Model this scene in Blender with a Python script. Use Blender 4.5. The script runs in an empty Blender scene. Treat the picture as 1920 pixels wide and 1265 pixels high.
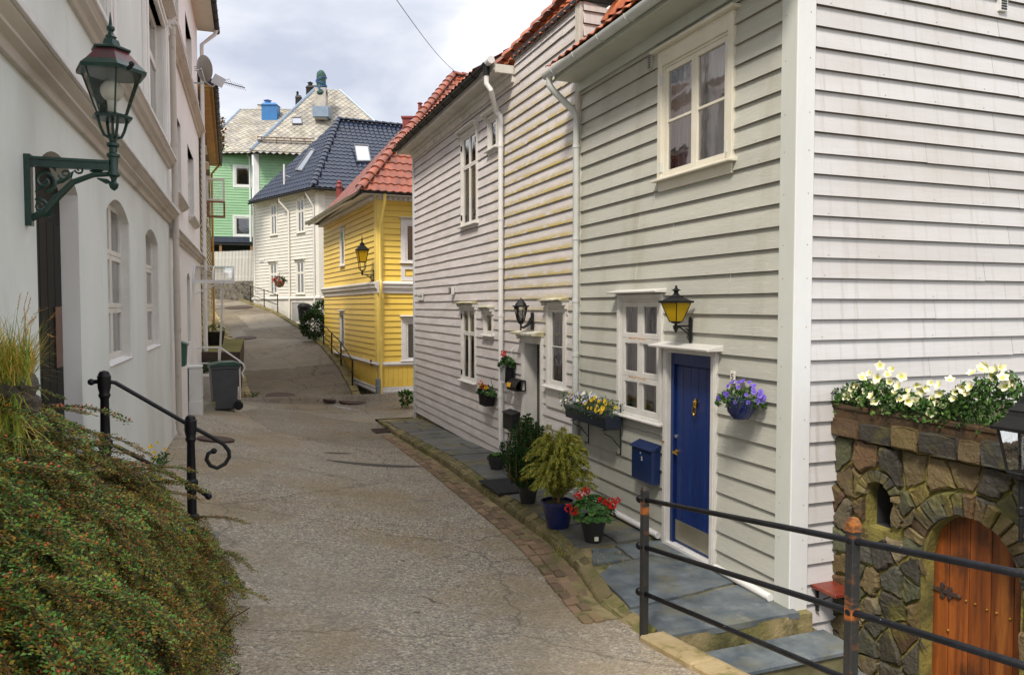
import bpy, bmesh, math, random
from mathutils import Vector as V, Matrix
R=math.radians; sin=math.sin; cos=math.cos; PI=math.pi
rnd=random.Random(7); uni=rnd.uniform
SC=bpy.context.scene; COL=SC.collection
# ---------------------------------------------------------------- camera
F0=1408.; PX,PY=960.,632.5; PITCH=math.atan(57.5/F0); CZ=2.5
cd=bpy.data.cameras.new('camera'); cam=bpy.data.objects.new('camera',cd); COL.objects.link(cam)
cd.sensor_width=36; cd.lens=36*F0/1920; cd.clip_start=.1; cd.clip_end=3000
cam.location=(0,0,CZ); cam.rotation_euler=(PI/2-PITCH,0,0); SC.camera=cam
# ---------------------------------------------------------------- sky, sun, exposure
SUN_EL=R(52); SUN_AZ=R(205)          # compass bearing of the sun, camera looks to bearing 0
wd=bpy.data.worlds.new('World'); SC.world=wd; wd.use_nodes=True
nt=wd.node_tree; N=nt.nodes; L=nt.links; N.clear()
wo=N.new('ShaderNodeOutputWorld'); bg=N.new('ShaderNodeBackground'); bg.inputs[1].default_value=.1
sky=N.new('ShaderNodeTexSky'); sky.sky_type='NISHITA'; sky.sun_disc=False; sky.sun_elevation=SUN_EL; sky.sun_rotation=SUN_AZ
tc=N.new('ShaderNodeTexCoord'); mp=N.new('ShaderNodeMapping'); mp.inputs['Scale'].default_value=(1,1,2.6); mp.inputs['Location'].default_value=(.33,.1,.27)
n1=N.new('ShaderNodeTexNoise'); n1.inputs['Scale'].default_value=2.6; n1.inputs['Detail'].default_value=9; n1.inputs['Roughness'].default_value=.52; n1.inputs['Distortion'].default_value=.35
rp=N.new('ShaderNodeValToRGB'); e=rp.color_ramp.elements
e[0].position=.31; e[0].color=(3.5,3.8,4.6,1); e[1].position=.54; e[1].color=(6.9,6.9,7.0,1)
m=e.new(.43); m.color=(5.0,5.2,5.7,1)
n2=N.new('ShaderNodeTexNoise'); n2.inputs['Scale'].default_value=1.5; n2.inputs['Detail'].default_value=5
r2=N.new('ShaderNodeValToRGB'); r2.color_ramp.elements[0].position=.36; r2.color_ramp.elements[0].color=(.75,.75,.75,1); r2.color_ramp.elements[1].position=.5; r2.color_ramp.elements[1].color=(1,1,1,1)
mx=N.new('ShaderNodeMixRGB')
L.new(tc.outputs['Generated'],mp.inputs[0]); L.new(mp.outputs[0],n1.inputs[0]); L.new(mp.outputs[0],n2.inputs[0])
L.new(n1.outputs[0],rp.inputs[0]); L.new(n2.outputs[0],r2.inputs[0]); L.new(r2.outputs[0],mx.inputs[0])
L.new(sky.outputs[0],mx.inputs[1]); L.new(rp.outputs[0],mx.inputs[2]); sz=N.new('ShaderNodeSeparateXYZ'); L.new(tc.outputs['Generated'],sz.inputs[0])
zr=N.new('ShaderNodeMapRange'); zr.inputs[1].default_value=.42; zr.inputs[2].default_value=.95; zr.inputs[3].default_value=1.; zr.inputs[4].default_value=1.5; L.new(sz.outputs[2],zr.inputs[0])
mz=N.new('ShaderNodeMixRGB'); mz.blend_type='MULTIPLY'; mz.inputs[0].default_value=1; L.new(mx.outputs[0],mz.inputs[1]); L.new(zr.outputs[0],mz.inputs[2]); L.new(mz.outputs[0],bg.inputs[0]); L.new(bg.outputs[0],wo.inputs[0])
sl=bpy.data.lights.new('sun','SUN'); sl.energy=2.3; sl.angle=R(12); sl.color=(1,.92,.80)
so=bpy.data.objects.new('sun',sl); COL.objects.link(so); so.location=(-10,-10,30)
sd=V((sin(SUN_AZ)*cos(SUN_EL),cos(SUN_AZ)*cos(SUN_EL),sin(SUN_EL)))
so.rotation_euler=sd.to_track_quat('Z','Y').to_euler()
SC.view_settings.view_transform='Standard'; SC.view_settings.look='None'; SC.view_settings.gamma=1; SC.view_settings.exposure=.82
SC.cycles.max_bounces=8; SC.cycles.transparent_max_bounces=16
# ---------------------------------------------------------------- projection helpers
def ray(px,py):
    x=(px-PX)/F0; u=-(py-PY)/F0; cp,sp=cos(PITCH),sin(PITCH)
    return V((x,cp+u*sp,-sp+u*cp))
C0=V((0,0,CZ))
def at(px,py,Y): r=ray(px,py); return C0+r*(Y/r.y)
def atz(px,py,z): r=ray(px,py); return C0+r*((z-CZ)/r.z)
class Fr:
    """a vertical plane: X runs right along it seen from outside, Y goes into it, Z up"""
    def __init__(s,o,ex):
        s.o=V((o[0],o[1],0)); s.x=V((ex[0],ex[1],0)).normalized(); s.y=V((-s.x.y,s.x.x,0)); z=V((0,0,1))
        s.M=Matrix(((s.x.x,s.y.x,0,s.o.x),(s.x.y,s.y.y,0,s.o.y),(0,0,1,0),(0,0,0,1)))
    def uz(s,px,py,out=0):
        r=ray(px,py); k=(-out-(C0-s.o).dot(s.y))/r.dot(s.y); p=C0+r*k
        return (p-s.o).dot(s.x),p.z
    def u(s,px,py=600,out=0): return s.uz(px,py,out)[0]
    def z(s,px,py,out=0): return s.uz(px,py,out)[1]
    def w(s,u,out,z): return s.o+s.x*u-s.y*out+V((0,0,z))
    def at(s,u,out,z): return s.M@Matrix.Translation((u,-out,z))
I4=Matrix.Identity(4)
WM={}
def T(x,y,z): return Matrix.Translation((x,y,z))
def link(o,parent,Mw):
    COL.objects.link(o); WM[o.name]=Mw
    if parent is not None: o.parent=parent; o.matrix_basis=WM[parent.name].inverted()@Mw
    else: o.matrix_basis=Mw
    return o
def tag(o,label=None,cat=None,group=None,kind=None):
    if label: o['label']=label
    if cat: o['category']=cat
    if group: o['group']=group
    if kind: o['kind']=kind
    return o
def thing(name,label,cat,Mw=I4,group=None):
    o=bpy.data.objects.new(name,None); o.empty_display_size=.1; link(o,None,Mw); return tag(o,label,cat,group)
def kids(o): return [c for c in COL.objects if c.parent==o]
def copy_tree(o,Mw,parent=None,label=None):
    c=o.copy(); COL.objects.link(c); WM[c.name]=Mw; c.parent=parent
    c.matrix_basis=(WM[parent.name].inverted()@Mw) if parent else Mw
    if label: c['label']=label
    for ch in kids(o): copy_tree(ch,Mw@WM[o.name].inverted()@WM[ch.name],c)
    return c
class MB:
    def __init__(s,t=None): s.v=[];s.f=[];s.m=[];s.t=t
    def add(s,vs,fs,m=0,t=None):
        t=t or s.t; b=len(s.v)
        s.v.extend([t@V(p) for p in vs] if t else [V(p) for p in vs])
        s.f.extend([tuple(b+i for i in f) for f in fs]); s.m.extend([m]*len(fs)); return s
    def box(s,x0,x1,y0,y1,z0,z1,m=0,t=None):
        if x0>x1:x0,x1=x1,x0
        if y0>y1:y0,y1=y1,y0
        if z0>z1:z0,z1=z1,z0
        return s.add([(x0,y0,z0),(x1,y0,z0),(x1,y1,z0),(x0,y1,z0),(x0,y0,z1),(x1,y0,z1),(x1,y1,z1),(x0,y1,z1)],
          [(0,3,2,1),(4,5,6,7),(0,1,5,4),(1,2,6,5),(2,3,7,6),(3,0,4,7)],m,t)
    def frustum(s,c,w0,d0,w1,d1,z0,z1,m=0,t=None):
        x,y=c; vs=[(x+a*w/2,y+b*d/2,z) for (w,d,z) in ((w0,d0,z0),(w1,d1,z1)) for a,b in ((-1,-1),(1,-1),(1,1),(-1,1))]
        return s.add(vs,[(0,3,2,1),(4,5,6,7),(0,1,5,4),(1,2,6,5),(2,3,7,6),(3,0,4,7)],m,t)
    def prism(s,poly,d0,d1,ax='y',m=0,t=None):
        n=len(poly)
        k={'y':lambda a,b,d:(a,d,b),'x':lambda a,b,d:(d,a,b),'z':lambda a,b,d:(a,b,d)}[ax]
        vs=[k(a,b,d0) for a,b in poly]+[k(a,b,d1) for a,b in poly]
        return s.add(vs,[tuple(range(n)),tuple(range(2*n-1,n-1,-1))]+[((i+1)%n,i,n+i,n+(i+1)%n) for i in range(n)],m,t)
    def tube(s,pts,r,n=8,m=0,t=None,caps=True):
        pts=[V(p) for p in pts]; k=len(pts); rs=r if isinstance(r,(list,tuple)) else [r]*k
        d=[(pts[min(i+1,k-1)]-pts[max(i-1,0)]).normalized() for i in range(k)]
        a=V((0,0,1)) if abs(d[0].z)<.9 else V((1,0,0)); side=d[0].cross(a).normalized(); vs=[];fs=[]
        for i in range(k):
            side=(side-d[i]*side.dot(d[i])).normalized(); up=d[i].cross(side)
            vs+=[pts[i]+(side*cos(2*PI*j/n)+up*sin(2*PI*j/n))*rs[i] for j in range(n)]
        for i in range(k-1):
            for j in range(n): fs.append((i*n+j,i*n+(j+1)%n,(i+1)*n+(j+1)%n,(i+1)*n+j))
        if caps: fs+=[tuple(range(n-1,-1,-1)),tuple((k-1)*n+j for j in range(n))]
        return s.add(vs,fs,m,t)
    def lathe(s,prof,n=16,c=(0,0,0),m=0,t=None,ph=0,cap=True):
        vs=[];fs=[];k=len(prof)
        for r,z in prof: vs+=[(c[0]+r*cos(2*PI*j/n+ph),c[1]+r*sin(2*PI*j/n+ph),c[2]+z) for j in range(n)]
        for i in range(k-1):
            for j in range(n): fs.append((i*n+j,i*n+(j+1)%n,(i+1)*n+(j+1)%n,(i+1)*n+j))
        if cap: fs+=[tuple(range(n-1,-1,-1)),tuple((k-1)*n+j for j in range(n))]
        return s.add(vs,fs,m,t)
    def ball(s,c,r,n=10,m=0,t=None,sz=1):
        return s.lathe([(r*sin(PI*i/(n//2+2)) if 0<i<n//2+2 else r*.02,-r*sz*cos(PI*i/(n//2+2))) for i in range(n//2+3)],n,c,m,t)
    def quad(s,a,b,c,d,m=0,t=None): return s.add([a,b,c,d],[(0,1,2,3)],m,t)
    def build(s,name,mats,parent=None,Mw=I4,smooth=False,bevel=0,clips=(),recalc=False,auto=False,jit=0):
        me=bpy.data.meshes.new(name); me.from_pydata(s.v,[],s.f)
        if not isinstance(mats,(list,tuple)): mats=[mats]
        for q in mats: me.materials.append(q)
        if len(mats)>1: me.polygons.foreach_set('material_index',s.m)
        if clips or recalc:
            bm=bmesh.new(); bm.from_mesh(me)
            for co,no in clips:
                bmesh.ops.bisect_plane(bm,geom=bm.verts[:]+bm.edges[:]+bm.faces[:],dist=1e-5,plane_co=co,plane_no=no,clear_outer=True)
            if recalc: bmesh.ops.recalc_face_normals(bm,faces=bm.faces[:])
            bm.to_mesh(me); bm.free()
        if smooth: me.polygons.foreach_set('use_smooth',[True]*len(me.polygons))
        if auto:
            try: me.set_sharp_from_angle(angle=R(38))
            except Exception: pass
        me.update(); o=bpy.data.objects.new(name,me); link(o,parent,Mw)
        if bevel:
            b=o.modifiers.new('bevel','BEVEL'); b.width=bevel; b.segments=1; b.limit_method='ANGLE'; b.angle_limit=R(40)
        return o
# ---------------------------------------------------------------- materials
MT={}
def mat(name,c,c2=None,nz=3,rough=.6,bump=0,bs=40,isl=0,st=(1,1,1),bst=None,dirt=(),metal=0,spec=.5,lo=.35,hi=.65,coat=0,emit=0,trans=0,bd=.01,isl2=None,lip=None):
    m=bpy.data.materials.new(name); m.use_nodes=True; nt=m.node_tree; N=nt.nodes; L=nt.links
    b=N['Principled BSDF']; tc=N.new('ShaderNodeTexCoord')
    def mapn(s):
        q=N.new('ShaderNodeMapping'); q.inputs['Scale'].default_value=s; L.new(tc.outputs['Object'],q.inputs[0]); return q.outputs[0]
    def noise(sc,st,det=6,ro=.6,off=0):
        q=N.new('ShaderNodeTexNoise'); q.inputs['Scale'].default_value=sc; q.inputs['Detail'].default_value=det; q.inputs['Roughness'].default_value=ro
        L.new(mapn(st),q.inputs[0]); return q.outputs[0]
    def ramp(o,a,z):
        q=N.new('ShaderNodeMapRange'); q.inputs[1].default_value=a; q.inputs[2].default_value=z; L.new(o,q.inputs[0]); return q.outputs[0]
    def mix(f,a,c,mode='MIX'):
        q=N.new('ShaderNodeMixRGB'); q.blend_type=mode
        for i,x in ((0,f),(1,a),(2,c)):
            if hasattr(x,'links'): L.new(x,q.inputs[i])
            else: q.inputs[i].default_value=x if isinstance(x,(int,float)) else (*x[:3],1)
        return q.outputs[0]
    def mul(a,x):
        q=N.new('ShaderNodeMath'); q.operation='MULTIPLY'
        for i,y in ((0,a),(1,x)):
            if hasattr(y,'links'): L.new(y,q.inputs[i])
            else: q.inputs[i].default_value=y
        return q.outputs[0]
    col=mix(ramp(noise(nz,st),lo,hi),c,c2 or c)
    if isl or isl2:
        g=N.new('ShaderNodeNewGeometry')
        if isl2: # list of colours picked per loose piece
            cr=N.new('ShaderNodeValToRGB'); cr.color_ramp.interpolation='CONSTANT'; es=cr.color_ramp.elements
            for i,cc in enumerate(isl2):
                el=es[0] if i==0 else es.new(i/len(isl2)); el.position=i/len(isl2); el.color=(*cc,1)
            es.remove(es[-1]) if len(es)>len(isl2) else None
            L.new(g.outputs['Random Per Island'],cr.inputs[0]); col=mix(.75,col,cr.outputs[0])
        if isl:
            q=N.new('ShaderNodeMapRange'); q.inputs[3].default_value=1-isl; q.inputs[4].default_value=1+isl*.6
            L.new(g.outputs['Random Per Island'],q.inputs[0])
            w=N.new('ShaderNodeTexWhiteNoise'); w.noise_dimensions='1D'; L.new(g.outputs['Random Per Island'],w.inputs['W']); L.new(w.outputs[0],q.inputs[0])
            col=mix(1,col,q.outputs[0],'MULTIPLY')
    for (dc,sc,dst,a,z,am) in dirt:
        col=mix(mul(ramp(noise(sc,dst),a,z),am),col,dc)
    if lip: # moss / grime that grows on the lower edge of every board: (colour, z0, period, u-range, z-range, amount)
        dc,z0,per,(ua,ub),(za,zb),am=lip
        sx=N.new('ShaderNodeSeparateXYZ'); L.new(tc.outputs['Object'],sx.inputs[0])
        q=N.new('ShaderNodeMath'); q.operation='SUBTRACT'; q.inputs[1].default_value=z0; L.new(sx.outputs[2],q.inputs[0])
        w=N.new('ShaderNodeMath'); w.operation='PINGPONG'; w.inputs[1].default_value=per
        w.operation='FLOORED_MODULO'; L.new(q.outputs[0],w.inputs[0])
        edge=N.new('ShaderNodeMapRange'); edge.inputs[1].default_value=per*.5; edge.inputs[2].default_value=0; L.new(w.outputs[0],edge.inputs[0])
        def band(o,a,z,soft):
            r1=N.new('ShaderNodeMapRange'); r1.inputs[1].default_value=a-soft; r1.inputs[2].default_value=a+soft; L.new(o,r1.inputs[0])
            r2=N.new('ShaderNodeMapRange'); r2.inputs[1].default_value=z+soft; r2.inputs[2].default_value=z-soft; L.new(o,r2.inputs[0])
            return mul(r1.outputs[0],r2.outputs[0])
        f=mul(mul(edge.outputs[0],band(sx.outputs[0],ua,ub,.6)),mul(band(sx.outputs[2],za,zb,.7),ramp(noise(5,(1,1,3)),.36,.50)))
        col=mix(mul(f,am),col,dc)
    L.new(col,b.inputs['Base Color']); b.inputs['Roughness'].default_value=rough; b.inputs['Metallic'].default_value=metal
    b.inputs['Specular IOR Level'].default_value=spec; b.inputs['Coat Weight'].default_value=coat
    if trans: b.inputs['Subsurface Weight'].default_value=0
    if bump:
        q=N.new('ShaderNodeBump'); q.inputs['Strength'].default_value=bump; q.inputs['Distance'].default_value=bd
        L.new(noise(bs,bst or st,8,.65),q.inputs['Height']); L.new(q.outputs[0],b.inputs['Normal'])
    MT[name]=m; return m
def glassmat(name,tint=(.9,.93,.95),refl=.14,gloss=(1,1,1)):
    m=bpy.data.materials.new(name); m.use_nodes=True; nt=m.node_tree; N=nt.nodes; L=nt.links; N.clear()
    o=N.new('ShaderNodeOutputMaterial'); tr=N.new('ShaderNodeBsdfTransparent'); tr.inputs[0].default_value=(*tint,1)
    g=N.new('ShaderNodeBsdfGlossy'); g.inputs['Roughness'].default_value=.03; g.inputs[0].default_value=(*gloss,1)
    lw=N.new('ShaderNodeFresnel'); lw.inputs[0].default_value=1.5
    a=N.new('ShaderNodeMath'); a.operation='ADD'; a.inputs[1].default_value=refl; a.use_clamp=True; L.new(lw.outputs[0],a.inputs[0])
    nz=N.new('ShaderNodeTexNoise'); nz.inputs['Scale'].default_value=3; bp=N.new('ShaderNodeBump'); bp.inputs['Strength'].default_value=.12; bp.inputs['Distance'].default_value=.02
    L.new(nz.outputs[0],bp.inputs['Height']); L.new(bp.outputs[0],g.inputs['Normal'])
    mx=N.new('ShaderNodeMixShader'); L.new(a.outputs[0],mx.inputs[0]); L.new(tr.outputs[0],mx.inputs[1]); L.new(g.outputs[0],mx.inputs[2]); L.new(mx.outputs[0],o.inputs[0])
    MT[name]=m; return m
def leafmat(name,c,c2,isl2=None,isl=.3,rough=.55):
    m=mat(name,c,c2,nz=6,rough=rough,isl=isl,isl2=isl2,spec=.25)
    return m
grime=(.20,.17,.11); moss=(.30,.26,.05); gmoss=(.13,.16,.03); rust=(.35,.12,.02)
G_FRONT=mat('paint_greygreen',(.42,.42,.37),(.49,.485,.43),nz=1.3,rough=.5,bump=.45,bs=26,st=(.35,1,2.5),isl=.05,bd=.008,
  dirt=[((.62,.62,.58),9,(.5,1,5),.60,.72,.7),((.30,.28,.20),1.0,(2.2,1,.5),.52,.74,.5),(grime,14,(1,1,1),.74,.80,.6)])
G_SIDE=mat('paint_white_side',(.60,.59,.60),(.53,.51,.51),nz=1.0,rough=.5,bump=.22,bs=14,st=(.3,1,3),isl=.04,
  dirt=[((.34,.30,.25),2.6,(5,1,.16),.54,.74,.6),((.47,.44,.40),.7,(1,1,1),.48,.72,.6),(grime,20,(1,1,1),.76,.80,.7)])
W_WALL=mat('paint_white_weathered',(.66,.62,.62),(.52,.48,.475),nz=2.2,rough=.6,bump=.5,bs=22,st=(.5,1,3),isl=.07,bd=.008,
  dirt=[((.50,.47,.45),3.5,(1.6,1,4),.46,.72,.6),((.42,.38,.30),1.1,(1,1,.7),.58,.75,.5),(grime,12,(1,1,2),.70,.78,.5)],
  lip=((.44,.33,.03),-.1,.17,(-7.2,-3.9),(2.4,5.8),1.0))
TRIM=mat('paint_trim_white',(.70,.68,.65),(.62,.60,.56),nz=4,rough=.45,bump=.2,bs=40,st=(1,1,1),dirt=[((.45,.42,.34),5,(1,1,1),.60,.75,.4)])
CREAM=mat('paint_cream',(.72,.68,.58),(.66,.62,.51),nz=4,rough=.42,bump=.12,bs=40,dirt=[((.42,.38,.28),7,(1,1,1),.64,.75,.4)])
MOSSTRIM=mat('paint_trim_mossy',(.70,.68,.62),(.34,.29,.10),nz=6,rough=.7,bump=.5,bs=30,lo=.40,hi=.62)
PIPE=mat('paint_downpipe',(.60,.62,.60),(.50,.52,.50),nz=3,rough=.4,st=(1,1,.3),dirt=[(grime,6,(1,1,1),.64,.74,.4)])
PIPEW=mat('plastic_pipe_white',(.74,.73,.72),(.66,.65,.64),nz=3,rough=.4,st=(1,1,.3),dirt=[(grime,6,(1,1,1),.64,.74,.4)])
BLACK=mat('black_paint',(.010,.010,.012),(.016,.016,.018),nz=8,spec=.3,rough=.4,bump=.25,bs=60,dirt=[((.6,.6,.6),60,(1,1,1),.74,.76,.5)])
BLACKM=mat('black_matt',(.010,.010,.011),(.018,.018,.018),nz=6,spec=.25,rough=.5,bump=.15,bs=50)
SEAM_SHADE=mat('board_seam_shade',(.13,.11,.09),(.20,.17,.14),nz=9,rough=.9,st=(.3,1,1))  # shadow line under the board laps, painted as a dark colour
SEAM_SHADE_L=mat('board_seam_shade_pale',(.22,.19,.15),(.34,.31,.26),nz=9,rough=.9,st=(.3,1,1))  # paler variant of the painted lap shadow
SEAM_SHADE_Y=mat('board_seam_shade_yellow',(.42,.27,.05),(.50,.33,.07),nz=9,rough=.9,st=(.3,1,1))  # painted lap shadow for the yellow boards
SEAM_SHADE_G=mat('board_seam_shade_green',(.10,.26,.12),(.14,.32,.15),nz=9,rough=.9,st=(.3,1,1))  # painted lap shadow for the green boards
DARK=mat('interior_dark',(.03,.03,.035),(.05,.05,.05),nz=2,rough=.9)
ROOM=mat('interior_wall',(.12,.11,.10),(.16,.15,.13),nz=2,rough=.9)
GLASS=glassmat('window_glass'); GLASS2=glassmat('lamp_glass',(.93,.94,.93),.05)
CURT=mat('curtain_lace',(.60,.57,.56),(.40,.38,.38),nz=7,rough=.9,st=(3,1,.15))
TERRA=mat('tile_terracotta',(.50,.14,.045),(.32,.08,.03),nz=5,rough=.42,isl=.32,bump=.3,bs=30,dirt=[((.16,.12,.06),7,(1,1,1),.62,.74,.6)])
TERRAG=mat('tile_glazed_red',(.34,.08,.03),(.18,.045,.022),nz=3,rough=.36,isl=.25,bump=.15,bs=20,spec=.7,dirt=[((.12,.09,.06),4,(1,1,1),.66,.74,.5)])
TILEB=mat('tile_glazed_navy',(.014,.02,.042),(.02,.03,.06),nz=2,rough=.24,isl=.2,bump=.08,bs=14,spec=.45)
# ---------------------------------------------------------------- building kit
def clap(name,parent,F,mats,u0,u1,z0,z1,e,holes=(),thick=.027,out=0,clips=(),joint=4.,dark=True,depth=.55,vert=False,wob=.003,seam=None):
    """lapped boards with real openings; holes=(ua,ub,za,zb)"""
    b=MB(); base=.004+out; zb=z0
    for h in holes:
        a,c,d,g=h[:4]
        dp=h[4] if len(h)>4 else depth
        b.add([(a,0,d),(c,0,d),(c,dp,d),(a,dp,d),(a,0,g),(c,0,g),(c,dp,g),(a,dp,g)],[(0,1,2,3),(7,6,5,4),(3,2,6,7),(0,3,7,4),(2,1,5,6)],1)
    while zb<z1-1e-4:
        zt=min(zb+e,z1); cuts=sorted({zb,zt}|{q for h in holes for q in h[2:4] if zb<q<zt}); d=uni(-wob,wob)
        js=[]; x=u0+uni(.3,1)*joint
        while x<u1-.4: js.append(x); x+=uni(.6,1.3)*joint
        for za,zc in zip(cuts,cuts[1:]):
            zm=(za+zc)/2; iv=[(u0,u1)]
            for h in holes:
                if h[2]<zm<h[3]:
                    nv=[]
                    for a,c in iv:
                        if h[1]<=a or h[0]>=c: nv.append((a,c)); continue
                        if h[0]>a: nv.append((a,h[0]))
                        if h[1]<c: nv.append((h[1],c))
                    iv=nv
            for a,c in iv:
                if zc==zt and zt<z1-1e-3:
                    o9=base+thick*(1-(zt-.006-zb)/e)+.0012; b.quad((a,-o9,zt-.006),(c,-o9,zt-.006),(c,-base-.001,zt+.004),(a,-base-.001,zt+.004),3)  # thin strip just below the lap, coloured as its shadow
                ps=[a]+[j for j in js if a+.1<j<c-.1]+[c]
                for i in range(len(ps)-1):
                    p,q=ps[i]+(.0012 if i else 0),ps[i+1]-(.0012 if i<len(ps)-2 else 0)
                    oa=base+thick*(1-(za-zb)/e); oc=base+thick*(1-(zc-zb)/e)
                    vs=[(p,-oa,za),(q,-oa,za),(q,-oc,zc),(p,-oc,zc)]; fs=[(0,1,2,3)]
                    if za==zb:
                        k=d if 0<zb-z0 else 0
                        vs[0]=(p,-oa,za+k); vs[1]=(q,-oa,za-k)
                        vs+=[(p,0,za+k),(q,0,za-k)]; b.add([vs[1],vs[0],vs[4],vs[5]],[(0,1,2,3)],3); vs=vs[:4]  # underside of the lap gets the painted shade colour too
                    b.add(vs,fs)
        zb=zt
    b.quad((u0,.012,z0),(u1,.012,z0),(u1,.012,z1),(u0,.012,z1),2) if not holes else None
    return b.build(name,[mats,DARK if dark else mats,DARK,seam or SEAM_SHADE],parent,F.M,clips=clips)
def frame_box(b,u0,u1,z0,z1,w,y0,y1,m=0,wb=None,wt=None):
    wb=w if wb is None else wb; wt=w if wt is None else wt
    b.box(u0,u0+w,y0,y1,z0,z1,m); b.box(u1-w,u1,y0,y1,z0,z1,m)
    b.box(u0+w,u1-w,y0,y1,z0,z0+wb,m); b.box(u0+w,u1-w,y0,y1,z1-wt,z1,m)
def bracket_mb(u,z,y,s=.16,w=.035):
    b=MB(); p=[(0,0),(-.9,0),(-.92,-.18),(-.75,-.25),(-.86,-.42),(-.62,-.52),(-.5,-.42),(-.42,-.55),(-.55,-.75),(-.45,-.9),(-.25,-.85),(-.2,-1.15),(-.3,-1.35),(-.12,-1.6),(0,-1.7)]
    b.prism([(y+a*s,z+c*s) for a,c in p],u-w/2,u+w/2,'x'); return b
def window(parent,F,u0,u1,z0,z1,cas=.1,cols=2,rows=(1,),sash=.045,munt=.022,m=None,hood=None,hw=.1,sill=True,curtain=None,hinges=False,wt=None,glass=None,
           prouds=.045,label=None,apron=0,sm=None,inset=.0,cw=1.0,centre=.05,matp=None):
    m=m or TRIM; b=MB(); frame_box(b,u0-cas,u1+cas,z0-(.0 if sill else cas),z1+(wt or cas),cas,-prouds,.012,wb=.012 if sill else cas,wt=wt or cas)
    w=b.build('window',m,parent,F.M,bevel=.004,recalc=True)
    if label: w['label']=label
    # casements
    f=MB(); g=MB(); y0,y1=-.018+inset,.03+inset
    frame_box(f,u0,u1,z0,z1,.025,-.028+inset,.05+inset)
    n=cols; wcol=(u1-u0-.05)/n
    hs=[0]; tot=sum(rows)
    for r in rows: hs.append(hs[-1]+r/tot)
    H=z1-z0-.05
    for i in range(n):
        a=u0+.025+i*wcol+.002; c=a+wcol-.004
        for j in range(len(rows)):
            za=z0+.025+hs[j]*H+.002; zc=z0+.025+hs[j+1]*H-.002
            if centre==0 and j: pass
            frame_box(f,a,c,za,zc,sash,y0-.002*(i%2),y1)
            g.quad((a+sash*.8,y0+.02,za+sash*.8),(c-sash*.8,y0+.02,za+sash*.8),(c-sash*.8,y0+.02,zc-sash*.8),(a+sash*.8,y0+.02,zc-sash*.8))
            if munt<0:
                k=-munt; zm=(za+zc)/2; f.box(a+sash,c-sash,y0+.006,y1-.012,zm-k/2,zm+k/2)
    f.build('window_frame',m,w,F.M,bevel=.003,recalc=True); g.build('pane',glass or GLASS,w,F.M)
    if sill:
        s=MB(); s.prism([(-.105,z0-.03),(-.105,z0-.012),(.01,z0+.012),(.01,z0-.03)],u0-cas-.04,u1+cas+.04,'x')
        if apron: s.box(u0-cas+.01,u1+cas-.01,-.04,-.004,z0-.03-apron,z0-.031)
        s.build('sill',sm or m,w,F.M,bevel=.003,recalc=True)
    if hood:
        zt=z1+(wt or cas); s=MB(); s.prism([(-.16,zt+.012),(-.165,zt+.03),(0,zt+.06),(0,zt+.012)],u0-cas-.05,u1+cas+.05,'x')
        s.build('hood',MOSSTRIM if hood=='moss' else m,w,F.M,bevel=.003,recalc=True)
        if hood in('moss','brk'):
            for u in (u0-cas-.015,u1+cas+.015): bracket_mb(u,zt+.012,-.002,hw).build('bracket',m,w,F.M,recalc=True)
    if curtain:
        k=MB(); 
        for (a,c) in ((u0+.02,u0+(u1-u0)*.5*cw),(u1-(u1-u0)*.5*cw,u1-.02)):
            n=18; 
            for i in range(n):
                p=a+(c-a)*i/n; q=a+(c-a)*(i+1)/n
                k.quad((p,.12+.015*sin(i*1.9),z0+.03),(q,.12+.015*sin((i+1)*1.9),z0+.03),(q,.12+.012*sin((i+1)*1.9),z1),(p,.12+.012*sin(i*1.9),z1))
        k.build('curtain',curtain,w,F.M,smooth=True)
    if hinges:
        for u,s_ in ((u0,-1),(u1,1)):
            for zz in (z0+(z1-z0)*.1,z1-(z1-z0)*.12):
                h=MB(); h.box(u-.008,u+.008,-prouds-.012,-.02,zz-.05,zz+.05); h.build('hinge',PIPE if hinges==1 else BLACKM,w,F.M)
    return w
def corner_boards(parent,F,u0,u1,z0,z1,m,out=.034,name='corner_board'):
    b=MB(); b.box(u0,u1,-out,.01,z0,z1); return b.build(name,m,parent,F.M,bevel=.004)
def arc(c,r,a0,a1,n,plane='xz'):
    return [(c[0]+r*cos(a0+(a1-a0)*i/n),c[1]+r*sin(a0+(a1-a0)*i/n)) for i in range(n+1)]
def gutter(parent,F,u0,u1,out,z,r,m,name='gutter',clipm=None):
    b=MB(); n=10; o=arc((0,0),r,PI,2*PI,n); i_=arc((0,0),r-.006,2*PI,PI,n)
    prof=[(-out+a,z+c) for a,c in o+i_]
    b.prism(prof,u0,u1,'x'); g=b.build(name,m,parent,F.M,smooth=True,auto=True,recalc=True)
    c=MB(); u=u0+.3
    c.tube([(0,-out+(r+.006)*cos(t),z+(r+.006)*sin(t)) for t in [PI+PI*k/8 for k in range(9)]],.006,5)
    c=c.build('gutter_bracket',clipm or m,g,F.M@T(u,0,0)); u+=.62
    while u<u1: copy_tree(c,F.M@T(u,0,0),g); u+=.62
    return g
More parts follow.
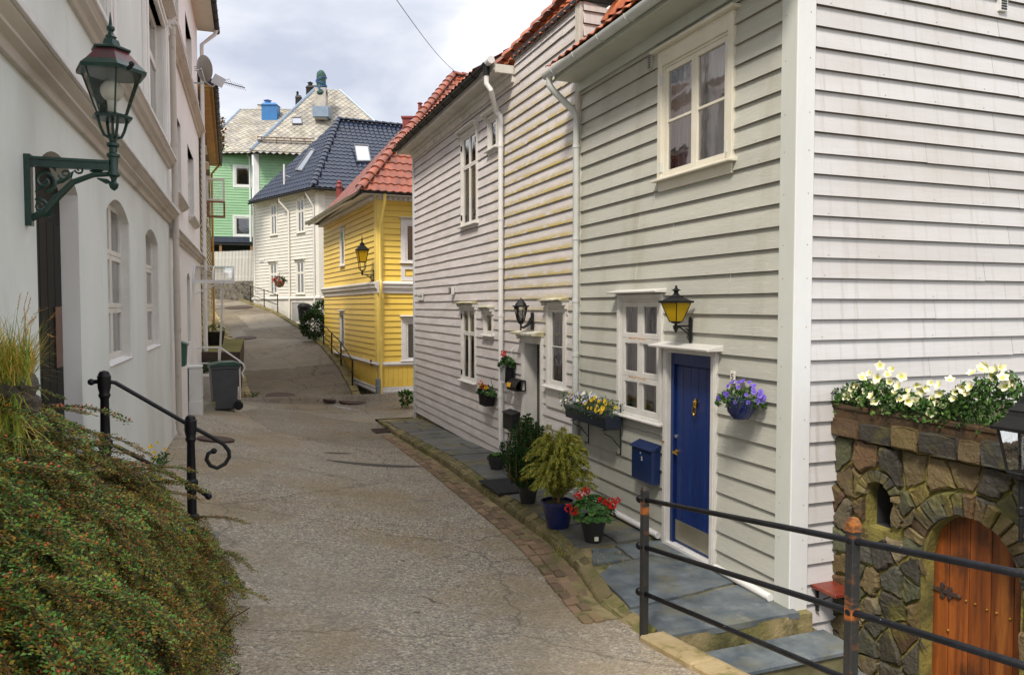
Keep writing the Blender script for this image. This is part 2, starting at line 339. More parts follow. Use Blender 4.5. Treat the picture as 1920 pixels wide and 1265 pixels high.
def roofplane(name,parent,P,mat_,w=.22,h=.34,amp=.028,seg=6,lift=.03,kind='pan',inset=0,thick=True):
    """P world points of a planar convex polygon, P[0]->P[1] is the eave"""
    P=[V(p) for p in P]; U=(P[1]-P[0]).normalized(); Nn=U.cross(P[2]-P[0]).normalized()
    if Nn.z<0: Nn=-Nn
    Vv=Nn.cross(U)
    if Vv.z<0: U=-U; Vv=-Vv; P=[P[1],P[0]]+P[2:][::-1]
    Nn=U.cross(Vv)
    if Nn.z<0: Nn=-Nn
    M_=Matrix(((U.x,Vv.x,Nn.x,P[0].x),(U.y,Vv.y,Nn.y,P[0].y),(U.z,Vv.z,Nn.z,P[0].z),(0,0,0,1)))
    if M_.determinant()<0:
        U=-U; M_=Matrix(((U.x,Vv.x,Nn.x,P[0].x),(U.y,Vv.y,Nn.y,P[0].y),(U.z,Vv.z,Nn.z,P[0].z),(0,0,0,1)))
    Q=[((p-P[0]).dot(U),(p-P[0]).dot(Vv)) for p in P]
    ar=sum(Q[i][0]*Q[(i+1)%len(Q)][1]-Q[(i+1)%len(Q)][0]*Q[i][1] for i in range(len(Q)))
    if ar<0: Q=Q[::-1]
    u0=min(q[0] for q in Q);u1=max(q[0] for q in Q);v0=min(q[1] for q in Q);v1=max(q[1] for q in Q)
    clips=[]
    for i in range(len(Q)):
        a,c=Q[i],Q[(i+1)%len(Q)]; d=(c[0]-a[0],c[1]-a[1])
        if math.hypot(*d)<1e-4: continue
        if abs(d[1])<1e-3 and a[1]<v0+1e-3: continue
        clips.append(((a[0],a[1],0),(d[1],-d[0],0)))
    b=MB()
    if kind=='pan':
        v=v0-.03
        def prof(x): # x 0..1 -> pantile s-curve
            return amp*(.5+.5*cos(2*PI*(x-.18)))**1.3
        while v<v1:
            u=u0
            while u<u1:
                du=uni(-.004,.004); dv=uni(-.008,.008); vs=[];fs=[]
                for k in range(seg+1):
                    x=k/seg; z=prof(x)
                    vs+=[(u+x*w,v+dv,z+lift-.012),(u+x*w,v+dv,z+lift),(u+x*w+du,v+h*1.02,z+.004)]
                for k in range(seg):
                    o=3*k; fs+=[(o,o+3,o+4,o+1),(o+1,o+4,o+5,o+2)]
                # side lip
                b.add(vs,fs); u+=w
            v+=h
    elif kind=='diamond':
        s=w; v=v0-.1; row=0
        while v<v1+h:
            u=u0-w+(row%2)*w/2
            while u<u1+w:
                z=.004; t=uni(.008,.014)
                b.add([(u,v,z),(u+w*.5,v-h,z+.022+t),(u+w,v,z),(u+w*.5,v+h,z-.004),(u,v,z-.02),(u+w*.5,v-h,z)],[(0,1,2,3),(4,5,1,0),(5,2,1)])
                u+=w
            v+=h; row+=1
    else:
        b.quad(*[(q[0],q[1],0) for q in Q[:4]])
    o=b.build(name,mat_,parent,M_,clips=clips,smooth=(kind=='pan'),auto=(kind=='pan'))
    if thick:
        d=MB(); n=len(Q); d.add([(a,c,.0) for a,c in Q]+[(a,c,-.10) for a,c in Q],[tuple(range(n)),tuple(range(2*n-1,n-1,-1))]+[((i+1)%n,i,n+i,n+(i+1)%n) for i in range(n)])
        d.build('roof_deck',DARK,o,M_)
    return o
def ridge(parent,p0,p1,m,r=.12,ln=.36,name='ridge_tiles',n=8):
    p0=V(p0);p1=V(p1); d=(p1-p0); Ln=d.length; d.normalize(); k=max(1,round(Ln/ln)); b=MB(); side=d.cross(V((0,0,1))).normalized(); up=side.cross(d)
    for i in range(k):
        a=p0+d*(Ln*i/k-.02); c=p0+d*(Ln*(i+1)/k+.03); vs=[];fs=[]
        for q,rr,lift in ((a,r*1.12,.02),(c,r*.92,.0)):
            for j in range(n+1):
                t=PI*j/n; vs.append(q+side*(rr*cos(t))+up*(rr*.8*sin(t)+lift))
        for j in range(n+1):
            t=PI*j/n; vs.append(a+side*((r*1.12-.02)*cos(t))+up*((r*1.12-.02)*.8*sin(t)+.02))
        for j in range(n): fs+=[(j,j+1,n+2+j,n+1+j),(j,2*n+2+j,2*n+3+j,j+1)]
        b.add(vs,fs)
    return b.build(name,m,parent,I4,smooth=True,auto=True)
def pipe(parent,pts,r,m,name='downpipe',F=None,joints=(),n=12):
    Mw=F.M if F else I4; b=MB(); b.tube(pts,r,n)
    for (p,q) in joints: b.tube([p,q],r*1.16,n)
    return b.build(name,m,parent,Mw,smooth=True,auto=True)
def text(s,size,m,parent,Mw,name='lettering',align='CENTER',ext=.001,sx=1):
    c=bpy.data.curves.new(name,'FONT'); c.body=s; c.size=size; c.extrude=ext; c.align_x=align; c.align_y='CENTER'
    o=bpy.data.objects.new('tmp',c); COL.objects.link(o); dg=bpy.context.evaluated_depsgraph_get()
    me=bpy.data.meshes.new_from_object(o.evaluated_get(dg)); bpy.data.objects.remove(o)
    me.materials.clear(); me.materials.append(m); t=bpy.data.objects.new(name,me)
    return link(t,parent,Mw@Matrix.Rotation(PI/2,4,'X')@Matrix.Diagonal((sx,1,1,1)))
# ---------------------------------------------------------------- layout of the street
e0=V((.355,-.935,0)).normalized(); d0=-e0; n0=V((.935,.355,0)).normalized()
def Q(q,t,z=0): return n0*q+d0*t+V((0,0,z))
def lerp(tab,x):
    if x<=tab[0][0]: return tab[0][1]
    for (a,p),(c,q) in zip(tab,tab[1:]):
        if x<=c: return p+(q-p)*(x-a)/(c-a)
    return tab[-1][1]
zRt=[(-8,1.7),(0,.62),(2,.36),(4.9,-.03),(7,-.13),(13,-.2),(17,-.30),(19.8,-.32),(21.7,-.21),(22.5,-.2)]
zLt=[(-8,1.8),(0,.8),(3,.58),(5,.46),(9,.36),(13,.32),(17,.28),(19,.29),(20.6,.12),(21.9,.0)]
def RZ(q,t):
    f=min(1,max(0,(q+1.3)/4.4)); f=f*f*(3-2*f); return lerp(zLt,t)*(1-f)+lerp(zRt,t)*f
kq=[(4.9,2.95),(5.7,2.98),(6.6,3.2),(7.5,3.33),(9,3.36),(12,3.42),(16.2,3.36)]
bq=[(5.3,2.62),(6.0,2.72),(7,2.9),(8,2.98),(12,3.05),(16,3.08)]
farR=[(665,750,21.5),(655,728,22.8),(634,690,25),(617,669,27),(602,651,28.7),(566,620,33),(517,590,37),(492,579,39),(467,570,41.5),(440,560,44),(395,547,48),(340,537,54)]
farL=[(470,745,20.9),(462,723,22.8),(455,690,25),(449,669,27),(443,651,28.7),(425,620,33),(405,590,37),(392,579,39),(378,570,41.5),(350,560,44),(300,547,48),(240,537,54)]
# ---------------------------------------------------------------- ground materials
def aggregate():
    m=bpy.data.materials.new('asphalt_exposed'); m.use_nodes=True; nt=m.node_tree; N=nt.nodes; L=nt.links; b=N['Principled BSDF']
    tc=N.new('ShaderNodeTexCoord')
    def vor(s):
        q=N.new('ShaderNodeTexVoronoi'); q.inputs['Scale'].default_value=s; L.new(tc.outputs['Object'],q.inputs[0]); return q
    def noise(s,d=6,r=.6,st=None):
        q=N.new('ShaderNodeTexNoise'); q.inputs['Scale'].default_value=s; q.inputs['Detail'].default_value=d; q.inputs['Roughness'].default_value=r
        if st:
            mp=N.new('ShaderNodeMapping'); mp.inputs['Scale'].default_value=st; L.new(tc.outputs['Object'],mp.inputs[0]); L.new(mp.outputs[0],q.inputs[0])
        else: L.new(tc.outputs['Object'],q.inputs[0])
        return q.outputs[0]
    def ramp(o,els):
        q=N.new('ShaderNodeValToRGB'); es=q.color_ramp.elements
        for i,(p,c) in enumerate(els):
            el=es[i] if i<2 else es.new(p); el.position=p; el.color=(*c,1) if isinstance(c,tuple) else (c,c,c,1)
        L.new(o,q.inputs[0]); return q.outputs[0]
    def mix(f,a,c,mode='MIX',k=None):
        q=N.new('ShaderNodeMixRGB'); q.blend_type=mode
        for i,x in ((0,f),(1,a),(2,c)):
            if hasattr(x,'links'): L.new(x,q.inputs[i])
            else: q.inputs[i].default_value=x if isinstance(x,(int,float)) else (*x,1)
        return q.outputs[0]
    v=vor(52); v2=vor(120)
    sp=N.new('ShaderNodeSeparateColor'); L.new(v.outputs['Color'],sp.inputs[0])
    base=ramp(sp.outputs[0],[(0,(.035,.032,.028)),(1,(.78,.72,.62)),(.28,(.09,.08,.07)),(.52,(.36,.325,.27)),(.8,(.38,.28,.15))])
    s2=N.new('ShaderNodeSeparateColor'); L.new(v2.outputs['Color'],s2.inputs[0])
    base=mix(.45,base,ramp(s2.outputs[0],[(0,(.035,.032,.028)),(1,(.66,.61,.53)),(.5,(.20,.18,.155))]))
    base=mix(ramp(noise(.55,8,.62),[(.47,0.),(.60,.6)]),base,(.25,.18,.085),'MIX')       # lichen-brown worn patches
    base=mix(ramp(noise(1.3,7,.7),[(.56,0.),(.66,.5)]),base,(.085,.072,.056))
    base=mix(ramp(noise(.23,4,.5),[(.35,.0),(.6,.35)]),base,(.38,.36,.33),'MIX')
    base=mix(ramp(noise(2.2,6,.75,(.35,1.6,1)),[(.62,0.),(.7,.55)]),base,(.05,.045,.04))
    # worn darker asphalt higher up the street (object y is metres from the near end)
    sx=N.new('ShaderNodeSeparateXYZ'); L.new(tc.outputs['Object'],sx.inputs[0])
    mr=N.new('ShaderNodeMapRange'); mr.inputs[1].default_value=17; mr.inputs[2].default_value=24; mr.inputs[4].default_value=.72
    L.new(sx.outputs[1],mr.inputs[0]); base=mix(mr.outputs[0],base,ramp(noise(.8,8,.7),[(.35,(.055,.044,.034)),(.65,(.15,.122,.09))]))
    cr=N.new('ShaderNodeTexVoronoi'); cr.feature='DISTANCE_TO_EDGE'; cr.inputs['Scale'].default_value=.42
    nn=N.new('ShaderNodeTexNoise'); nn.inputs['Scale'].default_value=3; L.new(tc.outputs['Object'],nn.inputs[0])
    ad=N.new('ShaderNodeMixRGB'); ad.blend_type='ADD'; ad.inputs[0].default_value=.35; L.new(tc.outputs['Object'],ad.inputs[1]); L.new(nn.outputs['Color'],ad.inputs[2]); L.new(ad.outputs[0],cr.inputs[0])
    crk=ramp(cr.outputs[0],[(.003,1.),(.010,0.)]); q=N.new('ShaderNodeMath'); q.operation='MULTIPLY'; L.new(crk,q.inputs[0]); L.new(mr.outputs[0],q.inputs[1])
    base=mix(q.outputs[0],base,(.02,.018,.015))
    # repair patches and oil spots
    vp=N.new('ShaderNodeTexVoronoi'); vp.inputs['Scale'].default_value=.33; vp.inputs['Randomness'].default_value=1; L.new(ad.outputs[0],vp.inputs[0]); s3=N.new('ShaderNodeSeparateColor'); L.new(vp.outputs['Color'],s3.inputs[0])
    base=mix(ramp(s3.outputs[1],[(.78,0.),(.80,.28)]),base,(.10,.092,.08)); base=mix(ramp(s3.outputs[2],[(.80,0.),(.82,.22)]),base,(.50,.47,.42))
    base=mix(ramp(noise(5.5,3,.5),[(.69,0.),(.74,.7)]),base,(.035,.03,.026))
    ce=N.new('ShaderNodeTexVoronoi'); ce.feature='DISTANCE_TO_EDGE'; ce.inputs['Scale'].default_value=.33; L.new(ad.outputs[0],ce.inputs[0]); base=mix(ramp(ce.outputs[0],[(.002,.45),(.006,0.)]),base,(.03,.027,.022))
    base=mix(1,base,(1.08,1.04,.97),'MULTIPLY'); base=mix(ramp(noise(.9,7,.7),[(.5,0.),(.66,.32)]),base,(.13,.105,.06))
    L.new(base,b.inputs['Base Color']); b.inputs['Roughness'].default_value=.82; b.inputs['Specular IOR Level'].default_value=.35
    bp=N.new('ShaderNodeBump'); bp.inputs['Strength'].default_value=.8; bp.inputs['Distance'].default_value=.006; L.new(v.outputs['Distance'],bp.inputs['Height']); bp.invert=True
    L.new(bp.outputs[0],b.inputs['Normal']); return m
ASPH=aggregate()
SLATE=mat('slate',(.085,.095,.095),(.17,.17,.155),nz=4,rough=.55,isl=.22,bump=.35,bs=14,dirt=[((.20,.17,.06),1.6,(1,1,1),.50,.66,.75),((.30,.30,.28),9,(1,1,1),.62,.74,.5),((.08,.10,.02),3,(1,1,1),.60,.70,.7)])
SLATEN=mat('slate_blue',(.075,.095,.115),(.17,.195,.205),nz=4,rough=.5,isl=.2,bump=.55,bs=9,dirt=[((.17,.155,.08),2.6,(1,1,1),.50,.68,.6),((.26,.27,.27),6,(1,1,1),.56,.7,.5),((.5,.5,.5),40,(1,1,1),.70,.74,.5)])
MORTAR=mat('mortar_mossy',(.36,.28,.14),(.14,.13,.04),nz=2.4,rough=.95,bump=.8,bs=25,bd=.02,dirt=[((.05,.055,.02),4,(1,1,1),.52,.68,.8)])
BRICK=mat('paving_brick',(.30,.18,.11),(.22,.15,.085),nz=5,rough=.8,isl=.4,bump=.6,bs=40,dirt=[((.16,.15,.04),2.0,(1,1,1),.50,.68,.6),((.34,.28,.16),6,(1,1,1),.6,.7,.4)])
KERBS=mat('kerb_stone_mossy',(.26,.20,.09),(.17,.14,.06),nz=4,rough=.85,isl=.4,bump=.8,bs=22,bd=.02,dirt=[((.11,.12,.02),2.5,(1,1,1),.48,.62,.8)])
KERBC=mat('kerb_concrete',(.46,.36,.20),(.34,.25,.12),nz=3,rough=.9,bump=.7,bs=20,bd=.015,dirt=[((.15,.15,.04),3,(1,1,1),.54,.66,.8),((.06,.05,.03),9,(1,1,1),.64,.72,.6)])
KERBY=mat('kerb_stone_ochre',(.36,.29,.15),(.24,.19,.09),nz=4,rough=.85,isl=.35,bump=.7,bs=22,dirt=[((.12,.13,.03),2,(1,1,1),.52,.66,.7)])
SOIL=mat('soil',(.05,.042,.025),(.09,.08,.035),nz=4,rough=.95,bump=.8,bs=20,bd=.03)
GRND=mat('ground_grass',(.08,.09,.03),(.12,.10,.05),nz=1,rough=.95,bump=.6,bs=8)
FOUND=mat('foundation_render',(.36,.34,.28),(.22,.20,.14),nz=1.5,rough=.9,bump=.6,bs=15,dirt=[((.12,.12,.03),2.2,(1,1,1),.50,.66,.8)])
FOUNDM=mat('foundation_mossy',(.20,.18,.09),(.10,.09,.04),nz=3,rough=.9,bump=.8,bs=15,dirt=[((.34,.28,.16),4,(1,1,1),.58,.70,.6)])
IRON=mat('cast_iron_rusty',(.10,.05,.035),(.06,.045,.04),nz=8,rough=.7,bump=.4,bs=60,metal=.3)
# ---------------------------------------------------------------- ground
Mst=Matrix(((n0.x,d0.x,0,0),(n0.y,d0.y,0,0),(0,0,1,0),(0,0,0,1)))   # street frame: x=q across, y=t along
def toS(p): return V((p.dot(n0),p.dot(d0),p.z))
st=[]
t=-8.
def near_right(t): return 2.97 if t<4.9 else lerp(kq,t)+.04
while t<18.7: st.append((V((-1.7,t,0)),V((near_right(t),t,0)))); t+=.35
for t in (18.72,19.1,19.5,19.9,20.3,20.7,21.1,21.5): st.append((V((-1.7,t,0)),V((3.45,t,0))))
rows=[]; KC=56
for a,c in st:
    r=[]; n=KC
    for k in range(n+1):
        f=(k/n) if c.x<5 else (k/n)**1.6
        p=a.lerp(c,f); r.append(V((p.x,p.y,RZ(p.x,p.y))))
    rows.append(r)
far=[]
for L_,R_ in zip(farL,farR):
    a=toS(at(*L_)); c=toS(at(*R_)); r=[]
    zz=(a.z+c.z)/2
    for k in range(KC+1):
        f=k/KC; p=a.lerp(c,f); r.append(p)
    if not far:
        for p in r: p.z=RZ(p.x,p.y)
    far.append(r)
rows.append([V((-1.7+(3.45+1.7)*k/16,21.62,RZ(-1.7+5.15*k/KC,21.62))) for k in range(KC+1)])
far=far[0:]
b=MB(); allr=rows+far
for r in allr: b.v.extend(r)
for i in range(len(allr)-1):
    for k in range(KC):
        o=i*(KC+1)+k; b.f.append((o,o+1,o+KC+2,o+KC+1)); b.m.append(0)
for t0,t1 in ((18.72,19.5),(19.5,20.3),(20.3,21.1),(21.1,21.5),(21.5,22.7)):
    for q0,q1 in ((3.45,5),(5,13)): b.quad((q0,t0,RZ(3.45,t0)),(q1,t0,RZ(3.45,t0)),(q1,t1,RZ(3.45,t1)),(q0,t1,RZ(3.45,t1)))
# skirts
for i in range(len(allr)-1):
    for k in (0,KC):
        p,q=allr[i][k],allr[i+1][k]; b.quad(p,q,q-V((0,0,2.2)),p-V((0,0,2.2)),1)
from mathutils.bvhtree import BVHTree
ROADT=BVHTree.FromPolygons([Mst@v for v in b.v],b.f)
def road_z(x,y):
    h=ROADT.ray_cast(V((x,y,20)),V((0,0,-1))); return h[0].z if h[0] else -.2
tag(b.build('road',[ASPH,SOIL],None,Mst,smooth=True),kind='structure')
# ground sheet out to the horizon
b=MB(); xs=[-900,-200,-60,-40,-30,-22,-16,-12,-8,-4,0,4,8,14,20,30,60,200,900]; ys=[-300,-60,-20,-8,0,4,8,12,16,20,24,28,32,36,40,45,50,60,90,200,900,2500]
def GZ(x,y):
    z=lerp([(-10,-1.15),(20,-1.0),(26,-.6),(34,.8),(42,2.0),(50,2.8),(80,5),(200,9),(2500,9)],y)
    return z
for y in ys:
    for x in xs: b.v.append(V((x,y,GZ(x,y))))
nx=len(xs)
for j in range(len(ys)-1):
    for i in range(nx-1): b.f.append((j*nx+i,j*nx+i+1,(j+1)*nx+i+1,(j+1)*nx+i)); b.m.append(0)
tag(b.build('ground',GRND,None,I4),kind='structure')
# stones laid along a line
def jbox(b,P,jit=.006,m=0):
    """8 corner points (4 bottom, 4 top)"""
    vs=[V(p)+V((uni(-jit,jit),uni(-jit,jit),uni(-jit,jit))) for p in P]
    b.add(vs,[(0,3,2,1),(4,5,6,7),(0,1,5,4),(1,2,6,5),(2,3,7,6),(3,0,4,7)],m)
b=MB(); t=5.35
while t<16.0:
    ln=uni(.17,.22); qa=lerp(bq,t); qb=lerp(kq,t)-.02; n=max(2,round((qb-qa)/.115))
    for k in range(n):
        a=qa+(qb-qa)*k/n; c=qa+(qb-qa)*(k+1)/n-.016; s=uni(-.05,.05); g=.018
        qa2=lerp(bq,t+ln); qb2=lerp(kq,t+ln)-.02; a2=qa2+(qb2-qa2)*k/n; c2=qa2+(qb2-qa2)*(k+1)/n-.016
        h=uni(.008,.020)-.012*(k==n-1)
        z0=RZ(a,t); z1=RZ(a2,t+ln)
        h+=uni(0,.008); jbox(b,[(a,t+s,z0-.05),(c,t+s,z0-.05),(c2,t+ln-g+s,z1-.05),(a2,t+ln-g+s,z1-.05),(a,t+s,z0+h),(c,t+s,z0+h),(c2,t+ln-g+s,z1+h),(a2,t+ln-g+s,z1+h)],.004)
    t+=ln
tag(b.build('brick_gutter',BRICK,None,Mst,bevel=.006),kind='structure')
b=MB(); t=5.35
while t<15.9:
    t2=min(t+.5,16); vs=[]
    for tt in (t,t2): vs+=[(lerp(bq,tt),tt,RZ(lerp(bq,tt),tt)+.004),(lerp(kq,tt),tt,RZ(lerp(kq,tt),tt)+.004)]
    b.quad(vs[0],vs[1],vs[3],vs[2]); t=t2
tag(b.build('gutter_bed',MORTAR,None,Mst),kind='structure')
def PZ(t): return lerp([(4.8,0.),(7,-.01),(12,-.04),(17.6,-.2)],t)    # pavement height
b=MB(); t=4.95
while t<16.2:
    ln=uni(.14,.22); g=.012; o=[]
    for tt in (t,t+ln-g):
        k=lerp(kq,tt); zr=RZ(k,tt); zp=PZ(tt)
        o.append(((k-.03,tt),(k+.13,tt),zr,zp))
    d=uni(-.012,.012)
    jbox(b,[(*o[0][0],o[0][2]-.1),(*o[0][1],o[0][2]-.1),(*o[1][1],o[1][2]-.1),(*o[1][0],o[1][2]-.1),
            (o[0][0][0]+.02,o[0][0][1],o[0][3]-.045+d),(*o[0][1],o[0][3]+.012+d),(*o[1][1],o[1][3]+.012+d),(o[1][0][0]+.02,o[1][0][1],o[1][3]-.045+d)],.009)
    t+=ln
tag(b.build('kerb',KERBS,None,Mst,bevel=.012),kind='structure')
b=MB(); t=4.84
while t<17.8:
    t2=t+.4; P=[]
    for tt in (t,t2): P.append((lerp(kq,tt)+.02,tt,PZ(tt)-.028)); P.append((4.5,tt,PZ(tt)-.028))
    b.quad(P[0],P[1],P[3],P[2]); b.quad(P[0],P[2],(P[2][0],P[2][1],-.5),(P[0][0],P[0][1],-.5)); t=t2
b.quad((4.5,4.84,-.03),(2.97,4.84,-.03),(2.97,4.84,-1.2),(4.5,4.84,-1.2))
tag(b.build('pavement_bed',MORTAR,None,Mst),kind='structure')
# slate flags
b=MB()
def flag(poly,th=.03,m=0):
    n=len(poly); c=[sum(p[i] for p in poly)/n for i in (0,1)]; dz=uni(-.004,.006); vs=[];
    sub=[]
    for i in range(n):
        p,q=poly[i],poly[(i+1)%n]; ks=5
        for k in range(ks):
            f=k/ks; j=.012 if k else 0
            sub.append((p[0]+(q[0]-p[0])*f+uni(-j,j),p[1]+(q[1]-p[1])*f+uni(-j,j)))
    sub=[(c[0]+(x-c[0])*.985,c[1]+(y-c[1])*.985) for x,y in sub]; n=len(sub)
    b.add([(x,y,PZ(y)+dz) for x,y in sub]+[(x,y,PZ(y)+dz-th) for x,y in sub],[tuple(range(n))]+[((i+1)%n,i,n+i,n+(i+1)%n) for i in range(n)],m)
def kk(t): return lerp(kq,t)+.14
flag([(kk(4.9)-.02,4.83),(4.37,4.83),(4.37,5.55),(3.7,5.45),(kk(5.4)-.04,5.38)],.05,1)
flag([(kk(5.42),5.42),(3.72,5.5),(4.36,5.6),(4.36,6.05),(3.95,6.5),(3.45,6.42),(kk(6.1),6.2)],.03,1)
flag([(4.36,6.1),(4.36,6.9),(3.8,6.95),(3.75,6.45),(3.98,6.53)],.03,1)
flag([(kk(6.3)+.05,6.5),(3.72,6.47),(3.76,6.85),(3.5,6.9)],.03,1)
t=7.02
while t<17.3:
    ln=uni(.42,.78); s=uni(-.14,.14); s2=uni(-.1,.1)
    if rnd.random()<.35:
        c=uni(3.8,4.1); flag([(kk(t),t),(c,t),(c,t+ln-.02),(kk(t+ln),t+ln-.02)]); flag([(c+.02,t),(4.36,t),(4.36,t+ln-.02),(c+.02,t+ln-.02)])
    else: flag([(kk(t),t),(4.36,t),(4.36,t+ln-.02),(kk(t+ln),t+ln-.02)])
    t+=ln
tag(b.build('pavement',[SLATE,SLATEN],None,Mst,recalc=False),kind='structure')
# kerb wall under the near railing, and the steps down to the yard
b=MB(); t=-3.5; 
while t<4.86:
    ln=min(uni(.7,1.2),4.88-t); t2=t+ln-.008; z=RZ(2.95,t)+.05; z2=RZ(2.95,t2)+.05
    jbox(b,[(2.88,t,-1.3),(3.1,t,-1.3),(3.1,t2,-1.3),(2.88,t2,-1.3),(2.88,t,z),(3.1,t,z),(3.1,t2,z2),(2.88,t2,z2)],.006); t+=ln
tag(b.build('kerb_wall',KERBC,None,Mst,bevel=.015),kind='structure')
b=MB(); z=-.0; t=4.80
for k in range(6):
    z-=.17; t2=t-.36
    b.box(3.1,4.62,t2+.02,t+.3,z-.9,z-.045,1); b.box(3.1,4.6,t2,t+.02,z-.045,z,0); t=t2
tag(b.build('steps',[SLATEN,FOUNDM],None,Mst,bevel=.01),kind='structure')
b=MB(); b.box(3.1,9,-6,4.6,-1.12,-1.06); tag(b.build('yard',SLATE,None,Mst),kind='structure')
# kerbs of the upper street
def kerbline(name,pts,w,h,m,below=.9,side=1,ln=.3,rows=1):
    b=MB(); P=[toS(at(*p)) for p in pts]
    for p,q in zip(P,P[1:]):
        L_=(q-p).length; n=max(1,int(L_/ln)); dv=(q-p).normalized(); sd=V((dv.y,-dv.x,0)).normalized()*side
        for k in range(n):
            a=p.lerp(q,k/n); c=p.lerp(q,(k+1)/n)-dv*.02
            for r in range(rows):
                o0=sd*(w*r/rows-.01); o1=sd*(w*(r+1)/rows-.02); hh=h*(1+.5*r)+uni(-.015,.015); Z=V((0,0,1))
                jbox(b,[a+o0-Z*below,a+o1-Z*below,c+o1-Z*below,c+o0-Z*below,a+o0+Z*hh,a+o1+Z*hh,c+o1+Z*hh,c+o0+Z*hh],.012)
    return tag(b.build(name,m,None,Mst,bevel=.015),kind='structure')
kerbline('kerb_upper_right',farR[:8],.24,.10,KERBS,1.2,1,.55)
kerbline('kerb_upper_far',farR[7:],.24,.10,KERBS,1.2,1,.8)
kerbline('kerb_upper_left',farL[:8],.50,.12,KERBY,.9,-1,.20,3)
# ================================================================= grey-green corner house
GF=Fr((2.319,6.184),e0); gs=V((.935,.355,0)); GS=Fr((2.319,6.184),gs)
grey=thing('wooden_house','grey-green clapboard house with blue plank door and a white side wall','house',T(2.319,6.184,0))
ug=-3.97
dl,_=GF.uz(1257,850); dr,_=GF.uz(1339,850); dt=GF.z(1339,668); dz=.03
wl=GF.u(1167,650); wr=GF.u(1242,650); wb=(GF.z(1167,770)+GF.z(1242,794))/2; wt=(GF.z(1167,556)+GF.z(1242,566))/2
ul=GF.u(1247,200); ur=GF.u(1371,200); ub=(GF.z(1247,333)+GF.z(1369,303))/2; ut=(GF.z(1247,124)+GF.z(1371,62))/2
clap('wall',grey,GF,G_FRONT,ug,-.14,.0,5.52,.187,seam=SEAM_SHADE_L,holes=[(dl,dr,-.02,dt,.16),(wl,wr,wb,wt),(ul,ur,ub,ut)],joint=3.2)
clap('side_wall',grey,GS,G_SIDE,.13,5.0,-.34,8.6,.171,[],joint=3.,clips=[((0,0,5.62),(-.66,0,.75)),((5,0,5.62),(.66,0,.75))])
corner_boards(grey,GF,-.150,.034,-.42,5.5,mat('paint_corner_green',(.60,.62,.58),(.54,.56,.51),nz=2,rough=.5,bump=.3,bs=20,st=(1,1,.3),dirt=[((.26,.25,.10),1.2,(1,1,.5),.60,.75,.6)]),out=.036)
corner_boards(grey,GS,-.034,.150,-.42,5.7,mat('paint_corner_white',(.74,.75,.76),(.68,.69,.69),nz=2,rough=.5,bump=.3,bs=20,st=(1,1,.3),dirt=[((.35,.33,.2),1.2,(1,1,.5),.62,.75,.5)]),out=.040)
b=MB(); b.box(ug,.0,-.0,.3,-1.2,-.0); b.box(0,5,.02,.3,-1.3,-.34,0,GF.M.inverted()@GS.M); b.build('foundation',FOUNDM,grey,GF.M)
# white pipe running along the foot of the wall
pipe(grey,[(ug+.1,-.06,.045),(dl-.13,-.06,.045)],.035,PIPEW,'base_pipe',GF); pipe(grey,[(dr+.12,-.06,.03),(-.16,-.06,.02)],.035,PIPEW,'base_pipe',GF)
pipe(grey,[(.16,-.05,-.40),(.50,-.05,-.40)],.03,PIPEW,'base_pipe',GS)
# eave: soffit, fascia, gutter
b=MB(); b.box(ug-.02,.2,-.36,.0,5.40,5.43); b.box(ug-.02,.2,-.385,-.36,5.40,5.56); b.box(ug,.0,-.06,-.03,5.28,5.40)
b.build('eave',mat('paint_eave',(.52,.54,.47),(.46,.48,.41),nz=3,rough=.5),grey,GF.M,bevel=.004,recalc=True)
b=MB(); b.prism([(-.36,5.53),(-.36,5.45),(4.9,5.45),(2.3,7.55)],-.02,.0,'x'); 
gutter(grey,GF,ug-.12,.25,.455,5.49,.068,PIPE)
pipe(grey,[(ug-.02,-.455,5.46),(ug-.02,-.455,5.34),(ug+.0,-.40,5.26),(ug+.01,-.12,5.03),(ug+.01,-.085,4.95),(ug+.01,-.085,.10)],.042,PIPE,'downpipe',GF,
  [((ug+.01,-.085,4.6),(ug+.01,-.085,4.56)),((ug+.01,-.085,2.6),(ug+.01,-.085,2.56)),((ug+.01,-.085,1.9),(ug+.01,-.085,1.85)),((ug+.01,-.085,3.4),(ug+.01,-.085,3.37))])
sl_=math.tan(R(36))
P=[GF.w(ug-.08,.43,5.56),GF.w(.28,.43,5.56),GF.w(.28,-2.4,5.56+2.83*sl_),GF.w(ug-.08,-2.4,5.56+2.83*sl_)]
roofplane('roof',grey,P,TERRA,.20,.33)
P=[GF.w(.28,-5.3,5.5),GF.w(ug-.08,-5.3,5.5),GF.w(ug-.08,-2.4,5.56+2.83*sl_),GF.w(.28,-2.4,5.56+2.83*sl_)]
roofplane('roof_back',grey,P,TERRA,.20,.33)
b=MB(); bs_=MB(); r9=random.Random(4)
for k in range(30):
    z_=.018+.187*k
    for u_ in (-.45,-1.15,-1.8,-2.5,-3.2,-3.85):
        if r9.random()<.45 and z_<5.2 and not any(a-.1<u_<c+.1 and d-.1<z_<e+.15 for a,c,d,e in ((dl,dr,-1,dt),(wl,wr,wb,wt),(ul,ur,ub,ut))): uu=u_+r9.uniform(-.03,.03); b.box(uu-.004,uu+.004,-.0305,-.02,z_,z_+.006)
for k in range(46):
    z_=-.34+.02+.171*k
    for u_ in (.30,.9,1.5,2.1,2.7,3.3):
        if r9.random()>.4: continue
        uu=u_+r9.uniform(-.03,.03); bs_.box(uu-.004,uu+.004,-.0305,-.02,z_,z_+.006)
for q in range(16): zz=-.2+q*.36+r9.uniform(-.05,.05); b.box(-.10,-.092,-.038,-.03,zz,zz+.008); bs_.box(.09,.098,-.042,-.03,zz,zz+.008)
